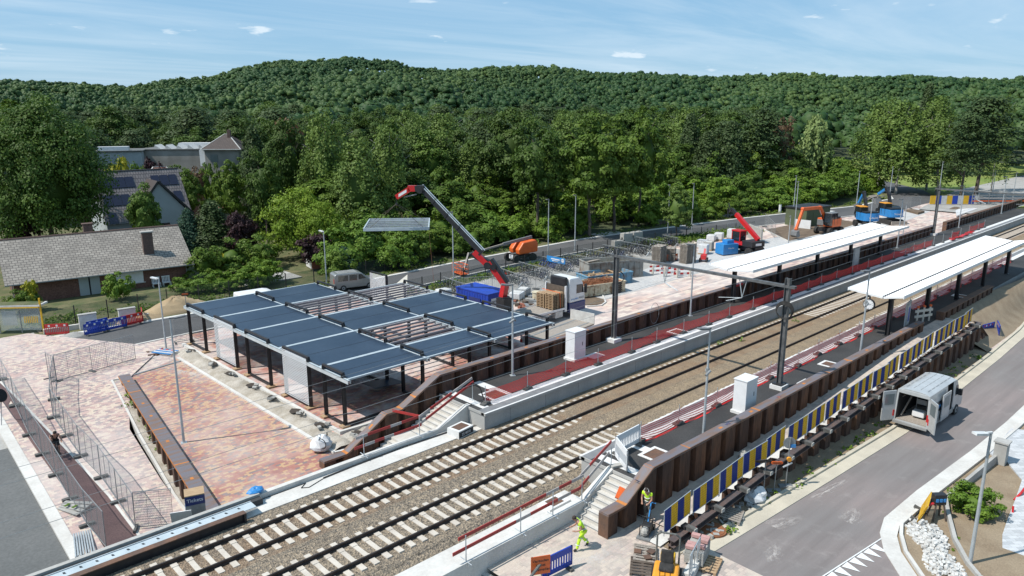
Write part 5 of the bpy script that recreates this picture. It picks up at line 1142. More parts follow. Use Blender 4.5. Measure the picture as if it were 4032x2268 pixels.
# hedge and low plants round the bungalow
for i, (px, row, R, wpx, h) in enumerate([(700, 1120, 84, 90, 1.9), (770, 1110, 84, 110, 2.1), (850, 1105, 84, 110, 2.3), (930, 1100, 84, 120, 2.6), (1010, 1090, 84, 120, 3.2), (790, 1040, 90, 150, 4.2), (900, 1040, 92, 160, 4.6), (1010, 960, 95, 150, 4.6), (60, 1150, 84, 90, 2.4), (5, 1160, 83, 80, 2.6)]):
    v = ray(px, 900); k = R / math.hypot(v.x, v.y); tree('bush' if i < 5 else 'shrub', v.x * k, v.y * k, -1.6, h, wpx * R / FPX, 'green garden bush beside the brick bungalow', 'garden bushes round the bungalow')
# far wood on the hills: one mass
def farwood():
    r = np.random.default_rng(21); V = []; T = []; n = 0; Ps = []
    tries = 0
    while len(Ps) < 6400 and tries < 90000:
        tries += 1; a = YAW + r.uniform(-.66, .66); R = sqrt(r.uniform(218 ** 2, 950 ** 2))
        if r.random() > (1.0 if R > 520 else .9): continue
        Ps.append((R * cos(a), R * sin(a), R))
    Ps = [p for p in Ps if p[1] > 45 or p[0] < 0]
    # every crown = a dozen small rounded leaf clumps + loose leaf sprays, all in one mesh
    n_, k_ = 7, 4; B = [(0, 0, 1.0)] + [(sin(pi * j / k_ * .62) * cos(2 * pi * i / n_ + j), sin(pi * j / k_ * .62) * sin(2 * pi * i / n_ + j), cos(pi * j / k_ * .62)) for j in range(1, k_ + 1) for i in range(n_)]; B = np.array(B)
    Fb = []
    for j in range(k_ - 1): Fb += [(1 + j * n_ + i, 1 + (j + 1) * n_ + i, 1 + (j + 1) * n_ + (i + 1) % n_, 1 + j * n_ + (i + 1) % n_) for i in range(n_)]
    Fb += [(0, 1 + i, 1 + (i + 1) % n_, 1 + (i + 1) % n_)[:4] for i in range(0)]; Fb = np.array(Fb); VV = []; TT = []; allP = []; allN = []; allS = []; allT = []
    for (x, y, R) in Ps:
        z = terrain(x, y); lf_ = sin(x * .021 + 1.3 * sin(y * .017)) * cos(y * .026 + .8 * sin(x * .013)); w_ = r.uniform(7, 12.5) * (1 + .28 * lf_); h = r.uniform(10.5, 17) + 2.5 * lf_; tn = float(np.clip(r.choice([.05, .2, .4, .6, 1.0], p=[.3, .3, .2, .17, .03]) + .22 * sin(x * .012 - y * .019), 0, 1)); K = 13
        d = r.normal(size=(K, 3)); d /= np.linalg.norm(d, axis=1)[:, None]; d[:, 2] = np.abs(d[:, 2]) * .95 - .08; c = np.array([x, y, z + h * .55]) + d * np.array([w_ * .40, w_ * .40, h * .36]); rr = r.uniform(.13, .21, K) * w_
        b = B[None] * rr[:, None, None] * r.uniform(.82, 1.18, (K, len(B), 1)); b[:, :, 2] *= .85; VV.append((b + c[:, None]).reshape(-1, 3)); TT.append(np.repeat(np.clip(tn + r.normal(size=K) * .08, 0, 1), len(Fb)))
        q = int(150 if R < 420 else (80 if R < 600 else 50)); e = r.normal(size=(q, 3)); e /= np.linalg.norm(e, axis=1)[:, None]; e[:, 2] = np.abs(e[:, 2]); ci = r.integers(0, K, q)
        allP.append(c[ci] + e * rr[ci][:, None] * r.uniform(.85, 1.15, q)[:, None]); allN.append(e + r.normal(size=(q, 3)) * .3); allS.append(r.uniform(.6, 1.3, q) * (.38 if R < 420 else .55)); allT.append(np.clip(tn + r.normal(size=q) * .12, 0, 1))
    V = np.vstack(VV); nb = len(V) // len(B); F = (Fb[None] + (np.arange(nb) * len(B))[:, None, None]).reshape(-1, 4)
    me = leafmesh('far_woodland', np.vstack(allP), np.vstack(allN), np.concatenate(allS), np.concatenate(allT), 'leaf_far', (V, F)); nq = sum(len(p) for p in allP)
    tt = np.concatenate([np.concatenate(allT), np.concatenate(TT)]); me.attributes['tint'].data.foreach_set('value', tt.astype(np.float32)); sm = np.zeros(len(tt), bool); sm[nq:] = True; me.polygons.foreach_set('use_smooth', sm)
    o = bpy.data.objects.new('far_woodland', me); col.objects.link(o); tag(o, kind='stuff')
leafmat('leaf_far', (0.022, 0.060, 0.016), (0.10, 0.15, 0.036), (0.022, 0.06, 0.016), .08)
farwood()
# weeds
def weeds(name, spots, m='leaf_bright', ls=.09, h=.35, dens=60):
    P = []; r = rng
    for (x, y, z, rr) in spots:
        q = int(dens * rr * rr) + 14; a = r.uniform(0, 6.28, q); d = rr * np.sqrt(r.uniform(0, 1, q)); P.append(np.stack([x + d * np.cos(a), y + d * np.sin(a), z + r.uniform(0, h, q) * (1.1 - d / rr)], 1))
    P = np.vstack(P); n = len(P); me = leafmesh(name, P, r.normal(size=(n, 3)) * .6 + np.array([0, 0, 1]), r.uniform(.6, 1.3, n) * ls, r.uniform(0, 1, n), m); o = bpy.data.objects.new(name, me); col.objects.link(o); return tag(o, kind='stuff')
sp = [(rf.uniform(25, 66), rf.uniform(15.1, 15.7), 0, rf.uniform(.2, .5)) for _ in range(34)]; weeds('verge_weeds', [(x, y, zS(x), r) for x, y, _, r in sp])
weeds('planting_strip_weeds', [(rf.uniform(12.2, 12.75) + (y - 33) * .062, y, zW(y) + .12, rf.uniform(.3, .6)) for y in [35, 36.5, 39, 40.2, 42, 43, 44.5, 46, 47.5, 49, 51.5, 53] for _ in (0, 1)])
weeds('weed_patch', [(rf.uniform(43, 84), rf.uniform(62.6, 63.8), zN(60) - .1, rf.uniform(.6, 1.2)) for _ in range(60)] + [(rf.uniform(84, 102), 0, 0, 1) for _ in range(0)], 'leaf_mid', .14, .6, 40)
weeds('weed_patch', [(x, 62 - (x - 82) * .24 - k * .9, zN(x), 1.0) for x in range(82, 103) for k in range(4)], 'leaf_mid', .15, .8, 45)
weeds('verge_weeds', [(x + rf.uniform(-1, 1), roadfar(x) + rf.uniform(.8, 2.4), zN(x), rf.uniform(.5, 1.1)) for x in np.arange(30, 150, 1.1)], 'leaf_mid', .14, .6, 30)
weeds('front_garden_weeds', [(34.2 + rf.uniform(-.8, 1.2), 8.0 + rf.uniform(-.6, .8), -1.45, .3) for _ in range(9)] + [(38.0, 9.4, -1.4, .4), (37.2, 9.3, -1.4, .3)])
weeds('track_weeds', [(59.8, 27.9, -.15, .35), (51.5, 28.2, -.15, .25), (49.5, 28.9, -.15, .3)], 'leaf_bright', .08, .4, 90)
weeds('garden_plants', [(rf.uniform(12, 32), rf.uniform(74.5, 79), -1.55, rf.uniform(.5, 1.2)) for _ in range(44)], 'leaf_mid', .13, .5, 30)
# ================================================================ BUILDINGS
def gable_house(t, Lx, Ly, hw, hr, ov, roofm, wallm, ovs=None):
    "walls + two-slope roof, ridge along local X; origin = front left wall corner at ground"
    m = MB(); m.bx(0, Lx, 0, Ly, -.3, hw); m.add([(0, 0, hw), (0, Ly, hw), (0, Ly / 2, hr - .15)], [(0, 1, 2)][::1]); m.add([(Lx, 0, hw), (Lx, Ly, hw), (Lx, Ly / 2, hr - .15)], [(0, 2, 1)]); m.obj('wall', wallm, t)
    ovs = ovs if ovs is not None else ov; sl = (hr - hw) / (Ly / 2); ze = hw - ov * sl; th = .14
    for s, (ya, yb) in enumerate(((-ov, Ly / 2), (Ly + ov, Ly / 2))):
        m = MB(); x0, x1 = -ovs, Lx + ovs; P = [(x0, ya, ze), (x1, ya, ze), (x1, yb, hr), (x0, yb, hr)]; Q = [(p[0], p[1], p[2] - th) for p in P]
        m.add(P + Q, [(0, 1, 2, 3), (7, 6, 5, 4), (0, 4, 5, 1), (3, 2, 6, 7), (1, 5, 6, 2), (0, 3, 7, 4)]); o = m.obj('roof', roofm, t); sgn = 1 if s == 0 else -1
        planar_uv(o, lambda c: (c.x, (c.y if sgn > 0 else -c.y) * 1.15))
    m = MB(); m.tube((-ovs, Ly / 2, hr + .0), (Lx + ovs, Ly / 2, hr + .0), .12, 6); m.obj('ridge', 'brick_chim' if roofm == 'slate_grey' else 'tile_dark', t)
    m = MB(); m.beam((-ovs, -ov - .05, ze - .06), (Lx + ovs, -ov - .05, ze - .06), .12, .1); m.obj('gutter', 'galv_dull', t)
t = thing('bungalow', 'long brick bungalow with grey slate roof and two chimneys behind the road', 'house', (13.3, 87.1, -1.6), RAD(-6.5))
gable_house(t, 16.4, 10.4, 2.75, 5.9, .85, 'slate_grey', 'brick_wall', .75)
m = MB(); m.box((13.0, 1.5, 4.6), (1.05, .6, 2.7)); m.obj('chimney', 'brick_chim', t); MB().box((13.0, 1.5, 5.98), (1.3, .8, .12)).obj('chimney_cap', 'concrete', t)
m = MB(); m.box((8.0, 6.8, 5.9), (.9, .7, 1.5)); m.box((8, 6.8, 6.7), (1.1, .9, .1)); m.obj('chimney', 'brick_chim', t)
MB().bx(9.2, 11.9, -.06, .02, .75, 2.35).obj('shuttered_window', 'white_paint', t); MB().bx(9.05, 12.05, -.14, .02, .65, .75).obj('window_sill', 'concrete_pale', t)
for x in (5.7, 6.75):
    MB().bx(x, x + .9, -.07, .02, .05, 2.2).obj('door', 'render_grey', t)
MB().bx(6.6, 6.75, -.05, .02, .05, 2.2).obj('door_gap', 'black_cloth', t)
m = MB(); m.tube((-.1, -.1, 0), (-.1, -.1, 2.6), .05, 6); m.obj('downpipe', 'galv_dull', t); m = MB(); m.tube((16.4, -.1, 0), (16.4, -.1, 2.6), .05, 6); m.obj('downpipe', 'galv_dull', t)
for i in range(2):
    t = thing('garden_chair', ['left of two white garden chairs against the bungalow wall', 'right of two white garden chairs against the bungalow wall'][i], 'garden chair', (26.2 + i * 1.05, 85.1 - .1 * i, -1.55), RAD(-6)); m = MB(); m.bx(-.4, .4, -.3, .3, .4, .46); m.obj('seat', 'white_paint', t)
    m = MB(); [m.bx(x - .04, x + .04, .26, .3, .46, 1.05) for x in (-.35, -.2, -.05, .1, .25, .37)]; m.bx(-.42, .42, .25, .31, 1.0, 1.1); m.obj('backrest', 'white_paint', t)
    for sx in (-.37, .37):
        for sy in (-.27, .27): MB().bx(sx - .03, sx + .03, sy - .03, sy + .03, 0, .4).obj('leg', 'white_paint', t)
t = thing('solar_house', 'grey rendered house with dark tiled roof full of solar panels', 'house', (28.6, 110.5, -1.5), RAD(-3))
gable_house(t, 11.0, 9.6, 4.6, 10.6, .5, 'tile_dark', 'render_grey', .25)
m = MB(); gx, gd = 6.2, 3.2
m.bx(3.4, 10.2, -1.6, .1, 0, 5.0); m.add([(3.4, -1.6, 5.0), (10.2, -1.6, 5.0), (gx + .4, -1.6, 9.2)], [(0, 1, 2)]); m.obj('gable_wall', 'render_grey', t)
for s, xe in ((0, 2.9), (1, 10.9)):
    m = MB(); ze = 4.6; P = [(xe, -1.9, ze), (gx + .4, -1.9, 9.45), (gx + .4, 3.7, 9.45), (xe, .2, ze)]; Q = [(p[0], p[1], p[2] - .18) for p in P]; F = [(0, 1, 2, 3), (7, 6, 5, 4), (0, 4, 5, 1)]
    m.add(P + Q, F); m.obj('gable_roof', 'tile_brown', t)
    b = MB(); b.beam((xe, -1.93, ze), (gx + .4, -1.93, 9.42), .06, .3); b.obj('barge_board', 'dark_plastic', t)
MB().bx(6.0, 7.6, -1.66, -1.58, 2.4, 3.6).obj('window', 'glass_dark', t)
sl = (10.6 - 4.6) / 4.8; ang = atan2(10.6 - 4.6, 4.8)
for i, (u, v) in enumerate([(0.2, 2.2), (1.35, 2.2), (2.5, 2.2), (3.65, 2.2), (7.1, 2.2), (8.3, 2.2), (9.5, 2.2), (.2, .4), (1.35, .4), (2.5, .4), (9.5, .4), (.2, -1.4 + 0.0)]):
    yc = v + 0.9 if v > 0 else .35; m = MB(); yy = 4.8 * .92 - (2.2 - v) * 1.0 - .9 + .0; zz = 4.6 + yy * sl + .12; m.box((0, 0, 0), (1.1, 1.75, .05), rx=ang); o = m.obj('solar_panel', 'solar_panel', t, (u + .6, yy, zz))
def hip_house(t, Lx, Ly, hw, hr, roofm, wallm, ov=.6, rl=0.2):
    MB().bx(0, Lx, 0, Ly, -.3, hw).obj('wall', wallm, t); m = MB(); r0 = Lx * (1 - rl) / 2
    P = [(-ov, -ov, hw), (Lx + ov, -ov, hw), (Lx + ov, Ly + ov, hw), (-ov, Ly + ov, hw), (r0, Ly / 2, hr), (Lx - r0, Ly / 2, hr)]; m.add(P, [(0, 1, 5, 4), (1, 2, 5), (2, 3, 4, 5), (3, 0, 4), (3, 2, 1, 0)]); o = m.obj('roof', roofm, t); planar_uv(o, lambda c: (c.x + c.y * .5, c.z * 1.3 + c.y * .3))
    m = MB(); [m.beam(a, b, .15, .1) for a, b in ((P[0], P[4]), (P[1], P[5]), (P[4], P[5]))]; m.beam((-ov, -ov, hw), (Lx + ov, -ov, hw), .15, .15); m.obj('ridge_trim', 'white_dirty', t)
def PT(px, R): v = ray(px, 600); k = R / math.hypot(v.x, v.y); return Vector((v.x * k, v.y * k, 0))
def span(l, r_, R1_, R2_): a = PT(l, R1_); b = PT(r_, R2_); return a, (b - a).length, atan2(b.y - a.y, b.x - a.x)
a, Lh, rz = span(806, 940, 156, 154); ze = ttop(870, 588, *PT(870, 155)[:2]); za = ttop(868, 527, *PT(868, 159)[:2])
t = thing('hip_roofed_house', 'white house with steep dark hipped roof below the woods', 'house', (a.x, a.y, 0), rz); hip_house(t, Lh, 7.5, ze, za, 'tile_brown', 'render_old', .6, .1)
MB().box((Lh * .62, 2.9, ze + 2.6), (.6, .6, 2.0)).obj('chimney', 'brick_chim', t); MB().bx(1.0, 2.4, -.06, .02, ze - 2.4, ze - 1.0).obj('window', 'glass_pane', t); MB().bx(-1.2, -.2, .5, .6, ze - 3.2, ze - .1).obj('window', 'white_paint', t)
a, Lw_, rz = span(540, 800, 164, 160); zt_ = ttop(670, 590, *PT(670, 162)[:2])
t = thing('warehouse', 'long low grey warehouse with sawtooth skylights along its roof', 'warehouse', (a.x, a.y, 0), rz); MB().bx(0, Lw_, 0, 10, -.5, zt_).obj('wall', 'render_old', t); MB().bx(-.2, Lw_ + .2, -.2, 10, zt_, zt_ + .15).obj('roof', 'asphalt_street', t)
for i in range(5): m = MB(); x = Lw_ * .25 + i * 2.1; z = zt_ + .15; m.add([(x, .3, z), (x + 1.3, .3, z), (x + .2, .3, z + .8), (x, 4, z), (x + 1.3, 4, z), (x + .2, 4, z + .8)], [(0, 1, 2), (3, 5, 4), (0, 2, 5, 3), (1, 4, 5, 2)]); m.obj('skylight', 'white_dirty', t)
MB().bx(Lw_ * .5, Lw_, 5, 8, zt_ + .15, zt_ + 1.1).obj('roof_light', 'white_paint', t)
a, Ls, rz = span(380, 556, 160, 159); z2 = ttop(480, 597, *PT(480, 160)[:2])
t = thing('corrugated_shed', 'blue grey corrugated shed with white roof strip beside the warehouse', 'shed', (a.x, a.y, 0), rz); m = MB(); [m.bx(i * .32, i * .32 + .16, -.05, 0, 0, z2) for i in range(int(Ls / .32))]
m.bx(0, Ls, 0, 9, -.5, z2); m.obj('wall', 'corrugated', t); MB().bx(-.3, Ls + .3, -.3, 9, z2, z2 + .2).obj('roof', 'asphalt_street', t); MB().bx(0, Ls * .7, 1, 3, z2 + .2, z2 + .9).obj('roof_strip', 'white_paint', t)
t = thing('tiled_roof_house', 'low house with red brown hipped tile roof behind the solar house', 'house', (39.5, 134, -1.2), RAD(-8)); hip_house(t, 10, 9, 4.6, 9.0, 'tile_red', 'brick_wall', .4, .2)
t = thing('garage', 'small grey tiled outbuilding beside the huge chestnut', 'outbuilding', (33, 140, -1), RAD(-5)); gable_house(t, 5.0, 6, 5.2, 9.0, .3, 'tile_brown', 'brick_wall')
t = thing('tiled_roof_house', 'small house with bright red tile roof right of the solar house', 'house', (46.8, 122, -1.2), RAD(-30)); hip_house(t, 5, 5, 2.6, 4.6, 'tile_red', 'render_old', .4, .3)
t = thing('garden_shed', 'low garden shed with brown felt roof among the trees right of the red roof', 'shed', (51, 117, -1.2), RAD(-25)); gable_house(t, 6, 4, 2.6, 3.9, .3, 'tile_brown', 'wood_dark')
t = thing('brick_house', 'half hidden red brick house with dark roof and solar panels in the woods', 'house', (96, 114, -.2), RAD(-40)); gable_house(t, 9, 9, 5.2, 9.8, .3, 'tile_brown', 'brick_wall')
m = MB(); [m.box((2 + i * 1.2, 1.6, 7.45), (1.1, 1.8, .05), rx=atan2(4.6, 4.5)) for i in range(4)]; m.obj('solar_panel', 'solar_panel', t)
t = thing('garden_shed', 'small white garden hut under the dark purple tree', 'shed', (43.0, 81.2, -1.4), RAD(-12)); MB().bx(0, 3.2, 0, 2.4, 0, 2.1).obj('wall', 'white_paint', t); MB().bx(-.2, 3.4, -.2, 2.6, 2.1, 2.22).obj('roof', 'dark_plastic', t); MB().bx(2.3, 2.75, -.04, .02, .1, 1.9).obj('door', 'black_cloth', t); MB().bx(.0, 1.6, -.3, -.05, 0, .9).obj('log_pile', 'red_terracotta', t)
tag(MB().bx(-3.4, 3.4, -2.2, 2.2, 0, .1).obj('patio', 'concrete', loc=(36.8, 80.6, -1.52)), 'grey concrete patio in the garden by the purple tree', 'patio')
t = thing('garden_shed', 'dark tiled garden shed roof among the conifers behind the bungalow', 'shed', (37, 98, -1.4), RAD(-10)); hip_house(t, 5.5, 5, 2.2, 4.2, 'tile_brown', 'wood_dark', .3, .2)
t = thing('transformer_cabin', 'olive green transformer cabin with flat black roof on the soil bed', 'cabin', (109.6, 50.9, .02), RAD(-7)); MB().bx(0, 6.4, 0, 3.6, 0, 2.75).obj('wall', 'green_cabin', t); MB().bx(-.15, 6.55, -.15, 3.75, 2.75, 2.95).obj('roof', 'black_steel', t); MB().bx(-.05, 1.9, -.6, -.1, 0, 1.3).obj('door_screen', 'white_paint', t) if False else MB().bx(1.8, 2.9, -.04, .02, .1, 2.2).obj('door', 'green_cabin', t)
tag(MB().bx(0, .12, 0, 2.4, 0, 1.3).obj('white_board', 'white_paint', loc=(108.4, 49.6, .05)), 'upright white board at the corner of the green cabin', 'board')
tag(MB().bx(0, 1.6, 0, 1.2, 0, 1.5).obj('storage_box', 'white_dirty', loc=(117.3, 50.6, .25)), 'white storage box between the green cabin and the orange excavator', 'box')
# bus shelter, left edge
t = thing('bus_shelter', 'glass bus shelter with yellow posts and moss on its roof at the left edge', 'bus shelter', (12.95, 73.7, -1.48), RAD(142) - RAD(0)); Lb = 5.4
m = MB(); m.bx(-.0, Lb, -1.3, .1, 2.35, 2.5); m.obj('roof', 'white_dirty', t); MB().bx(.2, Lb, -1.2, 0, 2.5, 2.54).obj('moss_roof', 'leafmoss' if 'leafmoss' in M else 'verge', t)
for x in (0, ): MB().bx(x - .06, x + .06, -.06, .06, 0, 3.1).obj('post', 'yellow_paint', t)
MB().bx(0.1, Lb, -.02, .12, 2.25, 2.36).obj('yellow_beam', 'yellow_paint', t)
for x in (1.8, 3.6): MB().bx(x - .03, x + .03, -.03, .03, 0, 2.35).obj('post', 'galv_dull', t)
for x in (0.1, 1.85, 3.65): m = MB(); m.bx(x, x + 1.65, .0, .015, .25, 2.25); m.obj('glass_pane', 'glass_pane', t)
for x in (2.1, 3.9): MB().bx(x, x + 1.2, -.05, -.02, .7, 2.0).obj('poster', 'tarp_cream', t)
m = MB(); [m.bx(.35 + k * .15, .41 + k * .15, .03, .05, .9, 1.5) for k in range(8)]; m.obj('yellow_bars', 'yellow_paint', t)
mg, ntg, bg_ = newmat('shelter_glass'); bg_.inputs['Base Color'].default_value = (.5, .55, .55, 1); bg_.inputs['Alpha'].default_value = .28; bg_.inputs['Roughness'].default_value = .1
for o in t.children:
    if o.name.startswith('glass_pane'): o.data.materials.clear(); o.data.materials.append(mg)
# ================================================================ VEHICLES AND PLANT
def wheel(t, x, y, z, r, w_=.24, name='wheel', rim='galv_dull'):
    m = MB(); m.disc((0, 0, 0), r, (0, 1, 0), w_, 22, 0); m.disc((0, 0, 0), r * .58, (0, 1, 0), w_ + .02, 16, 1); m.disc((0, 0, 0), r * .2, (0, 1, 0), w_ + .06, 10, 0); o = m.obj(name, ['rubber', rim], t, (x, y, z), bevel=.02); return o
# ---- white van with open doors
t = thing('delivery_van', 'dirty white high roofed delivery van with open rear and side doors on the road', 'van', (46.35, 13.88, zS(47) + .0), RAD(-1.5))
H = 2.62; W2 = .98
m = MB(); m.bx(.05, 4.3, -W2 + .12, W2 - .12, .55, .62, 0); m.obj('cargo_floor', 'wood_grey', t)
m = MB()
def vsec(y, s):   # side panel with tumblehome
    return [(0, y, .45), (0, y, 1.5), (.12, y * .93, H - .15), (4.5, y * .93, H - .12), (4.5, y, 1.5), (4.5, y, .45)]
# left wall (+Y), complete
for (x0, x1) in ((0, 4.2),): m.add([(x0, W2, .45), (x1, W2, .45), (x1, W2, 1.6), (x0, W2, 1.6), (x0 + .06, W2 * .92, H - .12), (x1, W2 * .92, H - .12), (x0, W2 - .05, .45), (x1, W2 - .05, .45), (x1, W2 - .05, 1.6), (x0, W2 - .05, 1.6), (x0 + .06, W2 * .92 - .05, H - .12), (x1, W2 * .92 - .05, H - .12)], [(1, 0, 3, 2), (2, 3, 4, 5), (6, 7, 8, 9), (9, 8, 11, 10), (0, 6, 9, 3), (3, 9, 10, 4)])
# right wall (-Y) rear part, door opening 2.9-4.0
for (x0, x1) in ((0, 2.95), (4.0, 4.2)): m.add([(x0, -W2, .45), (x1, -W2, .45), (x1, -W2, 1.6), (x0, -W2, 1.6), (x0 + .04, -W2 * .92, H - .12), (x1, -W2 * .92, H - .12), (x0, -W2 + .05, .45), (x1, -W2 + .05, .45), (x1, -W2 + .05, 1.6), (x0, -W2 + .05, 1.6), (x0 + .04, -W2 * .92 + .05, H - .12), (x1, -W2 * .92 + .05, H - .12)], [(0, 1, 2, 3), (3, 2, 5, 4), (7, 6, 9, 8), (8, 9, 10, 11), (6, 0, 3, 9), (9, 3, 4, 10), (1, 7, 8, 2), (2, 8, 11, 5)])
m.bx(0, .08, -W2 * .92, W2 * .92, H - .3, H - .1); m.bx(0, .1, -W2, W2, .42, .56)
for s in (-1, 1): m.beam((0.03, s * (W2 - .04), .45), (0.06, s * (W2 * .93 - .03), H - .15), .09, .09)
m.obj('body', 'van_paint', t)
m = MB(); n = 9; P = []
for i in range(n):
    a = -1 + 2 * i / (n - 1); P.append((a * W2 * .925, H - .12 + .12 * (1 - abs(a) ** 3)))
for x in (0.04, .5, 4.4, 4.75): 
    for (y, z) in P: m.v.append((x, y, z - (.16 if x > 4.6 else 0)))
for k in range(3):
    for i in range(n - 1): q = k * n + i; m.f.append((q, q + n, q + n + 1, q + 1)); m.m.append(0)
m.f.append(tuple(range(n))); m.m.append(0)
m.obj('roof', 'van_paint', t, smooth=False)
m = MB(); [m.bx(.5 + i * .65, .56 + i * .65 + .45, -.6 + j * .4, -.58 + j * .4, H - .005, H + .012) for i in range(6) for j in range(4)]; m.obj('roof_ribs', 'van_lower', t)
m = MB(); m.side([(4.2, .45), (5.95, .45), (6.0, .95), (5.75, 1.18), (5.15, 1.5), (4.72, 2.30), (4.4, H - .1), (4.2, H - .1)], -W2 * .96, W2 * .96); m.obj('cab', 'van_paint', t, bevel=.06)
m = MB(); m.add([(5.19, -.8, 1.5), (5.19, .8, 1.5), (4.74, .74, 2.28), (4.74, -.74, 2.28)], [(0, 1, 2, 3)]); m.obj('windscreen', 'glass_dark', t, (.03, 0, .03))
for s in (-1, 1): m = MB(); m.add([(4.42, s * .955, 1.42), (5.1, s * .955, 1.42), (4.78, s * .955, 2.1), (4.42, s * .955, 2.12)], [(0, 1, 2, 3) if s < 0 else (3, 2, 1, 0)]); m.obj('side_window', 'glass_dark', t)
for s in (-1, 1): MB().bx(4.95, 5.12, s * 1.05 - .1, s * 1.05 + .1, 1.35, 1.75).obj('mirror', 'dark_plastic', t)
m = MB(); m.bx(.1, 4.2, -W2 - .02, -W2 + .0, .40, .72); m.bx(.1, 4.2, W2, W2 + .02, .4, .72); m.bx(-.12, .05, -W2, W2, .36, .5); m.obj('lower_trim', 'van_lower', t)
for x in (1.2, 4.95):
    for s in (-1, 1): wheel(t, x, s * .86, .35, .35)
m = MB(); m.bx(.9, 2.0, -W2 - .012, -W2 - .0, 1.2, 1.85); m.obj('rear_side_window', 'glass_dark', t)
text_obj('REBM', .34, 'sky_blue', t, (1.35, -W2 - .02, 1.5), (RAD(90), 0, 0), 'lettering')
def vdoor(x, y, rz, glass=True):
    d = thing('d', None, None) if False else None
    m = MB(); m.bx(0, .92, -.035, .035, .5, 2.4); o = m.obj('rear_door', 'van_paint', t, (x, y, 0)); o.rotation_euler = (0, 0, rz)
    g = MB(); g.bx(.14, .8, -.042, .042, 1.5, 2.2); q = g.obj('window', 'glass_pane', o); l = MB(); l.bx(.02, .14, -.05, .05, .75, 1.15); l.obj('tail_light', 'red_paint', o)
vdoor(0, W2, RAD(152)); vdoor(0, -W2, RAD(222)) 
m = MB(); m.bx(1.75, 3.05, -W2 - .14, -W2 - .09, .5, 2.2); m.obj('sliding_door', 'van_paint', t)
m = MB(); m.bx(1.95, 2.9, -W2 - .145, -W2 - .14, 1.3, 2.0); m.obj('door_recess', 'van_lower', t)
MB().bx(-.02, .0, -W2 + .0, -W2 + .12, .9, 1.35).obj('tail_light', 'red_paint', t)
m = MB(); m.bx(4.1, 4.16, -W2 * .9, W2 * .9, .55, H - .2); m.bx(3.2, 4.1, -.9, .9, .62, 1.5); m.bx(.1, 4.1, W2 * .86, W2 * .9, .62, H - .3); m.obj('cargo_lining', 'dark_plastic', t)
t2 = thing('hand_cart', 'white tub on a tubular hand cart inside the open van', 'cart', (47.2, 13.75, zS(47) + .62)); m = MB(); m.bx(-.05, .4, -.35, .35, .1, .5); m.obj('tub', 'white_paint', t2, bevel=.06); m = MB(); m.path([(.45, -.3, 0), (.5, -.3, 1.2), (.5, .3, 1.2), (.45, .3, 0)], .025, 6); m.bx(.44, .5, -.28, .28, .8, 1.1); m.obj('frame', 'galv_dull', t2)
m = MB(); m.beam((.2, .7, .1), (1.2, .5, 1.2), .06, .1); m.beam((.3, .75, 1.3), (2.2, .75, 1.5), .08, .04); m.beam((.3, .65, 1.4), (2.2, .7, 1.6), .05, .04); tag(m.obj('timber_lengths', 'wood_grey', loc=(46.6, 13.88, zS(47) + .62)), 'loose timber lengths leaning inside the open van', 'timber')
def car(name, label, loc, rz, prof, glass, body, L_, W_, wx, r=.33, rear=True):
    t = thing(name, label, 'car' if name != 'parked_van' else 'van', loc, rz); m = MB(); m.side(prof, -W_ / 2, W_ / 2); m.obj('body', body, t, bevel=.09)
    for s in (-1, 1):
        for g in glass: m = MB(); m.add([(p[0], s * (W_ / 2 + .006), p[1]) for p in g], [tuple(range(len(g))) if s < 0 else tuple(range(len(g)))[::-1]]); m.obj('side_window', 'glass_dark', t)
    for x in wx:
        for s in (-1, 1): wheel(t, x, s * (W_ / 2 - .1), r, r)
    return t
vp = [(0, .3), (4.7, .3), (4.78, .75), (4.5, 1.02), (3.75, 1.2), (3.05, 1.82), (2.6, 1.9), (.25, 1.92), (.03, 1.75), (0, 1.0)]
t = car('parked_van', 'silver grey compact van parked on the road behind the steel shelter', (39.3, 69.9, -1.45), RAD(-14), vp, [[(.4, 1.1), (1.5, 1.1), (1.5, 1.7), (.45, 1.7)], [(1.65, 1.1), (2.5, 1.1), (2.5, 1.7), (1.65, 1.7)], [(2.65, 1.15), (3.5, 1.2), (2.98, 1.7), (2.65, 1.7)]], 'silver_paint', 4.78, 1.85, (.95, 3.85))
m = MB(); m.add([(3.74, -.75, 1.24), (3.74, .75, 1.24), (3.1, .7, 1.82), (3.1, -.7, 1.82)], [(0, 1, 2, 3)]); m.obj('windscreen', 'glass_dark', t, (.03, 0, .02))
m = MB(); [m.bx(.5 + .0 * j, 2.6, -.6 + j * .24, -.52 + j * .24, 1.925, 1.94) for j in range(6)]; m.obj('roof_ribs', 'white_dirty', t); MB().bx(-.02, .0, -.85, -.65, .9, 1.4).obj('tail_light', 'red_paint', t)
vp2 = [(0, .3), (4.9, .3), (4.95, .8), (4.6, 1.1), (4.0, 1.25), (3.4, 2.0), (2.9, 2.1), (0.1, 2.12), (0, 1.2)]
car('parked_van', 'white van parked on the road behind the back corner of the steel shelter', (27.6, 67.2, -1.45), RAD(-3), vp2, [[(3.0, 1.25), (3.85, 1.3), (3.35, 1.9), (3.0, 1.9)]], 'white_paint', 4.95, 1.9, (1, 4))
cp = [(0, .3), (4.5, .3), (4.6, .7), (4.4, .95), (3.5, 1.08), (2.9, 1.72), (.5, 1.78), (.1, 1.6), (0, .95)]
t = car('parked_car', 'black people carrier parked behind the two blue excavators', (127.6, 44.6, zN(127) + .03), RAD(48), cp, [[(.4, 1.05), (2.0, 1.05), (2.0, 1.6), (.5, 1.6)], [(2.1, 1.05), (3.3, 1.08), (2.85, 1.6), (2.1, 1.6)]], 'black_paint', 4.6, 1.85, (.9, 3.7))
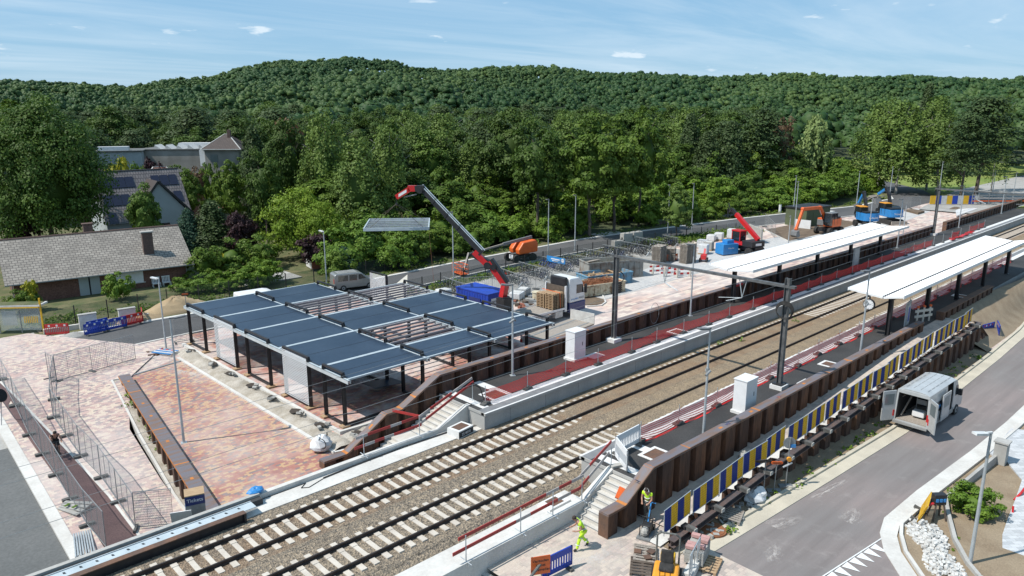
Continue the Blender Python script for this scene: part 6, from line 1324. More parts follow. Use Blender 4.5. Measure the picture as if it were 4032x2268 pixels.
m = MB(); m.bx(-.02, 0, -.88, -.68, .9, 1.2); m.obj('tail_light', 'red_paint', t); m = MB(); m.bx(-.02, 0, .68, .88, .9, 1.2); m.obj('tail_light', 'red_paint', t); MB().bx(-.025, 0, -.28, .28, .75, .9).obj('number_plate', 'white_paint', t)
# ---- excavators
def excavator(label, loc, rz, body, cabc, wheeled, boom, stick, bucket, decal=None, text=None, rear_mat='dark_plastic', yaw=0.0):
    t = thing('excavator', label, 'excavator', loc, rz)
    if wheeled:
        m = MB(); m.bx(-1.9, 1.9, -.55, .55, .45, .95); m.bx(-2.3, -1.9, -1.1, 1.1, .3, .6); m.obj('undercarriage', 'dark_plastic', t)
        for x in (-1.35, 1.35):
            for s in (-1, 1): wheel(t, x, s * 1.05, .5, .5, .42, rim='dark_plastic')
    else:
        for s in (-1, 1): m = MB(); m.side([(-1.6, .2), (-1.3, 0), (1.3, 0), (1.6, .2), (1.6, .5), (1.3, .7), (-1.3, .7), (-1.6, .5)], s * 1.0 - .22, s * 1.0 + .22); m.obj('track', 'rubber', t)
        m = MB(); m.bx(-.9, .9, -.8, .8, .3, .7); m.obj('undercarriage', 'dark_plastic', t); MB().bx(-2.2, -2.0, -1.3, 1.3, .1, .6).obj('dozer_blade', 'wood_grey', t)
    u = bpy.data.objects.new('upper_body', None)
    m = MB(); m.disc((0, 0, 1.0), .6, (0, 0, 1), .2, 18); m.obj('slew_ring', 'black_steel', t)
    z = 1.1; c_, s_ = cos(yaw), sin(yaw); R_ = Matrix.Rotation(yaw, 4, 'Z')
    def ob(m, name, mt, **k):
        o = m.obj(name, mt, t, **k); o.data.transform(R_); return o
    # counterweight body (rear is -x in body frame)
    m = MB(); P = [(-1.55 + .35 * (1 - cos(a)) if False else -1.0 - .62 * cos(a), 1.22 * sin(a)) for a in [-pi / 2 + pi * i / 10 for i in range(11)]]; P = [(1.15, -1.22)] + [(p[0], p[1]) for p in P] + [(1.15, 1.22)]; m.prism(P[::-1], z, z + 1.15); ob(m, 'engine_body', body, bevel=.08)
    m = MB(); m.bx(-1.2, .2, -1.0, 1.0, z + 1.15, z + 1.4); ob(m, 'engine_hood', rear_mat, bevel=.06)
    m = MB(); m.bx(.3, 1.2, -1.23, -.2, z + .1, z + .95); ob(m, 'side_tank', cabc, bevel=.05)
    m = MB(); m.side([(-.1, z + .3), (1.5, z + .2), (1.75, z + .7), (1.45, z + 1.95), (.0, z + 1.98)], .15, 1.18); ob(m, 'cab', 'glass_dark', bevel=.04)
    m = MB(); m.bx(-.15, 1.5, .1, 1.22, z + 1.95, z + 2.08); ob(m, 'cab_roof', cabc, bevel=.04)
    m = MB()
    for (a, b) in (((-.1, .15, z + .3), (0, .15, z + 1.98)), ((1.5, .15, z + .2), (1.75, .15, z + .7)), ((1.75, .15, z + .7), (1.45, .15, z + 1.95)), ((1.75, 1.18, z + .7), (1.45, 1.18, z + 1.95)), ((-.1, 1.18, z + .3), (0, 1.18, z + 1.98)), ((.75, 1.19, z + .3), (.75, 1.19, z + 1.98))): m.beam(a, b, .08, .08)
    ob(m, 'cab_frame', 'black_steel')
    def arm(name, pts, w_, h, mt):
        for a, b in zip(pts[:-1], pts[1:]): m = MB(); m.beam((a[0], -.25, a[1]), (b[0], -.25, b[1]), w_, h); m.disc((b[0], -.25, b[1]), h * .6, (0, 1, 0), w_ + .06, 12); ob(m, name, mt)
    arm('boom', boom, .36, .42, body if decal is None else decal[0]); arm('stick', stick, .3, .34, decal[1] if decal else body)
    m = MB(); a = Vector((boom[0][0] + .4, -.25, boom[0][1] - .2)); b = Vector((boom[1][0], -.25, boom[1][1] - .35)); m.tube(a, a.lerp(b, .6), .08, 8, 0); m.tube(a.lerp(b, .6), b, .045, 8, 1); ob(m, 'cylinder', ['black_steel', 'galv_bright'])
    m = MB(); bx_, bz_ = bucket; P = [(bx_ - .1, bz_ + .25), (bx_ + .45, bz_ + .1), (bx_ + .5, bz_ - .45), (bx_ + .1, bz_ - .75), (bx_ - .4, bz_ - .6)]; m.side(P, -.75, .25); ob(m, 'bucket', 'grey_plastic')
    if text:
        o = text_obj(text, .42, 'white_paint', t, (0, 0, 0), (0, 0, 0), 'lettering'); o.data.transform(Matrix.Translation((-1.66, 0, z + .55)) @ Matrix.Rotation(-pi / 2, 4, 'Z') @ Matrix.Rotation(pi / 2, 4, 'X')); o.data.transform(R_)
    return t
p = NG(3262, 925); excavator('orange wheeled excavator with its boom stretched over the soil bed', (107.0, 46.2, zN(107) + .02), RAD(172), 'orange_paint', 'grey_plastic', True, [(.6, 1.9), (2.3, 3.9), (6.4, 4.0)], [(6.4, 4.0), (7.6, 1.3)], (7.7, .9))
excavator('blue and orange excavator, the left of two, its arm folded up', (115.5, 44.2, zN(115) + .02), RAD(50), 'sky_blue', 'amber_paint', True, [(.6, 1.9), (1.6, 4.0), (2.2, 5.0)], [(2.2, 5.0), (3.3, 3.4)], (3.4, 2.9), decal=('black_steel', 'sky_blue'), text='Viabuild')
excavator('blue and orange tracked excavator, the right of two, near the black car', (121.3, 42.9, zN(121) + .02), RAD(55), 'sky_blue', 'amber_paint', False, [(.6, 1.9), (1.4, 4.3), (2.2, 5.2)], [(2.2, 5.2), (3.9, 4.2)], (4.0, 3.2), decal=('black_steel', 'sky_blue'), text='Viabuild')
# ---- red telehandler
t = thing('telehandler', 'red rotating telehandler with raised boom beside the blue generator', 'telehandler', (86.3, 47.6, zN(86) + .02), RAD(75))
m = MB(); m.bx(-2.2, 2.2, -.6, .6, .6, 1.15); m.bx(-2.5, -2.1, -1.25, 1.25, .25, .8); m.bx(2.1, 2.5, -1.25, 1.25, .25, .8); m.obj('chassis', 'black_steel', t)
for x in (-1.45, 1.45):
    for s in (-1, 1): wheel(t, x, s * 1.0, .55, .55, .42, rim='dark_plastic')
MB().bx(-2.0, -.2, -1.1, 1.1, 1.15, 1.9).obj('engine_housing', 'dark_plastic', t, bevel=.06); MB().bx(-.4, 1.4, -.1, 1.1, 1.2, 1.7).obj('turret', 'red_paint', t, bevel=.05)
MB().bx(.1, 1.5, .15, 1.15, 1.7, 2.9).obj('cab', 'glass_dark', t, bevel=.03); MB().bx(0, 1.6, .08, 1.2, 2.9, 3.05).obj('cab_roof', 'red_paint', t)
m = MB(); [m.bx(x - .05, x + .05, y - .05, y + .05, 1.7, 2.9) for x in (.12, 1.48) for y in (.17, 1.13)]; m.obj('cab_frame', 'red_paint', t)
m = MB(); m.beam((-1.5, -.45, 2.0), (2.6, -.45, 4.8), .42, .5); m.obj('boom', 'red_paint', t); m = MB(); m.beam((2.5, -.45, 4.74), (3.4, -.45, 5.35), .3, .36); m.obj('inner_boom', 'black_steel', t)
m = MB(); m.beam((3.4, -.45, 5.35), (3.9, -.45, 5.0), .5, .3); m.beam((3.8, -.75, 4.6), (3.8, -.75, 5.5), .12, .12); m.beam((3.8, -.15, 4.6), (3.8, -.15, 5.5), .12, .12); m.beam((3.8, -.45, 5.5), (4.1, -.45, 6.1), .1, .1); m.obj('fork_carriage', 'dark_plastic', t)
m = MB(); [m.bx(-2.52, -2.5, y - .08, y + .08, .5, .72) for y in (-.9, .9)]; m.obj('warning_plates', 'yellow_paint', t); MB().bx(-2.02, -2.0, -.5, .5, 1.35, 1.65).obj('plate', 'white_paint', t)
# ---- orange boom lift
t = thing('boom_lift', 'orange articulated boom lift standing on the asphalt back road', 'boom lift', (63.9, 66.2, zN(64) + .03), RAD(170))
m = MB(); m.bx(-1.4, 1.4, -.7, .7, .45, .8); m.obj('chassis', 'black_steel', t)
for x in (-1.25, 1.25):
    for s in (-1, 1): wheel(t, x, s * .98, .5, .5, .36, rim='dark_plastic')
MB().disc((0, 0, .9), .55, (0, 0, 1), .25, 18).obj('slew_ring', 'dark_plastic', t)
for s in (-1, 1): m = MB(); m.side([(-1.9, 1.15), (.9, 1.0), (1.0, 1.6), (.3, 2.5), (-1.6, 2.7), (-1.95, 2.3)], s * .72 - .42, s * .72 + .42); m.obj('engine_cover', 'orange_paint', t, bevel=.12)
m = MB(); m.beam((-1.7, 0, 2.9), (2.6, 0, 2.35), .28, .34); m.obj('main_boom', 'grey_plastic', t); m = MB(); m.beam((2.5, 0, 2.36), (7.0, 0, 1.7), .18, .2); m.obj('inner_boom', 'wood_grey', t)
m = MB(); m.beam((7.0, 0, 1.7), (7.7, .2, 1.45), .3, .3); m.beam((7.5, 0, 1.75), (9.0, 1.2, -.35), .2, .3); m.obj('jib', 'black_steel', t)
MB().box((1.55, .3, .72), (.1, .8, .5)).obj('white_plate', 'white_paint', t)
m = MB(); B = (9.9, 2.1)
for z in (0, .55, 1.1): m.path([(B[0] - .45, B[1] - 1.1, z), (B[0] + .45, B[1] - 1.1, z), (B[0] + .45, B[1] + 1.1, z), (B[0] - .45, B[1] + 1.1, z), (B[0] - .45, B[1] - 1.1, z)], .035, 5)
for a in (-.45, .45):
    for b in (-1.1, 0, 1.1): m.tube((B[0] + a, B[1] + b, 0), (B[0] + a, B[1] + b, 1.1), .03, 5)
m.bx(B[0] - .45, B[0] + .45, B[1] - 1.1, B[1] + 1.1, -.03, .02); m.obj('basket', 'orange_paint', t)
# ---- flatbed truck with loader crane
t = thing('flatbed_truck', 'white and blue flatbed truck carrying pallets behind the steel shelter', 'truck', (41.3, 45.9, zN(47) - .0))
m = MB(); m.bx(-.3, 7.6, -1.25, 1.25, 1.12, 1.25); m.obj('bed', 'wood_grey', t); m = MB(); m.bx(-.3, 7.6, -1.29, -1.25, 1.1, 1.3); m.bx(-.3, 7.6, 1.25, 1.29, 1.1, 1.3); m.obj('bed_rail', 'white_paint', t)
m = MB(); m.bx(0, 10.0, -.45, .45, .7, 1.1); m.obj('chassis', 'black_steel', t)
for x in (1.0, 2.3, 9.2):
    for s in (-1, 1): wheel(t, x, s * 1.0, .5, .5, .4)
[MB().bx(a, b, -1.22, -.75, .45, 1.05).obj('side_box', 'white_dirty', t, bevel=.04) for a, b in ((3.2, 4.5), (4.6, 5.4), (6.3, 7.3))]
m = MB(); m.bx(7.6, 7.68, -1.25, 1.25, 1.1, 3.2); m.obj('headboard', 'wood_dark', t); [MB().bx(7.5, 7.72, y - .06, y + .06, .9, 3.3).obj('headboard_post', 'white_paint', t) for y in (-1.25, 1.25)]
m = MB(); m.side([(8.2, 1.55), (10.35, 1.55), (10.3, 2.4), (10.0, 3.35), (9.5, 3.85), (8.2, 3.9)], -1.22, 1.22); m.obj('cab', 'white_paint', t, bevel=.12)
m = MB(); m.side([(8.15, .65), (10.42, .65), (10.42, 1.55), (8.15, 1.55)], -1.24, 1.24); m.obj('cab_lower', 'navy_paint', t, bevel=.08); m = MB(); m.bx(7.75, 8.15, -1.0, .9, 2.9, 4.0); m.obj('air_deflector', 'black_steel', t, bevel=.1)
m = MB(); m.add([(9.1, -1.232, 2.35), (10.12, -1.232, 2.35), (9.95, -1.232, 3.15), (9.1, -1.232, 3.2)], [(0, 1, 2, 3)]); m.obj('side_window', 'glass_dark', t); m = MB(); m.add([(10.33, -1.1, 2.4), (10.33, 1.1, 2.4), (10.06, 1.05, 3.25), (10.06, -1.05, 3.25)], [(0, 1, 2, 3)]); m.obj('windscreen', 'glass_dark', t, (.02, 0, 0)); MB().bx(10.15, 10.35, -1.45, -1.25, 2.3, 3.1).obj('mirror', 'dark_plastic', t)
text_obj('WOUTERS', .22, 'sky_blue', t, (8.85, -1.235, 1.85), (RAD(90), 0, 0)); text_obj('MAES', .3, 'grey_plastic', t, (9.8, -1.235, 1.87), (RAD(90), 0, 0))
# loader crane: points measured in the vertical plane of the boom
A0 = Vector((43.2, 47.0, 0)); B0 = Vector((38.0, 55.3, 0)); nrm = Vector((-(B0 - A0).y, (B0 - A0).x, 0)).normalized()
def PV(px, row):
    v = ray(px, row); o = Vector((0, 0, CAMH)); k = (A0 - o).dot(nrm) / v.dot(nrm); return o + v * k
m0 = PV(1985, 1185); m1 = PV(1965, 1150); m2 = PV(1890, 1040); m3 = PV(1868, 1000); m4 = PV(1650, 750); m5 = PV(1562, 780)
t = thing('loader_crane', 'red and black loader crane rising above the shelter, holding a hanging steel frame', 'crane', (m0.x, m0.y, 0))
def rel(p): return p - Vector((m0.x, m0.y, 0))
m = MB(); m.bx(-.5, .5, -.5, .5, .0, m0.z + .3); m.disc((0, 0, m0.z + .1), .5, (0, 0, 1), .6, 14); m.obj('base', 'black_steel', t)
jn = PV(1992, 1150)
m = MB(); m.beam(rel(PV(1975, 1200)), rel(PV(1990, 1115)), .5, .55); m.obj('king_post', 'red_paint', t)
m = MB(); m.beam(rel(PV(1990, 1120)), rel(PV(1925, 1030)), .42, .62); m.obj('inner_boom', 'red_paint', t)
m = MB(); m.beam(rel(PV(2000, 1112)), rel(PV(1935, 1020)), .46, .3); m.obj('boom_back', 'black_steel', t)
m = MB(); m.beam(rel(PV(1925, 1035)), rel(PV(1862, 1000)), .4, .5); m.disc(rel(PV(1922, 1045)), .34, nrm, .6, 12); m.disc(rel(PV(1945, 1050)), .26, nrm, .6, 12); m.obj('knuckle', 'black_steel', t)
m = MB(); m.beam(rel(PV(1928, 1050)), rel(PV(1868, 990)), .44, .52); m.obj('outer_boom', 'red_paint', t)
P0 = PV(1935, 1035); P1 = PV(1654, 738); k = 0
for (a, b, w_) in ((.13, .48, .46), (.46, .64, .42), (.62, .82, .38), (.80, 1.0, .34)):
    m = MB(); q0 = P0.lerp(P1, a); q1 = P0.lerp(P1, b); m.beam(rel(q0), rel(q1), w_ * .8, w_ * 1.05, 0); m.beam(rel(q0), rel(q0.lerp(q1, .05)), w_ * 1.05, w_ * 1.3, 0)
    dd = (q1 - q0).normalized(); up_ = nrm.cross(dd) * (.36 if nrm.cross(dd).z > 0 else -.36); m.tube(rel(q0) + up_, rel(q1) + up_, .05, 6, 1); m.tube(rel(q0) + up_ * .7 + nrm * .15, rel(q1) + up_ * .7 + nrm * .15, .045, 6, 1); m.obj('boom_extension', ['black_steel', 'galv_bright'], t)
m = MB(); m.beam(rel(PV(1672, 740)), rel(PV(1636, 742)), .4, .5); m.disc(rel(PV(1655, 748)), .3, nrm, .5, 12); m.obj('fly_jib_knuckle', 'black_steel', t)
m = MB(); m.beam(rel(PV(1640, 742)), rel(PV(1608, 742)), .34, .52); m.beam(rel(PV(1614, 744)), rel(PV(1562, 776)), .34, .44); m.obj('fly_jib', 'red_paint', t)
m = MB(); m.tube(rel(PV(1640, 765)), rel(PV(1590, 776)), .06, 6); m.obj('jib_cylinder', 'galv_dull', t)
hook = PV(1561, 803); m = MB(); m.tube(rel(PV(1562, 780)), rel(hook), .03, 5); m.disc(rel(hook), .12, (1, 0, 0), .1, 8); m.obj('hook', 'black_steel', t)
d1 = (PV(1614, 744) - PV(1562, 776)).normalized(); mid = (PV(1614, 744) + PV(1562, 776)) / 2
m = MB(); w2 = nrm * (-.18 if nrm.y > 0 else .18); u_ = d1 * .45; v_ = Vector((0, 0, .13)); c_ = rel(mid) + w2; m.quad(c_ - u_ - v_, c_ + u_ - v_, c_ + u_ + v_, c_ - u_ + v_); m.obj('name_plate', 'white_paint', t)
# hanging steel frame + slings
zf = hook.z - 2.35; fc = [G(*q, zf) for q in ((1432, 905), (1688, 900), (1691, 863), (1456, 866))]
t = thing('hanging_steel_frame', 'galvanised steel roof frame hanging in slings from the crane', 'steel frame', tuple((fc[0] + fc[2]) / 2)); ctr = (fc[0] + fc[2]) / 2; f = [p - ctr for p in fc]
m = MB()
for i in range(4): m.beam(f[i], f[(i + 1) % 4], .1, .26)
m.obj('outer_frame', 'galv_bright', t); m = MB()
for k in range(1, 6): m = MB(); a = f[0].lerp(f[3], k / 6); b = f[1].lerp(f[2], k / 6); m.beam(a, b, .14, .1); m.obj('purlin', 'galv', t)
m = MB(); hk = hook - ctr; [m.tube(hk, f[i].lerp(ctr * 0, .15), .018, 4) for i in range(4)]; m.obj('slings', 'wood_dark', t)
m = MB(); m.tube(f[1], f[1] + Vector((.2, -.6, -zf - .6)), .015, 4); m.obj('guide_rope', 'red_terracotta', t)
# low loader trailer
ta = G(2339, 1274, -.4) - G(2250, 1255, -.4); tq = (G(2339, 1274, -.4) + G(2250, 1255, -.4)) / 2 - Vector((0, 0, .85)); ta = atan2(ta.y, ta.x) + pi / 2
t = thing('low_loader_trailer', 'empty grey low loader trailer with white headboard close to the sheet pile wall', 'trailer', tuple(tq - Vector((7.1 * cos(ta), 7.1 * sin(ta), 0))), ta)
MB().bx(0, 7.0, -1.25, 1.25, .75, .88).obj('deck', 'wood_grey', t); m = MB(); [m.bx(0, 7, y - .08, y + .08, .88, .9) for y in (-.7, .7)]; m.obj('deck_strips', 'galv_dull', t); m = MB(); m.bx(7.0, 7.08, -1.25, 1.25, .8, 1.75); m.obj('headboard', 'white_dirty', t)
m = MB(); m.bx(.2, 6.8, -1.0, 1.0, .45, .75); m.obj('chassis', 'black_steel', t)
for x in (2.4, 3.6):
    for s in (-1, 1): wheel(t, x, s * 1.0, .38, .38, .3)
m = MB(); m.bx(-.06, 0, -1.2, 1.2, .45, .98); m.obj('tail_board', 'white_paint', t); text_obj('martens maes', .28, 'grey_plastic', t, (-.07, -.1, .72), (RAD(90), 0, RAD(-90)))
for y in (-1.1, 1.1): MB().bx(-.09, 0, y - .12, y + .12, .45, .7).obj('tail_light', 'red_paint', t)
MB().bx(-.07, 0, -1.22, 1.22, .98, 1.03).obj('tail_edge', 'red_paint', t)
# ---- containers
c = G(1922, 1160, 1.2); t = thing('site_container', 'blue site container with a white poster behind the steel shelter', 'container', (c.x, c.y, -1.48), RAD(2)); m = MB()
m.bx(0, 2.44, 0, 4.4, .1, 2.6); [m.bx(-.03, 0, .4 + k * .35, .55 + k * .35, .2, 2.5) for k in range(11)]; m.obj('body', 'blue_paint', t); m = MB(); m.bx(-.05, 2.49, -.05, 4.45, 2.6, 2.7); m.obj('roof', 'blue_paint', t)
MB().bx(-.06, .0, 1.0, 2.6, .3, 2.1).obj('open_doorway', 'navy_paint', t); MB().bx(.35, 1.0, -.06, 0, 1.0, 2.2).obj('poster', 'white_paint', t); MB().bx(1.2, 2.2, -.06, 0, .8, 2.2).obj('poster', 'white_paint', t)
text_obj('MAES', .22, 'black_steel', t, (.68, -.07, 1.9), (RAD(90), 0, 0)); m = MB(); [m.bx(1.35, 2.05, -.07, -.06, 1.0 + k * .2, 1.1 + k * .2) for k in range(5)]; m.obj('print', 'black_steel', t)
m = MB(); m.bx(0, 2.2, 0, 2.2, 0, 1.4); tag(m.obj('steel_bin', 'navy_paint', loc=(c.x - 1.4, c.y + 3.6, -1.48)), 'dark blue steel bin at the left end of the blue container', 'bin')
def skip(label, x0, y0, x1, y1, h, mat_, fill, rz=0.0):
    z = zN((x0 + x1) / 2); t = thing('open_skip', label, 'skip', (x0, y0, z), rz); Lx, Ly = x1 - x0, y1 - y0; th = .08
    m = MB(); m.bx(0, Lx, 0, th, .15, h); m.bx(0, Lx, Ly - th, Ly, .15, h); m.bx(0, th, th, Ly - th, .15, h); m.bx(Lx - th, Lx, th, Ly - th, .15, h); m.bx(th, Lx - th, th, Ly - th, .15, .22)
    m.obj('body', mat_, t); m = MB(); m.bx(-.04, Lx + .04, -.08, .02, h - .12, h + .02); m.bx(-.04, Lx + .04, Ly - .02, Ly + .08, h - .12, h + .02); m.bx(-.08, .02, 0, Ly, h - .12, h + .02); m.bx(Lx - .02, Lx + .08, 0, Ly, h - .12, h + .02)
    for k in range(int(Lx / .7) + 1): m.bx(k * .7 + .05, k * .7 + .17, -.07, 0, .15, h - .12)
    m.bx(0, Lx, -.07, 0, .1, .25); m.obj('ribs', mat_, t); fill(t, Lx, Ly, h); return t
def fill_rust(t, Lx, Ly, h):
    m = MB(); r = random.Random(2)
    for k in range(70): a = r.uniform(.2, Lx - 1.6); m.beam((a, r.uniform(.2, Ly - .2), h - .1 + r.uniform(-.1, .3)), (a + r.uniform(.3, 1.5), r.uniform(.2, Ly - .2), h + r.uniform(-.1, .35)), .04, .04)
    m.bx(.1, Lx - .1, .1, Ly - .1, .22, h - .08); m.obj('scrap_steel', 'rust_scrap', t)
def fill_wood(t, Lx, Ly, h):
    m = MB(); r = random.Random(4)
    for k in range(36): a = r.uniform(.3, Lx - 1.4); y = r.uniform(.3, Ly - .3); m.box((a, y, h - .25 + r.uniform(-.15, .2)), (r.uniform(.6, 1.6), .14, .05), rz=r.uniform(0, 3), ry=r.uniform(-.2, .2))
    m.bx(.1, Lx - .1, .1, Ly - .1, .22, h - .4); m.obj('waste_wood', 'wood', t)
def fill_none(t, Lx, Ly, h):
    m = MB(); m.bx(.1, Lx - .1, .1, Ly - .1, .22, h - .7); m.obj('rubble', 'cream_rusty', t)
skip('cream skip with rusty steel scrap, nearest to the truck cab', 55.6, 48.4, 61.0, 50.8, 1.25, 'cream_rusty', fill_rust, RAD(-14))
skip('light blue skip half full of waste wood in the middle of three', 58.8, 50.5, 64.6, 52.9, 1.35, 'blue_rusty', fill_wood, RAD(-16))
skip('large grey and blue skip with a coil of hose, rearmost of three', 61.2, 52.5, 68.0, 55.0, 2.1, 'grey_rusty', fill_none, RAD(-24))
m = MB(); [m.ring((0, 0, .05 * k), .55 + .12 * (k % 3), .07, (0, .3, 1), 18, k=6) for k in range(4)]; tag(m.obj('hose_coil', 'wood_grey', loc=(62.8, 53.2, zN(63) + 2.0)), 'grey hose coil lying on the left corner of the largest skip', 'hose')
# ================================================================ SITE OBJECTS
def WG(px, row):
    z = -1.6
    for _ in range(12): p = G(px, row, z); z = zW(p.y) + .12
    return p
# cabinets on the platforms
def cabinet(label, loc, sx, sy, h, rz=0.0):
    t = thing('equipment_cabinet', label, 'cabinet', loc, rz); MB().bx(-sx / 2 - .08, sx / 2 + .08, -sy / 2 - .08, sy / 2 + .08, 0, .16).obj('plinth', 'white_tile', t); MB().bx(-sx / 2, sx / 2, -sy / 2, sy / 2, .16, h).obj('body', 'white_paint', t, bevel=.02)
    MB().bx(-sx / 2 - .03, sx / 2 + .03, -sy / 2 - .03, sy / 2 + .03, h, h + .05).obj('lid', 'white_paint', t); m = MB(); m.bx(sx / 2 - .38, sx / 2 - .33, -sy / 2 - .012, -sy / 2, h * .5, h * .62); m.obj('handle', 'black_steel', t); return t
cabinet('tall white equipment cabinet on the north platform', (36.75, 32.55, .77), 1.15, .85, 2.05); cabinet('tall white equipment cabinet on the south platform behind the sheet pile cap', (36.9, 19.75, .77), 1.2, .8, 2.0)
for i, (x, y, s_, lb) in enumerate([(28.7, 19.8, .95, 'large manhole with pale concrete rim on the south platform near the white barrier'), (48.4, 19.9, .8, 'manhole with pale rim on the south platform in front of the white roof'), (43.4, 19.2, .0, 'x'), (28.2, 31.4, .95, 'brown manhole with pale rim on the north platform near the stairs'), (47.3, 31.3, .9, 'manhole with pale rim on the north platform below the cable loop'), (36.1, 30.9, .0, 'x'), (76, 20.0, .8, 'manhole with pale rim under the south platform roof'), (95.0, 31.2, .9, 'manhole with pale rim on the north platform beyond the roof')]):
    if not s_: continue
    t = thing('manhole', lb, 'manhole', (x, y, .765)); m = MB(); a = s_ * .75; b = a - .17
    m.bx(-a, a, -a, -b, 0, .03); m.bx(-a, a, b, a, 0, .03); m.bx(-a, -b, -b, b, 0, .03); m.bx(b, a, -b, b, 0, .03); m.obj('rim', 'white_tile', t); MB().bx(-b, b, -b, b, 0, .015).obj('cover', 'cap_dark', t)
for x, y, lb in ((43.9, 19.3, 'pale square slab on the south platform right of the mast footing'), (38.2, 32.0, 'pale square slab on the north platform beside the cabinet')): tag(MB().bx(-.6, .6, -.45, .45, 0, .03).obj('floor_slab', 'white_tile', loc=(x, y, .768)), lb, 'slab')
t = thing('cable_pit', 'concrete cable pit with brown lid and painted numbers beside the north stairs', 'pit', (24.6, 30.35, -.3), RAD(8)); m = MB(); m.bx(-.6, .6, -.45, .45, 0, .45); m.obj('box', 'white_tile', t); MB().bx(-.42, .42, -.3, .3, .45, .47).obj('lid', 'cap_dark', t); text_obj('25 4010', .22, 'white_paint', t, (0, -.46, .2), (RAD(90), 0, 0)); MB().bx(-.6, .6, -.455, -.45, .05, .38).obj('dark_face', 'asphalt_patch', t)
t = thing('cable_pit', 'concrete cable pit with brown lid beside the south stairs', 'pit', (22.9, 21.4, -.3)); m = MB(); m.bx(-.7, .7, -.4, .4, 0, .12); m.obj('box', 'white_tile', t); MB().bx(-.35, .35, -.28, .28, .12, .14).obj('lid', 'cap_dark', t)
# red safety nets along both platforms
def net(label, yb, x0, x1, n0, seedv, sgn, gaps=()):
    r = random.Random(seedv); t = thing('safety_net', label, 'safety net', (0, yb, .77)); x = x0; P = []
    while x < x1: P.append((x, yb + r.uniform(-.12, .12))); x += r.uniform(3.0, 3.9)
    for i, (x, y) in enumerate(P):
        m = MB(); m.tube((x, y - yb, 0), (x, y - yb, 1.15), .022, 6); m.obj('post', 'galv', t); m = MB(); m.box((x, y - yb, .05), (.62, .34, .1), rz=r.uniform(-.2, .2)); m.box((x + .1, y - yb, .12), (.3, .3, .08)); m.obj('foot', 'dark_rubber_base', t)
    m = MB(); cols_ = []
    for i in range(len(P) - 1):
        if any(a < P[i][0] < b for a, b in gaps): cols_.append(None); continue
        for k in range(8):
            u = k / 8; x = P[i][0] + (P[i + 1][0] - P[i][0]) * u; y = P[i][1] + (P[i + 1][1] - P[i][1]) * u; sagv = .14 * sin(pi * u); cols_.append((x, y - yb, .95 - sagv - r.uniform(0, .03), sagv))
    cols_.append((P[-1][0], P[-1][1] - yb, .95, 0)); prev = None
    for c in cols_:
        if c is None: prev = None; continue
        o = len(m.v); x, y, h, s2 = c; m.v += [(x, y, h), (x, y - sgn * (.04 + s2 * .3), h * .5), (x, y - sgn * (.08 + s2 * .8), .05), (x, y - sgn * (.12 + s2 * 1.2), .012)]
        if prev is not None:
            for j in range(3): m.f.append((prev + j, o + j, o + j + 1, prev + j + 1)); m.m.append(0)
        prev = o
    o = m.obj('net', 'red_net', t); planar_uv(o, lambda c: (c.x, c.z + abs(c.y))); return t
net('red safety net on thin posts along the north platform', 30.75, 26.8, 125, 0, 3, -1, gaps=((101, 108), (112.5, 116)))
net('red safety net on thin posts along the south platform', 21.35, 29.3, 100, 0, 9, 1)
m = MB(); r_ = random.Random(8)
P = [(x, 30.6 + r_.uniform(-.3, .3), .85 + r_.uniform(0, .12)) for x in np.arange(108, 118, .5)]
for a, b in zip(P[:-1], P[1:]): m.beam(a, b, .45, .08)
tag(m.obj('collapsed_net', 'red_paint'), 'collapsed red netting lying on the far north platform', 'net')
# white slotted barriers by the south stairs
def slot_barrier(label, loc, rz, L_, h, c, name='barrier', foot=True, group=None, stripes=None):
    t = thing(name, label, 'barrier', loc, rz, group); m = MB(); m.bx(0, L_, -.03, .03, h * .72, h); m.bx(0, L_, -.03, .03, .12, .3 * h); n = int(L_ / .14)
    for i in range(n + 1): x = i * (L_ - .05) / n; m.bx(x, x + .05, -.025, .025, .28 * h, .74 * h)
    m.bx(0, .07, -.03, .03, .12, h); m.bx(L_ - .07, L_, -.03, .03, .12, h); m.obj('panel', c, t)
    if stripes:
        m = MB(); [m.bx(L_ * (.12 + .16 * k), L_ * (.20 + .16 * k), -.036, .036, h * .78, h * .93, k % 2) for k in range(5)]; m.obj('reflective_strip', stripes, t)
    if foot:
        for x in (.25, L_ - .25): m = MB(); m.box((x, 0, .06), (.16, .62, .12)); m.obj('foot', 'dark_rubber_base', t)
    return t
slot_barrier('white slotted barrier standing along the south platform edge', (27.0, 21.15, .77), RAD(3), 2.1, 1.1, 'white_paint'); slot_barrier('white slotted barrier standing across the south platform above the stairs', (26.95, 21.1, .77), RAD(-122), 1.7, 1.15, 'white_paint', foot=False)
t = thing('rubber_foot', 'loose grey barrier foot above the south stairs', 'barrier foot', (26.3, 20.4, .77), RAD(-20)); MB().bx(-.4, .4, -.14, .14, 0, .14).obj('block', 'block_grey', t, bevel=.02)
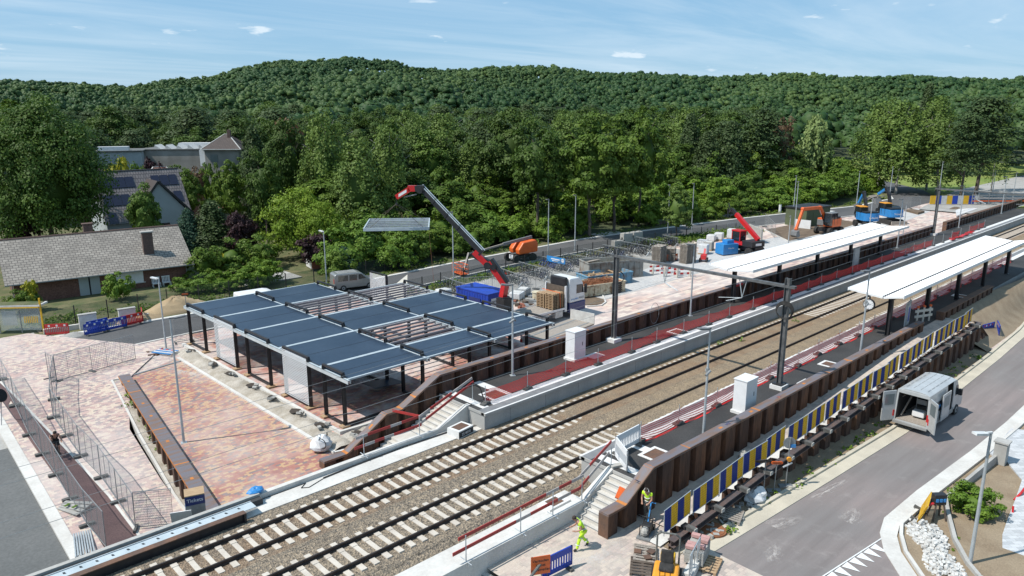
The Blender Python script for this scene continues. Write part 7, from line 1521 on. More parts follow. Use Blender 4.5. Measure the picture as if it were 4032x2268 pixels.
# guard rails with red and white planks
def guard(label, pts, zb, planks, wob=0.0):
    t = thing('guard_rail', label, 'guard rail', (0, 0, 0)); 
    for (x, y, z) in pts: m = MB(); m.tube((x, y, z), (x, y, z + 1.15), .024, 6); m.tube((x - .0, y - .35, z - .02), (x, y + .35, z + .03), .022, 6); m.tube((x, y - .18, z - .15), (x, y - .18, z + .03), .02, 6); m.obj('post', 'galv', t)
    for (a, b, za, zb2, cs) in planks:
        A = Vector(a); B = Vector(b); n = len(cs)
        m = MB()
        for k, c in enumerate(cs): m.beam(A.lerp(B, k / n), A.lerp(B, (k + 1) / n), .035, .15, c)
        m.obj('plank', ['red_plank', 'white_plank'], t)
    return t
W_ = [(16.8, 20.5, -.08), (19.85, 20.5, -.08), (21.85, 20.5, -.08), (23.8, 20.5, -.08), (26.2, 20.75, .78)]
guard('red and white plank guard rail along the works area and up the south stairs', W_, 0, [((16.5, 20.6, .98), (24.0, 20.6, 1.05), 0, 0, [0, 0, 0, 0, 0, 0, 1, 0, 1]), ((16.2, 20.6, .42), (24.0, 20.6, .5), 0, 0, [0, 0, 0, 0, 1, 0, 0, 1, 0]), ((23.7, 20.66, 1.0), (26.3, 20.85, 1.95), 0, 0, [1, 0, 0]), ((23.7, 20.62, .45), (26.1, 20.8, 1.45), 0, 0, [0, 1, 1])])
guard('red and white plank guard rail beside the north stairs', [(18.9, 31.34, -.05), (22.5, 31.34, -.05), (26.6, 31.6, .78)], 0, [((18.5, 31.42, 1.0), (22.8, 31.42, 1.03), 0, 0, [1, 0, 0, 1, 0, 0]), ((18.4, 31.42, .45), (22.7, 31.42, .5), 0, 0, [0, 1, 0, 1, 0, 0, 0]), ((22.3, 31.44, .45), (26.7, 31.6, 1.95), 0, 0, [1, 0, 0, 0, 0, 0]), ((22.5, 31.36, 1.02), (26.5, 31.5, 2.25), 0, 0, [1, 0, 0, 1, 1]), ((22.6, 31.42, 1.02), (22.0, 33.2, 1.0), 0, 0, [0, 0])])
m = MB(); P = [Vector((26.5, 31.6, 1.9)), Vector((26.9, 31.3, 1.6)), Vector((26.9, 30.9, .9)), Vector((26.4, 30.5, .2)), Vector((26.0, 30.4, -.25))]; [m.path([q + Vector((.05 * k, .06 * k, 0)) for q in P], .03, 6) for k in range(4)]; tag(m.obj('cable_bundle', 'rubber'), 'thick black cable bundle hanging off the north platform end', 'cables')
m = MB(); P = [(26.0, 30.45, -.24), (24, 30.9, -.26), (21, 31.05, -.26), (18, 31.0, -.26), (16.2, 30.9, -.26), (15.3, 30.6, -.26), (15.0, 30.8, -.26), (15.4, 31.1, -.26), (13.5, 31.1, -.26), (10, 31.12, -.26)]; m.path(P, .02, 5); m.path([(q[0] + .1, q[1] + .1, q[2]) for q in P[:5]], .02, 5); tag(m.obj('ground_cable', 'rubber'), 'black cable lying along the concrete strip north of the tracks', 'cable')
tag(MB().box((0, 0, .04), (.62, .42, .08)).obj('orange_plate', 'orange_paint', loc=(25.0, 19.15, .30)), 'orange shovel blade leaning on the south stairs by the sheet pile cap', 'shovel').rotation_euler = (.4, -.5, .3)
# bridge edge: girder and white perforated walkway
t = thing('bridge_girder', 'dark riveted steel girder with rust brown top along the bridge at the lower left', 'girder', (0, 29.75, 0)); m = MB(); m.bx(-12, 11.7, -.02, .02, -.5, .18); m.bx(-12, 11.7, -.1, .1, -.5, -.46); m.bx(11.65, 11.75, -.14, .14, -.5, .2); m.obj('web', 'black_steel', t); MB().bx(-12, 11.75, -.16, .16, .18, .22).obj('top_flange', 'cap_dark', t)
t = thing('bridge_walkway', 'white steel walkway plate with a row of dark slots beside the girder', 'walkway', (0, 30.3, 0)); MB().bx(-12, 12.4, -.28, .28, .06, .1).obj('plate', 'galv_bright', t); m = MB()
x = -11.5
while x < 12.2: m.add([(x, .02, .104), (x + .1, .0, .104), (x + .06, .16, .104), (x - .02, .16, .104)], [(0, 1, 2, 3)]); x += .58
m.obj('slots', 'black_steel', t); MB().bx(-12, 12.4, .32, .36, .06, .12).obj('edge_bar', 'galv_bright', t)
t = thing('bridge_parapet', 'grey concrete parapet beam along the outside of the bridge', 'parapet', (0, 31.1, 0)); MB().bx(-12, 13.0, -.12, .1, -.7, .12).obj('beam', 'concrete', t); MB().bx(-12, 13.0, -.42, -.12, -.4, .0).obj('gap_shade_strip', 'asphalt_patch', t)  # second box: dark strip painting the shade of the gap beside the walkway
# pile of the near works: pallets, pavers, machine, reel, covers, signs, bag
def pallet(label, loc, rz, m_='wood', group=None, tilt=(0, 0)):
    t = thing('wooden_pallet', label, 'pallet', loc, rz, group); m = MB(); [m.bx(-.6 + k * .2, -.6 + k * .2 + .12, -.5, .5, .12, .145) for k in range(6)]; m.bx(.48, .6, -.5, .5, .12, .145); m.obj('top_boards', m_, t)
    m = MB(); [m.bx(-.6, .6, y - .05, y + .05, 0, .12) for y in (-.45, 0, .45)]; m.obj('runners', m_, t); t.rotation_euler = (tilt[0], tilt[1], rz); return t
zs = zS(26)
pallet('weathered pallet lying among rubble at the kerb below the ramp wall', (28.9, 15.7, zS(29) + .12), RAD(20), 'wood_grey', tilt=(.1, .03)); pallet('pale wooden pallet under the stack of pink pavers', (24.75, 14.35, zs + .0), RAD(18)); pallet('pallet with three loose dark tiles in the works area', (23.3, 16.45, -.84), RAD(35), 'wood_grey', tilt=(.06, 0)); pallet('broken pallet edge left of the tile pallet', (22.5, 16.0, -.86), RAD(35), 'wood_dark')
for i, (x, y) in enumerate(((23.1, 16.7), (23.5, 16.3), (23.05, 16.15))): tag(MB().box((0, 0, .02), (.3, .3, .04), rz=.6 + i).obj('floor_tile', 'cap_dark', loc=(x, y, -.66)), ['upper', 'right hand', 'lower left'][i] + ' dark floor tile lying on the pallet in the works area', 'tile')
t = thing('paver_stack', 'stack of grey pavers topped with pink blocks at the road edge', 'paver stack', (24.75, 14.85, zs + .14), RAD(18)); m = MB(); rr = random.Random(3)
for k in range(4):
    for i in range(5):
        for j in range(2): m.box((-.5 + i * .24, -.2 + j * .4, .1 + k * .15), (.22, .38, .14), rz=rr.uniform(-.04, .04))
m.obj('grey_pavers', 'block_grey', t); m = MB(); [m.box((-.5 + i * .24, -.2 + j * .4, .74), (.22, .36, .13), rz=rr.uniform(-.1, .1)) for i, j in ((0, 1), (1, 1), (1, 0), (3, 0), (4, 0), (4, 1))]; m.obj('pink_pavers', 'pink_brick', t)
t = thing('mesh_cart', 'galvanised cart with wire mesh sides beside the paver stack', 'cart', (23.75, 14.35, zs), RAD(18)); m = MB(); m.path([(-.75, 0, .1), (-.75, 0, 1.35), (.75, 0, 1.35), (.75, 0, .1)], .025, 6); [m.tube((x, 0, .1), (x, 0, 1.35), .018, 5) for x in (-.35, 0, .35)]; m.obj('frame', 'galv', t)
m = MB(); [m.tube((-.75, 0, .55 + .13 * k), (-.35, 0, .55 + .13 * k), .01, 4) for k in range(7)]; [m.tube((.35, 0, .55 + .13 * k), (.75, 0, .55 + .13 * k), .01, 4) for k in range(7)]; [m.tube((x, 0, .5), (x, 0, 1.35), .01, 4) for x in (-.65, -.55, -.45, .45, .55, .65)]; m.obj('mesh', 'galv', t); m = MB(); m.bx(-.6, .6, -.1, .3, .1, .4); m.bx(-.75, -.4, -.06, .06, .1, .5); m.bx(.4, .75, -.06, .06, .1, .5); m.obj('base_tray', 'white_dirty', t)
tm = thing('mini_dumper', 'small yellow machine with black seat and roll bar at the bottom edge', 'machine', (22.35, 14.75, zs - .0), RAD(30)); MB().bx(-.75, .55, -.5, .5, .35, .78).obj('body', 'amber_paint', tm, bevel=.1); MB().bx(-.3, .25, -.28, .28, .78, .92).obj('seat', 'rubber', tm, bevel=.06); m = MB(); m.box((.28, 0, 1.15), (.14, .5, .55), ry=.15); m.obj('seat_back', 'rubber', tm, bevel=.05)
m = MB(); m.path([(.5, -.45, .6), (.55, -.45, 1.9), (.5, -.3, 2.05), (.5, .3, 2.05), (.55, .45, 1.9), (.5, .45, .6)], .04, 7); m.obj('roll_bar', 'work_grey', tm); m = MB(); [m.tube((-.55, y, .7), (-.62, y, 1.15), .018, 5) for y in (-.2, 0, .2)]; m.obj('levers', 'black_steel', tm); MB().bx(.6, 1.0, -.3, .3, .4, 1.0).obj('tank', 'yellow_paint', tm, bevel=.08)
for x in (-.5, .45):
    for s in (-1, 1): wheel(tm, x, s * .5, .28, .28, .2)
t = thing('cable_reel', 'bright red cable reel standing on the rubble below the first net panel', 'cable reel', (25.9, 15.85, zs + .05), RAD(40)); m = MB(); m.disc((0, -.12, .42), .26, (0, 1, 0), .04, 18); m.disc((0, .12, .42), .26, (0, 1, 0), .04, 18); m.disc((0, 0, .42), .18, (0, 1, 0), .2, 14); m.obj('drum', 'red_paint', t); m = MB(); m.path([(-.28, -.18, .0), (-.2, -.18, .5), (.2, -.18, .5), (.28, -.18, 0), (.28, .18, 0), (-.28, .18, 0)], .016, 5); m.obj('stand', 'galv', t)
m = MB(); m.disc((0, 0, .05), .62, (0, 0, 1), .1, 26); m.disc((0, 0, .11), .55, (0, 0, 1), .02, 26); tag(m.obj('manhole_cover', 'trench_sand', loc=(27.25, 15.65, zS(27))), 'large round brown manhole cover at the kerb near the red reel', 'manhole cover').data.materials[0] = M['rust_scrap']
m = MB(); m.disc((0, 0, .05), .42, (0, 0, 1), .1, 22); tag(m.obj('manhole_cover', 'cream_rusty', loc=(25.5, 15.2, zS(25))), 'smaller brown manhole cover beside the pink pavers', 'manhole cover')
r = random.Random(12); m = MB()
for k in range(60): x = r.uniform(24.6, 32); y = r.uniform(15.2, 16.0); m.box((x, y, zS(x) + .06 + (y - 15) * .08), (r.uniform(.1, .35), r.uniform(.08, .2), r.uniform(.05, .15)), rz=r.uniform(0, 3), ry=r.uniform(-.3, .3))
tag(m.obj('rubble', 'block_grey'), kind='stuff')
def signpost(label, loc, h, rz, build, lean=0.0):
    t = thing('road_sign', label, 'sign', loc, rz); m = MB(); m.tube((0, 0, 0), (0, 0, h), .03, 7); m.box((0, 0, .06), (.7, .3, .12)); m.obj('post', 'galv_dull', t); build(t, h); t.rotation_euler = (lean, 0, rz); return t
def s_round(t, h): m = MB(); m.disc((0, .05, h - .3), .31, (0, 1, 0), .03, 26); m.obj('disc', 'galv_dull', t); m = MB(); m.bx(.05, .32, -.0, .03, h - .55, h - .38); m.obj('sticker', 'sky_blue', t); m = MB(); m.disc((.02, -.06, h - 1.15), .12, (0, 1, 0), .12, 12); m.obj('amber_lamp', 'amber_paint', t); m = MB(); m.beam((-.25, -.05, h - 1.6), (.2, -.05, h - 1.35), .02, .08); m.obj('tape', 'white_paint', t)
def s_dir(txt): 
    def f(t, h): m = MB(); m.side([(-.26, h - .16), (.24, h - .16), (.3, h - .08), (.24, h), (-.26, h), (-.3, h - .08)], -.04, -.01); m.obj('board', 'orange_paint', t); text_obj(txt, .1, 'black_steel', t, (0, -.045, h - .08), (RAD(90), 0, 0))
    return f
def s_tilt(t, h): m = MB(); m.disc((-.1, 0, h - .1), .38, (0, .7, 1), .03, 24); m.obj('disc', 'dark_plastic', t)
RV = RAD(-43)
signpost('round sign seen from behind on a post by the road kerb, with amber lamp below', (33.75, 15.45, zS(33)), 2.75, RV, s_round, .02); signpost('orange direction sign on a leaning post between two round signs', (32.8, 15.6, zS(32)), 1.75, RV, s_dir('Omleiding'), .06); signpost('tilted dark round sign on a short post beside the white bag', (31.95, 15.7, zS(32)), 2.0, RV, s_tilt, -.05)
signpost('orange direction sign on a post beyond the sand heap', (24.6, 71.9, -1.5), 1.9, RAD(-20), s_dir('CENTRUM'))
def s_plate(t, h): m = MB(); m.bx(-.05, .75, -.03, 0, h - .8, h); m.obj('board', 'orange_paint', t); [text_obj(w_, .17, 'black_steel', t, (.35, -.035, h - .2 - .2 * k), (RAD(90), 0, 0)) for k, w_ in enumerate(('Verboden', 'in het', 'te betreden'))]
signpost('orange notice board with black text at the bottom edge', (18.35, 18.3, -.85), 1.3, RAD(-28), s_plate)
bb = slot_barrier('blue slotted barrier at the bottom edge of the works area', (18.85, 18.2, -.82), RAD(-5), 1.6, 1.0, 'blue_paint')
m = MB(); m.path([(16.2, 17.6, -.5), (18.9, 18.2, .12), (19.05, 18.2, .0), (19.1, 18.2, -.8)], .06, 8); tag(m.obj('handrail', 'work_grey'), 'thick grey tubular handrail at the bottom edge', 'handrail')
def blob(name, label, cat, loc, s, m_, seed=1, n=10, k=8):
    r = random.Random(seed); m = MB(); m.sph((0, 0, s[2] * .8), s, 0, n, k); m.v = [(a * r.uniform(.8, 1.2), b * r.uniform(.8, 1.2), max(0, c * r.uniform(.85, 1.15))) for a, b, c in m.v]; return tag(m.obj(name, m_, loc=loc, smooth=False), label, cat)
blob('rubbish_bag', 'crumpled white rubbish bag at the road kerb below the ramp wall', 'bag', (31.3, 15.75, zS(31)), (.75, .45, .35), 'bag_white', 5)
t = thing('big_bag', 'white builders bag with straps standing on the red plaza', 'big bag', (19.0, 36.1, -1.46)); blob('bag', None, None, (0, 0, 0), (.62, .5, .5), 'bag_white', 9, 12, 8).parent = t
m = MB(); m.ring((-.2, -.45, .6), .3, .025, (1, .3, 0), 14, k=5); m.obj('strap', 'black_cloth', t); m = MB(); m.ring((.45, .1, .6), .3, .025, (1, -.6, 0), 14, k=5); m.obj('strap', 'black_cloth', t)
blob('blue_bag', 'bright blue plastic bag lying at the concrete kerb by the tracks', 'bag', (12.95, 31.85, -1.1) if False else (13.0, 31.35, .0), (.42, .26, .18), 'sky_blue', 14)
blob('rock', 'grey boulder at the foot of the south sheet pile wall on the ramp', 'rock', (33.6, 17.8, ramp(33)), (.32, .25, .25), 'block_grey', 21)
# plate compactor, cobble heap, yellow barrier, power board, bush, pillar, low wall
t = thing('plate_compactor', 'grey plate compactor with a blue handle held by the worker on the ramp', 'compactor', (24.55, 17.35, -.78), RAD(20)); m = MB(); m.bx(-.5, .35, -.3, .3, 0, .06); m.obj('base_plate', 'galv_dull', t); MB().bx(-.1, .3, -.2, .2, .12, .5).obj('engine', 'dark_plastic', t, bevel=.04)
m = MB(); m.sph((-.2, 0, .28), (.24, .2, .22)); m.obj('housing', 'block_grey', t); m = MB(); m.path([(.25, -.2, .1), (.3, -.2, .7), (.3, .2, .7), (.25, .2, .1)], .025, 6); m.path([(-.35, -.2, .1), (-.3, -.2, .6), (-.3, .2, .6), (-.35, .2, .1)], .02, 6); m.obj('frame', 'dark_plastic', t); m = MB(); m.tube((.25, 0, .5), (1.0, .1, 1.05), .03, 7); m.tube((1.0, -.12, 1.05), (1.0, .32, 1.05), .02, 6); m.obj('handle', 'sky_blue', t); wheel(t, .55, .2, .14, .14, .08); wheel(t, .55, -.2, .14, .14, .08)
def cobbles():
    r = random.Random(31); m = MB(); t = thing('cobble_heap', 'heap of loose white cobbles beside the curved kerb', 'cobble heap', (0, 0, 0)); 
    for k in range(900):
        u = r.random(); cx = 34.9 - u * 3.3; cy = 9.35 - u * 2.1; a = r.uniform(0, 6.28); d = sqrt(r.random()) * (.75 + .2 * sin(u * 9)); x = cx + d * cos(a) * .8; y = cy + d * sin(a) * .9; h = max(0, .42 * (1 - d)) * r.random(); m.box((x, y, zS(33) - .12 + h + .05), (.14, .11, .1), rz=r.uniform(0, 3), ry=r.uniform(-.6, .6))
    o = m.obj('cobbles', 'cobble_white', t); o['kind'] = 'stuff'
cobbles()
t = slot_barrier('yellow slotted barrier leaning beside the power board', (35.0, 9.65, zS(35)), RAD(10), 1.7, 1.05, 'yellow_paint'); t.rotation_euler = (.35, 0, RAD(12))
t = thing('power_board', 'site power board on a wooden stand beside the yellow barrier', 'power board', (36.3, 9.2, -1.5), RAD(-40)); m = MB(); [m.beam((x, y, 0), (x * .5, y * .4, 1.15), .06, .06) for x in (-.35, .35) for y in (-.3, .3)]; m.obj('stand', 'wood_dark', t); MB().bx(-.3, .3, -.16, .16, 1.0, 1.55).obj('box', 'dark_plastic', t, bevel=.04); m = MB(); [m.bx(x - .06, x + .06, -.2, -.16, 1.2, 1.35) for x in (-.18, 0, .18)]; m.obj('sockets', 'sky_blue', t); m = MB(); m.tube((-.3, -.1, 1.1), (-.62, -.15, 1.05), .06, 8); m.obj('plug', 'red_paint', t)
tree('bush', 38.2, 8.15, -1.5, 1.75, 2.35, 'dense green bush with orange tips inside the low garden wall')
m = MB(); rsp = lambda a, b: G(3350 + a / 2.1686, 1600 + b / 2.1686, -1.05)
W1 = [rsp(*q) for q in ((1240, 420), (975, 640), (970, 630), (810, 780), (830, 900), (890, 1130), (1000, 1330), (1100, 1449), (1300, 1600))]
for a, b in zip(W1[:-1], W1[1:]): m.beam((a.x, a.y, -1.3), (b.x, b.y, -1.3), .16, .6)
tag(m.obj('garden_wall', 'concrete'), 'low cracked concrete garden wall round the bush at the right', 'garden wall')
p = G(3350 + 1270 / 2.1686, 1600 + 475 / 2.1686, -1.45); t = thing('gate_pillar', 'grey brick gate pillar at the corner of the front garden', 'pillar', (p.x, p.y, -1.5)); MB().bx(-.3, .3, -.3, .3, 0, 1.25).obj('shaft', 'block_grey', t); MB().bx(-.36, .36, -.36, .36, 1.25, 1.33).obj('cap', 'concrete', t)
m = MB(); p = G(3350 + 1395 / 2.1686, 1600 + 800 / 2.1686, -1.4); m.path([(0, 0, 0), (.5, -.15, .25), (1.1, -.2, .4), (1.8, -.2, .45)], .06, 7); tag(m.obj('red_conduit', 'red_paint', loc=tuple(p)), 'red conduit pipe sticking out of the soil at the right edge', 'pipe')
p = G(3350 + 1380 / 2.1686, 1600 + 930 / 2.1686, -1.4); m = MB(); m.tube((0, 0, 0), (.12, .05, .42), .05, 7); tag(m.obj('red_conduit', 'red_paint', loc=tuple(p)), 'short red conduit stub beside the pale curved drive', 'pipe')
p = G(3350 + 1260 / 2.1686, 1600 + 1290 / 2.1686, -1.42); m = MB(); [m.ring((0, 0, .02 + .02 * k), .32 - .04 * k, .015, (0, 0, 1), 20, k=4) for k in range(3)]; tag(m.obj('cable_coil', 'red_terracotta', loc=tuple(p)), 'loose dark red cable coil on the soil beside the pale drive', 'cable coil')
# blue barriers at the foot of the far ramp end
STR = ['red_paint', 'white_paint']
slot_barrier('blue barrier with red and white strip at the end of the ramp wall, left one', tuple(G(3862, 1326, -1.42)), RAD(-12), 2.0, 1.05, 'blue_paint', stripes=STR); slot_barrier('blue barrier with red and white strip at the end of the ramp wall, right one', tuple(G(3932, 1330, -1.42)), RAD(20), 2.0, 1.05, 'blue_paint', stripes=STR)
t = thing('trestle_barrier', 'pale yellow trestle with orange flashing lamps on the south platform', 'trestle', (64.2, 19.3, .77), RAD(-20)); m = MB(); m.bx(-1.0, 1.0, -.03, .03, .85, 1.05); m.bx(-1.0, 1.0, -.03, .03, .4, .6); [m.bx(x - .06, x + .06, -.04, .04, 0, 1.2) for x in (-.7, .0, .7)]; m.obj('boards', 'tarp_cream', t); [MB().disc((x, 0, 1.3), .1, (0, 1, 0), .12, 12).obj('flashing_lamp', 'orange_paint', t) for x in (-.7, 0, .7)]
# left side: utility cabinets, barriers, sand heap
for i, (x, y, lb) in enumerate(((16.15, 72.3, 'left of two pale utility cabinets behind the blue barriers'), (19.3, 71.9, 'right of two pale utility cabinets beside the red barrier'))):
    t = thing('utility_cabinet', lb, 'cabinet', (x, y, -1.5), RAD(-5)); MB().bx(-.7, .7, -.2, .2, 0, 1.35).obj('body', 'white_dirty', t, bevel=.02); MB().bx(-.75, .75, -.25, .25, 1.35, 1.42).obj('lid', 'block_grey', t)
tag(MB().bx(0, 8.5, 0, .25, 0, .45).obj('low_wall', 'concrete_pale', loc=(12.8, 73.0, -1.5)), 'low pale concrete wall running behind the two utility cabinets', 'wall').rotation_euler = (0, 0, RAD(-5))
BR = [(14.4, 71.3, 60 + 90, 'red_paint', 'small red barrier at the left end of the row by the utility cabinets'), (15.2, 69.9, 8, 'blue_paint', 'blue barrier nearest the road in front of the left utility cabinet'), (15.6, 70.6, 14, 'blue_paint', 'blue barrier tucked behind the first blue one'), (16.9, 70.2, 6, 'blue_paint', 'blue barrier in the middle of the red and blue row'), (18.4, 70.5, 10, 'red_paint', 'red barrier right of the blue ones at the sand heap'), (20.3, 70.9, 75, 'red_paint', 'red barrier turned edge on at the right end of the row')]
for x, y, a, c, lb in BR: slot_barrier(lb, (x, y, -1.47), RAD(a), 1.9, 1.05, c, stripes=['white_paint', c])
def heap(name, label, cat, cx, cy, z, rx, ry, h, m_, seed):
    r = random.Random(seed); n, k = 22, 9; m = MB(); m.v.append((0, 0, h))
    for j in range(1, k + 1):
        for i in range(n): a = 2 * pi * i / n; q = j / k; m.v.append((rx * q * cos(a) * r.uniform(.93, 1.07), ry * q * sin(a) * r.uniform(.93, 1.07), h * max(0, (1 - q ** 1.3)) * r.uniform(.82, 1.12) - (.1 if j == k else 0)))
    for i in range(n):
        m.f.append((0, 1 + i, 1 + (i + 1) % n)); m.m.append(0)
        for j in range(k - 1): a = 1 + j * n; m.f.append((a + i, a + n + i, a + n + (i + 1) % n, a + (i + 1) % n)); m.m.append(0)
    return tag(m.obj(name, m_, loc=(cx, cy, z), smooth=True), label, cat)
heap('sand_heap', 'large heap of yellow sand beside the road behind the lamp post', 'sand heap', 24.2, 73.3, -1.55, 3.6, 1.7, 1.5, 'sand', 4); heap('sand_heap', 'low trodden sand heap left of the large one', 'sand heap', 20.6, 72.6, -1.55, 2.6, 1.3, .6, 'sand', 5)
strip('sand_patch', [(12.6, 71.9), (27, 71.3)], [(12.6, 75), (27, 74.4)], fN, 'sand', -.005)
heap('rubble_heap', 'pale rubble heap on the verge beyond the back road', 'rubble heap', 113, 66.5, zN(113), 4.2, 1.8, 1.5, 'cobble_white', 6)
heap('gravel_heap', 'small gravel heap at the left foot of the blue barriers', 'gravel heap', 14.6, 69.6 + 1.2, -1.5, 1.2, .8, .35, 'gravel', 7)
# black disc lamp stand at the left edge, leaning boards, pole bundle, planks
p = WG(20, 1660); t = thing('work_light', 'round black work light on a tripod at the left edge', 'work light', tuple(p)); m = MB(); m.disc((0, 0, 1.75), .42, (.5, -.6, .3), .12, 26); m.obj('disc', 'black_cloth', t); m = MB(); [m.tube((0, 0, 1.5), (cos(a) * .55, sin(a) * .55, 0), .022, 5) for a in (0, 2.1, 4.2)]; m.obj('tripod', 'galv_dull', t)
p = WG(330, 2140); t = thing('pole_bundle', 'bundle of grey scaffold poles lying at the lower left beside the path', 'poles', tuple(p), RAD(-100)); m = MB(); [m.tube((-1.1, -.35 + .1 * k, .06), (1.2, -.4 + .11 * k, .06 + .04 * (k % 2)), .04, 6) for k in range(8)]; m.obj('poles', 'galv', t)
p = WG(285, 2010); t = thing('board_pile', 'pile of pale boards with green tape beside the fence feet', 'boards', tuple(p), RAD(-60)); m = MB(); [m.box((0, -.2 + .2 * k, .08 + .05 * k), (1.5, .22, .05), rz=.12 * k - .15) for k in range(4)]; m.obj('boards', 'block_grey', t); m = MB(); [m.box((-.3 + .5 * k, 0, .27), (.14, .3, .02)) for k in range(2)]; m.obj('tape', 'leaf_bright', t)
p = WG(745, 2020); t = thing('ticket_box', 'tall ticket cabinet with orange top beside the end of the rusty wall', 'ticket box', (10.75, 33.0, -1.75), RAD(-18)); MB().bx(-.42, .42, -.38, .38, 0, 2.0).obj('body', 'galv_dull', t); MB().bx(-.43, .43, -.39, .39, 2.0, 2.04).obj('top', 'wood', t); MB().bx(-.43, .43, -.395, -.38, 1.55, 1.98).obj('sign_band', 'navy_paint', t); text_obj('Tickets', .24, 'white_paint', t, (0, -.4, 1.78), (RAD(90), 0, 0))
m = MB(); m.bx(-.44, -.43, -.38, .38, .2, 1.5); m.add([(-.45, -.38, .2), (-.45, .3, .2), (-.45, -.38, 1.4)], [(0, 2, 1)]); m.obj('poster', 'sky_blue', t)
t = thing('sheet_lean', 'pale blue and white sheet leaning on the ticket cabinet', 'sheet', (10.1, 33.0, -1.85), RAD(-25)); m = MB(); m.box((0, 0, .75), (.9, .03, 1.6), rx=.35); m.obj('board', 'white_paint', t)
t = thing('toppled_barrier', 'toppled blue and white barrier with red stripes by the lamp at the trench', 'barrier', (18.6, 60.2, -1.42), RAD(-60)); m = MB(); [m.bx(-.9, .9, -.5 + k * .22, -.38 + k * .22, .12, .18, k % 2) for k in range(5)]; m.obj('slats', ['sky_blue', 'white_paint'], t); m = MB(); [m.bx(-.7 + k * .5, -.5 + k * .5, .25, .42, .19, .21) for k in range(3)]; m.obj('stripes', 'red_paint', t)
r = random.Random(41)
for i in range(7): tag(MB().box((0, 0, .06), (.3, .2, .12), rz=r.uniform(0, 3)).obj('loose_block', 'block_grey' if i % 2 else 'cap_dark', loc=(17.6 + r.uniform(-.4, .8), 61.0 + r.uniform(-.8, .8), -1.46)), 'loose paving block by the foot of the lamp near the trench', 'block', 'loose blocks near the trench lamp')
# mesh fence panels (temporary fencing)
def heras():
    t = thing('mesh_fence_panel', 'x', 'fence panel'); m = MB(); m.path([(0, 0, .12), (0, 0, 2.05), (3.4, 0, 2.05), (3.4, 0, .12), (0, 0, .12)], .021, 6); m.tube((1.15, 0, .12), (1.15, 0, 2.05), .012, 5); m.tube((2.3, 0, .12), (2.3, 0, 2.05), .012, 5); m.obj('frame', 'galv_dull', t)
    m = MB(); m.quad((0, 0, .12), (3.4, 0, .12), (3.4, 0, 2.05), (0, 0, 2.05)); o = m.obj('wire_mesh', 'heras_mesh', t); planar_uv(o, lambda c: (c.x, c.z)); m = MB(); m.box((0, 0, .07), (.24, .72, .14)); m.obj('foot', 'dark_rubber_base', t, bevel=.015); return t
hp = heras(); first = [True]
def fence_line(pts, labs, grp, last_foot=False):
    for i, (a, b) in enumerate(zip(pts[:-1], pts[1:])):
        o = hp if first[0] else dup(hp); first[0] = False; d = Vector(b) - Vector(a); o.location = a; o.rotation_euler = (0, -atan2(d.z, math.hypot(d.x, d.y)), atan2(d.y, d.x)); o.scale = (math.hypot(d.x, d.y) / 3.4, 1, 1); tag(o, labs % ORD[i] if '%s' in labs else labs, 'fence panel', grp)
r2_ = lambda a, b: tuple(WG(a / 2.345, 1650 + b / 2.345))
f1 = [r2_(*q) for q in ((10, -360), (140, -120), (270, 150), (390, 330), (515, 520), (645, 745), (805, 985), (985, 1200))]
fence_line(f1, 'mesh fence panel left of the purple cycle path, %s counted from the left edge', 'temporary fence left of the cycle path')
f2 = [r2_(*q) for q in ((495, -10), (610, 160), (745, 350), (935, 545), (1090, 770), (1255, 1020))]; fence_line(f2, 'mesh fence panel right of the purple cycle path, %s from the top', 'temporary fence right of the cycle path')
fence_line([r2_(1255, 1020), r2_(1600, 985) ], 'mesh fence panel turning off beside the red pavers near the girder', 'temporary fence right of the cycle path')
r1_ = lambda a, b: tuple(G(a / 2.862, 1150 + b / 2.862, -1.47))
fence_line([r1_(645, 1015), r1_(1045, 905), r1_(1530, 765)], 'mesh fence panel beside the asphalt road end, %s from the left', 'temporary fence at the road end'); fence_line([r1_(555, 985), r1_(640, 1030)][::1] , 'short mesh fence panel end on at the corner', 'temporary fence at the road end')
fence_line([r1_(645, 1015), r1_(610, 1215), (r2_(495, -10))], 'mesh fence panel joining the two fence rows, %s from the top', 'temporary fence between the rows')
r7_ = lambda a, b: tuple(G(600 + a / 4.093, 1150 + b / 4.093, -1.47)); fence_line([r7_(370, 830), r7_(640, 790), r7_(1040, 700)], 'mesh fence panel behind the shelter corner posts, %s from the left', 'temporary fence at the shelter corner')
fence_line([tuple(NG(*q)) for q in ((1800, 1170), (2005, 1160), (2110, 1140), (2205, 1095), (2287, 1085), (2370, 1075))], 'mesh fence panel between the bicycle racks and the truck, %s from the left', 'temporary fence at the bicycle racks')
fence_line([tuple(NG(*q)) for q in ((3010, 893), (3050, 938))] , 'mesh fence panel at the corner of the soil bed', 'temporary fence at the soil bed'); fence_line([tuple(NG(*q)) for q in ((2862, 935), (2925, 925), (3000, 955))], 'mesh fence panel beside the telehandler, %s from the left', 'temporary fence at the telehandler')
fence_line([tuple(NG(*q)) for q in ((3540, 822), (3585, 822), (3622, 820))], 'mesh fence panel at the road bend, %s from the left', 'temporary fence at the road bend')
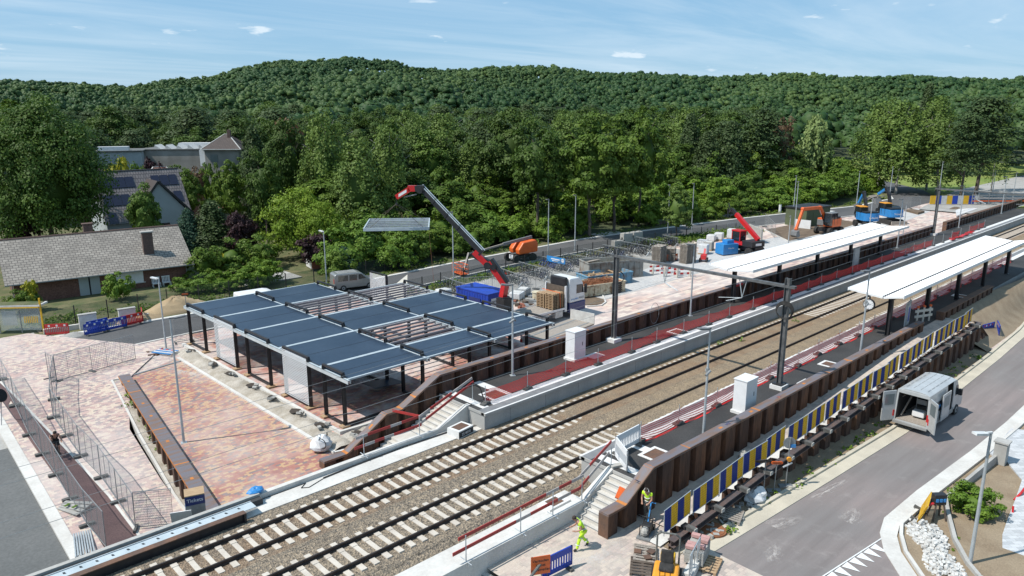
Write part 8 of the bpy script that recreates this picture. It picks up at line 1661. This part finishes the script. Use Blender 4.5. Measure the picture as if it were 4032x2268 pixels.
# permanent green wire fences
def wire_fence(label, pts, h, step=2.6, m_='black_steel'):
    t = thing('wire_fence', label, 'fence', (0, 0, 0))
    for a, b in zip(pts[:-1], pts[1:]):
        L_ = math.hypot(b[0] - a[0], b[1] - a[1]); n = max(1, int(L_ / step)); m = MB()
        for k in range(n): u = k / n; x = a[0] + (b[0] - a[0]) * u; y = a[1] + (b[1] - a[1]) * u; q = MB(); q.bx(x - .04, x + .04, y - .04, y + .04, zN(x) - .1, zN(x) + h + .08); q.obj('post', m_, t)
        m.quad((a[0], a[1], zN(a[0]) + .05), (b[0], b[1], zN(b[0]) + .05), (b[0], b[1], zN(b[0]) + h), (a[0], a[1], zN(a[0]) + h)); o = m.obj('wire_mesh', 'fence_green', t); planar_uv(o, lambda c: (c.x, c.z))
wire_fence('dark green wire fence between the back road and the bicycle racks', [(42, 64.4), (50, 64.7), (60, 64.7), (72, 63.8), (80, 62.8), (86, 61.6), (97, 58.6), (104, 56.2)], 1.1); wire_fence('dark green wire fence along the gardens on the far side of the road', [(12.9, 74.3), (24, 75.3), (36, 74.0), (46, 73.8), (54, 74)], 1.75)
# racks and bicycles
def rack(n):
    t = thing('bicycle_rack', 'x', 'bicycle rack'); m = MB(); L_ = 5.0; m.beam((0, 0, 1.25), (0, -L_, 1.25), .05, .06); m.obj('top_rail', 'galv_dull', t)
    for k in range(9): y = -k * L_ / 8; m = MB(); m.path([(0, y, 0), (0, y, 1.24), (.6, y, .85), (.6, y, .05)], .024, 5); m.obj('stand', 'galv_dull', t)
    m = MB(); m.beam((-.5, -L_, 0), (0, -L_, .5), .09, .09); m.beam((.5, -L_, 0), (0, -L_, .5), .09, .09); m.obj('end_foot', 'galv', t); return t
def bicycle(fm):
    t = thing('bicycle', 'x', 'bicycle')
    for x in (-.52, .52): m = MB(); m.ring((0, 0, 0), .33, .022, (0, 1, 0), 14, k=4); m.beam((-.3, 0, 0), (.3, 0, 0), .01, .01); m.beam((0, 0, -.3), (0, 0, .3), .01, .01); m.obj('wheel', 'rubber', t, (x, 0, .35))
    m = MB(); P = {'bb': (-.08, 0, .3), 'seat': (-.22, 0, .82), 'head': (.36, 0, .8), 'f': (.52, 0, .35), 'r': (-.52, 0, .35)}
    for a, b in (('bb', 'seat'), ('bb', 'head'), ('seat', 'head'), ('head', 'f'), ('bb', 'r'), ('seat', 'r')): m.tube(P[a], P[b], .025, 5)
    m.tube(P['head'], (.3, 0, 1.0), .02, 5); m.obj('frame', fm, t); m = MB(); m.tube((.28, -.28, 1.0), (.28, .28, 1.0), .02, 5); m.bx(.2, .34, -.3, -.2, .98, 1.03); m.obj('handlebar', 'black_steel', t); m = MB(); m.sph((-.26, 0, .9), (.14, .08, .04), 0, 8, 4); m.obj('saddle', 'black_cloth', t); return t
RKP = [((1746, 1090), (1845, 1125)), ((1942, 1046), (2057, 1088)), ((2043, 1030), (2155, 1063)), ((2136, 1010), (2244, 1032)), ((2221, 996), (2329, 1016)), ((2297, 978), (2408, 1000)), ((2373, 963), (2470, 980)), ((2445, 949), (2557, 971)), ((2504, 932), (2619, 957)), ((2609, 925), (2668, 937))]
RK = [(NG(*a, 1.25), NG(*b, 1.25)) for a, b in RKP]; rk = rack(0); bikes = {}; rnd = random.Random(17)
where = ['behind the blue container', 'behind the raised crane arm, left', 'behind the raised crane arm, right', 'carrying the blue banner', 'just right of the blue banner', 'above the truck cab', 'left of the concrete blocks', 'below the concrete blocks', 'right of the concrete blocks', 'farthest right beside the weeds']
for i, (A_, B_) in enumerate(RK):
    dv = B_ - A_; ld = math.hypot(dv.x, dv.y); ar = atan2(dv.y, dv.x) + pi / 2; ux, uy = dv.x / ld, dv.y / ld; x, y = A_.x, A_.y; o = rk if i == 0 else dup(rk); o.location = (x, y, zN(x) + .02); o.rotation_euler = (0, 0, ar); o.scale = (1, ld / 5, 1); tag(o, 'galvanised bicycle rack with a long top rail, ' + where[i], 'bicycle rack', 'bicycle racks on the plaza')
    nb = [10, 14, 15, 15, 16, 17, 18, 17, 17, 11][i]; cl = ['sky_blue' if i == 3 else None]
    for k in range(nb):
        c = rnd.choice(['black_steel', 'black_steel', 'grey_plastic', 'galv', 'navy_paint', 'green_cabin']) if i != 3 else rnd.choice(['blue_paint', 'blue_paint', 'black_steel', 'white_dirty'])
        if i == 1 and k in (5, 6): c = 'red_paint'
        if c not in bikes: b = bikes[c] = bicycle(c)
        else: b = dup(bikes[c])
        sq = .25 + k * (ld - .4) / nb; of = rnd.uniform(.3, .75) if k % 2 else -rnd.uniform(.1, .5); b.location = (x + ux * sq - uy * of, y + uy * sq + ux * of, zN(x) + .02); b.rotation_euler = (rnd.uniform(-.1, .1), 0, ar + rnd.uniform(-.12, .12) + (pi if k % 2 else 0)); cn = {'black_steel': 'black', 'grey_plastic': 'grey', 'galv': 'silver', 'navy_paint': 'dark blue', 'green_cabin': 'green', 'blue_paint': 'bright blue', 'white_dirty': 'white', 'red_paint': 'red'}[c]
        tag(b, '%s bicycle parked in the rack %s' % (cn, where[i]), 'bicycle', 'bicycles in the rack ' + where[i])
t = thing('banner', 'light blue banner with white print tied to a bicycle rack', 'banner', tuple((RK[3][0] + RK[3][1]) / 2 - Vector((.1, 0, .05))), RAD(-90)); MB().bx(-1.4, 1.6, -.02, .02, -.35, .35).obj('cloth', 'sky_blue', t); m = MB(); m.bx(-.7, .7, -.03, .03, 0, .12); m.bx(-.5, .5, -.03, .03, -.2, -.1); m.disc((1.2, 0, .05), .24, (0, 1, 0), .06, 14); m.obj('print', 'white_paint', t)
# blocks, stacks, pallets, IBC, generator
bk = MB(); bk.bx(-.8, .8, -.4, .4, 0, .8); [bk.bx(x - .15, x + .15, -.15, .15, .8, .88) for x in (-.4, .4)]; bkm = bk.mesh('concrete_block', 'block_grey')
for i, (x, y, z, lb) in enumerate([(79.3, 63.0, 0, 'lower left front'), (81.1, 62.7, 0, 'lower middle'), (82.9, 62.4, 0, 'lower right'), (80.9, 62.75, .82, 'upper left'), (82.7, 62.4, .82, 'upper right')]): o = bpy.data.objects.new('concrete_block', bkm); col.objects.link(o); o.location = (x, y, zN(x) + .02 + z); o.rotation_euler = (0, 0, RAD(-12)); tag(o, 'big grey stacking concrete block, the %s one of the stack behind the racks' % lb, 'concrete block', 'stacked concrete blocks')
def wrapped(label, x, y, sx, sy, h, m_='bag_white', rz=0): 
    t = thing('wrapped_pallet', label, 'wrapped pallet', (x, y, zN(x) + .02), rz); MB().bx(-sx / 2, sx / 2, -sy / 2, sy / 2, 0, .14).obj('pallet', 'wood', t); m = MB(); m.bx(-sx / 2, sx / 2, -sy / 2, sy / 2, .14, h); m.obj('load', m_, t, bevel=.06); m = MB(); m.box((0, 0, h + .01), (sx * .8, sy * .7, .04), rz=.1); m.obj('cover_sheet', 'white_dirty', t)
wrapped('tall white wrapped pallet left of the blue container', 43.3, 57.0, 1.3, 1.1, 1.5); wrapped('second white wrapped pallet behind the first left of the blue container', 45.0, 57.8, 1.3, 1.1, 1.4); wrapped('pallet wrapped in clear foil right behind the blue container', 49.5, 57.5, 1.4, 1.2, 1.1, 'galv')
for i, (px, row, lb) in enumerate([(2800, 950, 'left of the row'), (2830, 945, 'second of the row'), (2790, 985, 'grey front one'), (2770, 1000, 'small front one'), (2880, 940, 'nearest the telehandler')]): p = NG(px, row); wrapped('wrapped white pallet load near the blue generator, ' + lb, p.x, p.y, 1.2, 1.1, .9 + .12 * i, 'bag_white' if i != 2 else 'block_grey', .3)
p = NG(2765, 978); t = thing('water_tank', 'white cubic water tank in a wire cage left of the pallets', 'water tank', tuple(p), .2); MB().bx(-.5, .5, -.6, .6, .15, 1.15).obj('tank', 'bag_white', t, bevel=.05); m = MB(); [m.bx(-.52, .52, y - .02, y + .02, .15, 1.17) for y in (-.6, -.3, 0, .3, .6)]; [m.bx(x - .02, x + .02, -.62, .62, z, z + .03) for x in (-.5, .5) for z in (.4, .8, 1.15)]; m.obj('cage', 'galv', t)
t = thing('generator', 'bright blue generator box with smaller box on top', 'generator', (84.6, 49.3, zN(84) + .02), RAD(-20)); MB().bx(-1.3, 1.1, -.8, .8, .1, 1.45).obj('housing', 'sky_blue', t, bevel=.04); MB().bx(-.5, .6, -.5, .5, 1.45, 1.9).obj('top_box', 'sky_blue', t, bevel=.04); text_obj('Viabuild', .3, 'white_paint', t, (-.1, -.81, .9), (RAD(90), 0, 0))
m = MB(); m.disc((0, 0, .1), .5, (0, 0, 1), .06, 18); m.disc((0, 0, .8), .5, (0, 0, 1), .06, 18); m.disc((0, 0, .45), .25, (0, 0, 1), .7, 12); p = NG(2885, 975); tag(m.obj('cable_drum', 'wood', loc=tuple(p)), 'wooden cable drum between the pallets and the telehandler', 'cable drum')
p = NG(2965, 945); tag(MB().bx(-2.4, 2.4, -.1, .1, 0, 2.0).obj('barrier_wall', 'block_grey', loc=(95.0, 51.2, zN(95))), 'tall pale concrete wall panel behind the telehandler', 'wall panel').rotation_euler = (0, 0, RAD(50))
rr = random.Random(5)
def timber_stack(label, p, n, sx, sy, rz):
    t = thing('pallet_stack', label, 'pallet stack', tuple(p), rz); m = MB()
    for k in range(n): m.box((rr.uniform(-.04, .04), rr.uniform(-.04, .04), .07 + k * .14), (sx, sy, .05)); [m.box((a * sx * .42, b * sy * .4, k * .14 + .12), (.14, .12, .09)) for a in (-1, 0, 1) for b in (-1, 0, 1)]
    m.obj('pallets', 'wood_grey', t)
timber_stack('tall stack of weathered pallets, left of two beyond the skips', (74.4, 52.6, zN(74)), 16, 1.9, 1.2, .2); timber_stack('tall stack of weathered pallets, right of two beyond the skips', (77.0, 50.2, zN(77)), 17, 1.9, 1.2, -.1); timber_stack('smaller stack of dark pallets between the two tall ones', (76.6, 52.4, zN(76)), 12, 1.4, 1.2, .5)
t = thing('pallet_stack', 'stack of fresh wooden pallets strapped on the flatbed truck', 'pallet stack', (48.1, 45.8, zN(47) + 1.27)); 
for i, y in enumerate((-.55, .55)):
    m = MB()
    for k in range(10 - i): m.bx(-.9, .3 + .5, y - .5, y + .5, .12 + k * .15, .145 + k * .15) if False else [m.bx(-.8 + j * .25, -.65 + j * .25, y - .5, y + .5, .12 + k * .15, .145 + k * .15) for j in range(6)]; [m.bx(a, a + .15, y + q - .05, y + q + .05, k * .15, .12 + k * .15) for q in (-.42, 0, .42) for a in (-.8, -.15, .5)]; [m.bx(-.8, .65, y + q - .05, y + q + .05, k * .15, .02 + k * .15) for q in (-.42, 0, .42)]
    m.obj('pallets', 'wood', t)
m = MB(); m.path([(.2, -1.08, 0), (.1, -1.07, 1.5), (0, 1.07, 1.56)], .03, 5); m.obj('strap', 'orange_paint', t)
t = thing('dark_pallet', 'black pallet standing upright against the cream skip', 'pallet', (59.6, 47.2, zN(59) + .02), RAD(-14)); m = MB(); [m.bx(-.6, .6, -.03, .03, .1 + k * .22, .22 + k * .22) for k in range(5)]; [m.bx(x - .06, x + .06, .03, .12, 0, 1.2) for x in (-.5, 0, .5)]; m.obj('boards', 'black_steel', t)
for i, (px, row, z) in enumerate(((2595, 1070, .9), (2640, 1078, .55), (2690, 1082, .5))):
    p = NG(px, row + 10); t = thing('trestle_barrier', 'red and white trestle barrier beyond the skips, ' + ['left', 'middle', 'right'][i] + ' of three', 'trestle', tuple(p), RAD(-30)); m = MB(); [m.bx(-1.2 + k * .4, -.8 + k * .4, -.02, .02, zz, zz + .22, k % 2) for k in range(6) for zz in (.35, .85)]; m.obj('boards', ['red_paint', 'white_paint'], t); [MB().bx(x - .07, x + .07, -.2, .2, 0, 1.15).obj('leg', 'tarp_cream', t) for x in (-.8, .8)]
for i, (px, row) in enumerate(((2600, 1025), (2625, 1030))): p = NG(px, row); slot_barrier(['red plastic barrier left of the pallet stacks', 'orange plastic barrier left of the pallet stacks'][i], tuple(p), RAD(-20), 1.6, .9, ['red_paint', 'orange_paint'][i])
p = NG(2770, 1030); t = thing('red_machine', 'small red machine right of the pallet stacks', 'machine', tuple(p), .4); MB().bx(-.5, .5, -.35, .35, .3, .9).obj('body', 'red_paint', t, bevel=.06); m = MB(); m.beam((.3, 0, .9), (.7, 0, 1.5), .25, .1); m.obj('arm', 'red_paint', t); [wheel(t, x, s * .4, .25, .25, .15) for x in (-.35, .35) for s in (-1, 1)]
# tent-like white sheet, rubble behind the shelter, stacks under the crane
t = thing('tipped_tent', 'cream and white tarpaulin tent toppled behind the steel shelter', 'tent', (40.9, 61.3, -1.5), RAD(-35)); m = MB(); m.add([(-2.3, 0, 0), (1.6, -1.6, 0), (1.7, 1.5, 0), (.6, -.1, 2.0), (1.8, .1, 2.9), (-2.1, 1.6, 0)], [(0, 1, 3), (1, 4, 3), (1, 2, 4), (2, 5, 3, 4), (5, 0, 3)]); m.obj('cloth', 'tarp_cream', t)
m = MB(); rr = random.Random(8)
for k in range(70): x = rr.uniform(48.5, 53.5); y = rr.uniform(48.3, 53.5); m.box((x, y, -1.38 + rr.uniform(0, .35)), (rr.uniform(.3, 1.1), rr.uniform(.2, .5), rr.uniform(.1, .4)), rz=rr.uniform(0, 3), m=rr.choice([0, 0, 1, 2, 3]))
tag(m.obj('building_rubble', ['block_grey', 'red_terracotta', 'wood_dark', 'galv_dull']), kind='stuff')
for i, (px, row, c) in enumerate(((2060, 1165, 'galv_dull'), (2035, 1180, 'bag_white'))): p = NG(px, row); wrapped(['grey foil wrapped stack of stone behind the flatbed truck', 'pale wrapped stack of stone left of the foil wrapped one'][i], p.x, p.y, 1.4, 1.2, .8, c, .4)
m = MB(); m.disc((0, 0, .5), .5, (0, 0, 1), 1.0, 18); m.disc((0, 0, 1.02), .55, (0, 0, 1), .06, 18); p = NG(2115, 1188); tag(m.obj('concrete_ring', 'cream_rusty', loc=tuple(p)), 'brown round concrete ring by the planting bed behind the truck', 'concrete ring')
# far end: striped barrier, orange net fence, timber piles, boxes
t = thing('striped_barrier', 'yellow white and blue striped barrier at the far end of the plaza', 'barrier', tuple(NG(3660, 806)), RAD(-42)); m = MB(); [m.bx(k * 1.0, k * 1.0 + 1.0, -.05, .05, .1, 1.6, k % 3) for k in range(9)]; m.obj('boards', ['yellow_paint', 'blue_paint', 'white_dirty'], t)
t = thing('orange_fence', 'orange and white plank fence along the far gravel track', 'fence', tuple(NG(3825, 805)), RAD(-42)); m = MB(); [m.bx(0, 22, -.04, .04, z, z + .22, i) for i, z in enumerate((.5, 1.0, 1.5))]; [m.bx(x - .05, x + .05, -.06, .06, 0, 1.9, 2) for x in range(0, 23, 3)]; m.obj('planks', ['orange_paint', 'white_plank', 'galv_dull'], t)
for i, (px, row, a) in enumerate(((2610, 880, 'left'), (2730, 862, 'right'))):
    p = NG(px, row); t = thing('panel_stack', 'low stack of dark green fence panels on the far verge, ' + a + ' of two', 'panel stack', tuple(p), RAD(-12)); m = MB(); m.bx(-2.0, 2.0, -.8, .8, .5, .8); m.obj('panels', 'green_cabin', t); m = MB(); m.bx(-2, 2, -.7, .7, 0, .45); m.obj('bearers', 'wood_dark', t)
p = NG(3440, 786); m = MB(); [m.box((rr.uniform(-1.5, 1.5), rr.uniform(-.8, .8), .15 + .12 * (k % 5)), (3.2, .25, .12), rz=rr.uniform(-.1, .1)) for k in range(20)]; tag(m.obj('timber_pile', 'wood_grey', loc=tuple(p)), 'pile of old timber on the verge left of the road bend', 'timber pile')
p = NG(3070, 838); tag(MB().tube((0, 0, 0), (0, 0, 1.4), .22, 12).obj('white_post', 'white_paint', loc=tuple(p)), 'short thick white post on the verge behind the green cabin', 'post')
heap('soil_heap', 'dark soil heap on the paving at the far end', 'soil heap', *NG(3760, 822)[:2], zN(134), 3.2, 1.1, .6, 'soil', 9)
tag(MB().bx(-2.5, 2.5, -1.2, 1.2, 0, .08).obj('concrete_pad', 'concrete', loc=tuple(NG(2390, 922))), 'flat concrete pad on the verge behind the concrete blocks', 'slab').rotation_euler = (0, 0, RAD(-12))
tag(MB().box((0, 0, .1), (1.5, .25, .2)).obj('red_bag', 'red_paint', loc=(59.8, 33.6, 2.0)), 'red tool roll lying on the near end of the north sheet pile wall', 'tool roll')
m = MB(); m.tube((0, 0, 0), (0, 0, 6.5), .11, 8); tag(m.obj('wooden_pole', 'trunk', loc=(62.5, 150, .5)), 'plain wooden utility pole in front of the grey warehouse', 'pole')

# ================================================================ PEOPLE
def person(label, loc, rz, J, clothes, hair='hair', helmet=None, sc=1.0, headdir=(1, 0, 0)):
    """J: joint positions (x forward, y left, z up). clothes: list of (name, [bones], radius add, material)"""
    t = thing('person', label, 'person', loc, rz); t.scale = (sc, sc, sc)
    R = {'pel': .125, 'ab': .115, 'ch': .15, 'nk': .058, 'hd': .085, 'hd2': .09, 'tp': .06, 'shl': .068, 'shr': .068, 'ell': .045, 'elr': .045, 'wrl': .03, 'wrr': .03, 'hal': .038, 'har': .038, 'hpl': .1, 'hpr': .1, 'knl': .062, 'knr': .062, 'anl': .042, 'anr': .042, 'tol': .036, 'tor': .036}
    R['ml'] = R['mr'] = .05; E = [('pel', 'ab'), ('ab', 'ch'), ('ch', 'nk'), ('nk', 'hd'), ('hd', 'hd2'), ('hd2', 'tp'), ('ch', 'shl'), ('ch', 'shr'), ('shl', 'ell'), ('shr', 'elr'), ('ell', 'wrl'), ('elr', 'wrr'), ('wrl', 'hal'), ('wrr', 'har'), ('pel', 'hpl'), ('pel', 'hpr'), ('hpl', 'knl'), ('hpr', 'knr'), ('knl', 'anl'), ('knr', 'anr'), ('anl', 'tol'), ('anr', 'tor')]
    J = {k: Vector(v) for k, v in J.items()}
    for s in 'lr':
        d = (J['ha' + s] - J['wr' + s]).normalized(); side = Vector((0, 0, 1)).cross(d).normalized() if abs(d.z) < .9 else Vector((0, 1, 0)); dn = d.cross(side)
        for i in range(4):
            b = J['ha' + s] + side * (-.03 + .02 * i); k1 = b + d * .045 + dn * .004; k2 = k1 + (d * .6 + dn * -.7).normalized() * (.03 + .004 * (i % 3)); J['f%d1%s' % (i, s)] = k1; J['f%d2%s' % (i, s)] = k2; R['f%d1%s' % (i, s)] = .0095; R['f%d2%s' % (i, s)] = .008; E += [('ha' + s, 'f%d1%s' % (i, s)), ('f%d1%s' % (i, s), 'f%d2%s' % (i, s))]
        k1 = J['wr' + s].lerp(J['ha' + s], .5) + side * -.05; J['th' + s] = k1 + d * .04 - side * .01; R['th' + s] = .011; E += [('ha' + s, 'th' + s)]
    def skin(name, edges, radd, mt, root, rs=1.0, rmap={}):
        ks = []; [ks.append(k) for e in edges for k in e if k not in ks]; me = bpy.data.meshes.new(name); me.from_pydata([J[k] for k in ks], [(ks.index(a), ks.index(b)) for a, b in edges], []); me.materials.append(M[mt]); o = bpy.data.objects.new(name, me); col.objects.link(o); o.parent = t
        md = o.modifiers.new('skin', 'SKIN'); sv = me.skin_vertices[0].data
        for i, k in enumerate(ks): q = (rmap[k] if k in rmap else R[k]) * rs + radd; sv[i].radius = (q, q); sv[i].use_root = (k == root)
        md.use_smooth_shade = True; sb = o.modifiers.new('sub', 'SUBSURF'); sb.levels = 1; sb.render_levels = 2
        bpy.context.view_layer.objects.active = o; dg = bpy.context.evaluated_depsgraph_get(); dg.update(); nm_ = bpy.data.meshes.new_from_object(o.evaluated_get(dg)); o.modifiers.clear(); o.data = nm_; return o
    skin('body', E, 0, 'skin', 'pel')
    for (nm, ed, ra, mt, root, rmap) in clothes: skin(nm, ed, ra, mt, root, rmap=rmap)
    hd = (J['hd'] + J['hd2']) / 2; f = Vector(headdir).normalized(); up = (J['tp'] - J['nk']).normalized(); sd_ = up.cross(f).normalized()
    m = MB(); m.sph(hd + up * .05 - f * .025, (.1, .095, .095), 0, 12, 8); m.obj('hair', hair, t, smooth=True)
    m = MB(); [m.sph(hd + f * .082 + sd_ * s * .032 + up * .01, .012, 0, 6, 4) for s in (-1, 1)]; m.obj('eyes', 'black_cloth', t); m = MB(); m.sph(hd + f * .098 - up * .02, (.014, .012, .02), 0, 6, 4); m.beam(hd + f * .086 - up * .055 - sd_ * .02, hd + f * .086 - up * .055 + sd_ * .02, .008, .008); [m.sph(hd + sd_ * s * .088 - up * .005, (.015, .012, .026), 0, 6, 4) for s in (-1, 1)]; m.obj('face', 'skin', t)
    if helmet: m = MB(); [m.sph(hd + sd_ * s * .1, (.035, .035, .045), 0, 8, 5) for s in (-1, 1)]; m.ring(hd + up * .02, .11, .012, f, 14, k=4); m.obj('ear_defenders', helmet, t)
    return t, J
def clothes_set(top, bottom, sleeves='shl', long_legs=True, shoe='shoe'):
    T = [('ab', 'ch'), ('pel', 'ab'), ('ch', 'shl'), ('ch', 'shr'), ('shl', 'ml'), ('shr', 'mr')]; B = [('pel', 'hpl'), ('pel', 'hpr'), ('hpl', 'knl'), ('hpr', 'knr')] + ([('knl', 'anl'), ('knr', 'anr')] if long_legs else [])
    return [('shirt', T, .018, top, 'ch', {'ml': .055, 'mr': .055, 'pel': .12}), ('trousers', B, .018, bottom, 'pel', {}), ('shoes', [('anl', 'tol')], .014, shoe, 'anl', {}), ('shoes', [('anr', 'tor')], .014, shoe, 'anr', {})]
# walking worker, stooped
J1 = dict(pel=(0, 0, .93), ab=(.07, 0, 1.08), ch=(.2, 0, 1.29), nk=(.32, 0, 1.42), hd=(.39, 0, 1.47), hd2=(.41, 0, 1.53), tp=(.42, 0, 1.6), shl=(.2, .19, 1.34), shr=(.2, -.19, 1.34), ell=(.18, .26, 1.07), elr=(.2, -.27, 1.06), wrl=(.4, .2, 1.0), wrr=(.43, -.18, 1.02), hal=(.47, .17, 1.01), har=(.5, -.14, 1.04), hpl=(0, .1, .87), hpr=(0, -.1, .87), knl=(.2, .12, .52), knr=(-.02, -.11, .48), anl=(.3, .13, .1), anr=(-.32, -.12, .16), tol=(.47, .14, .04), tor=(-.2, -.12, .06), ml=(.19, .235, 1.2), mr=(.2, -.24, 1.2))
p = G(2293, 2160, -.8); t, J = person('worker in yellow hi-vis clothing walking bent forward across the works area', tuple(p), RAD(152), J1, clothes_set('hivis', 'hivis'))
m = MB(); m.ring((.13, 0, 1.18), .145, .022, (.4, 0, 1), 16, k=4); m.ring((-.0, 0, 1.0), .155, .02, (.3, 0, 1), 16, k=4); [m.ring(q, .085, .02, a, 12, k=4) for q, a in (((.27, .125, .32), (.2, 0, -1)), ((-.2, -.115, .3), (.7, 0, 1)), ((.12, .115, .62), (.3, 0, -1)))]; m.obj('reflective_bands', 'reflective', t)
# worker guiding the compactor
J2 = dict(pel=(0, 0, .95), ab=(.03, 0, 1.1), ch=(.12, 0, 1.34), nk=(.2, 0, 1.5), hd=(.26, 0, 1.55), hd2=(.28, 0, 1.61), tp=(.29, 0, 1.69), shl=(.12, .19, 1.4), shr=(.12, -.19, 1.4), ell=(.17, .24, 1.13), elr=(.17, -.24, 1.13), wrl=(.38, .16, 1.02), wrr=(.38, -.14, 1.02), hal=(.45, .13, 1.01), har=(.45, -.11, 1.01), hpl=(0, .1, .89), hpr=(0, -.1, .89), knl=(.08, .12, .5), knr=(-.02, -.13, .5), anl=(.0, .13, .1), anr=(-.16, -.14, .1), tol=(.16, .15, .04), tor=(0, -.16, .04), ml=(.15, .22, 1.26), mr=(.15, -.22, 1.26))
p = G(2548, 2045, ramp(26.5)); t, J = person('worker in yellow vest and grey trousers wearing ear defenders beside the compactor', tuple(p), RAD(196), J2, clothes_set('hivis', 'work_grey'), helmet='white_dirty')
m = MB(); m.ring((.07, 0, 1.2), .145, .022, (.3, 0, 1), 16, k=4); m.ring((.0, 0, 1.0), .15, .018, (.1, 0, 1), 16, k=4); m.obj('reflective_bands', 'reflective', t)
# cyclist
pc = WG(228, 1800); J3 = dict(pel=(-.2, 0, .98), ab=(-.13, 0, 1.12), ch=(.02, 0, 1.34), nk=(.12, 0, 1.48), hd=(.17, 0, 1.53), hd2=(.19, 0, 1.59), tp=(.19, 0, 1.67), shl=(.04, .18, 1.4), shr=(.04, -.18, 1.4), ell=(.2, .27, 1.2), elr=(.2, -.27, 1.2), wrl=(.36, .24, 1.06), wrr=(.36, -.24, 1.06), hal=(.42, .23, 1.05), har=(.42, -.23, 1.05), hpl=(-.18, .1, .94), hpr=(-.18, -.1, .94), knl=(.12, .12, .7), knr=(.12, -.12, .85), anl=(.0, .11, .28), anr=(.05, -.11, .46), tol=(.15, .12, .2), tor=(.2, -.12, .4), ml=(.1, .22, 1.31), mr=(.1, -.22, 1.31))
t, J = person('cyclist in black T-shirt and shorts riding down the purple path', tuple(pc), RAD(-92), J3, clothes_set('black_cloth', 'black_cloth', long_legs=False))
b = dup(bikes['black_steel'], tuple(pc), RAD(-92), 'black bicycle ridden by the cyclist on the purple path'); b.scale = (1.08, 1.08, 1.08); 
if 'group' in b: del b['group']
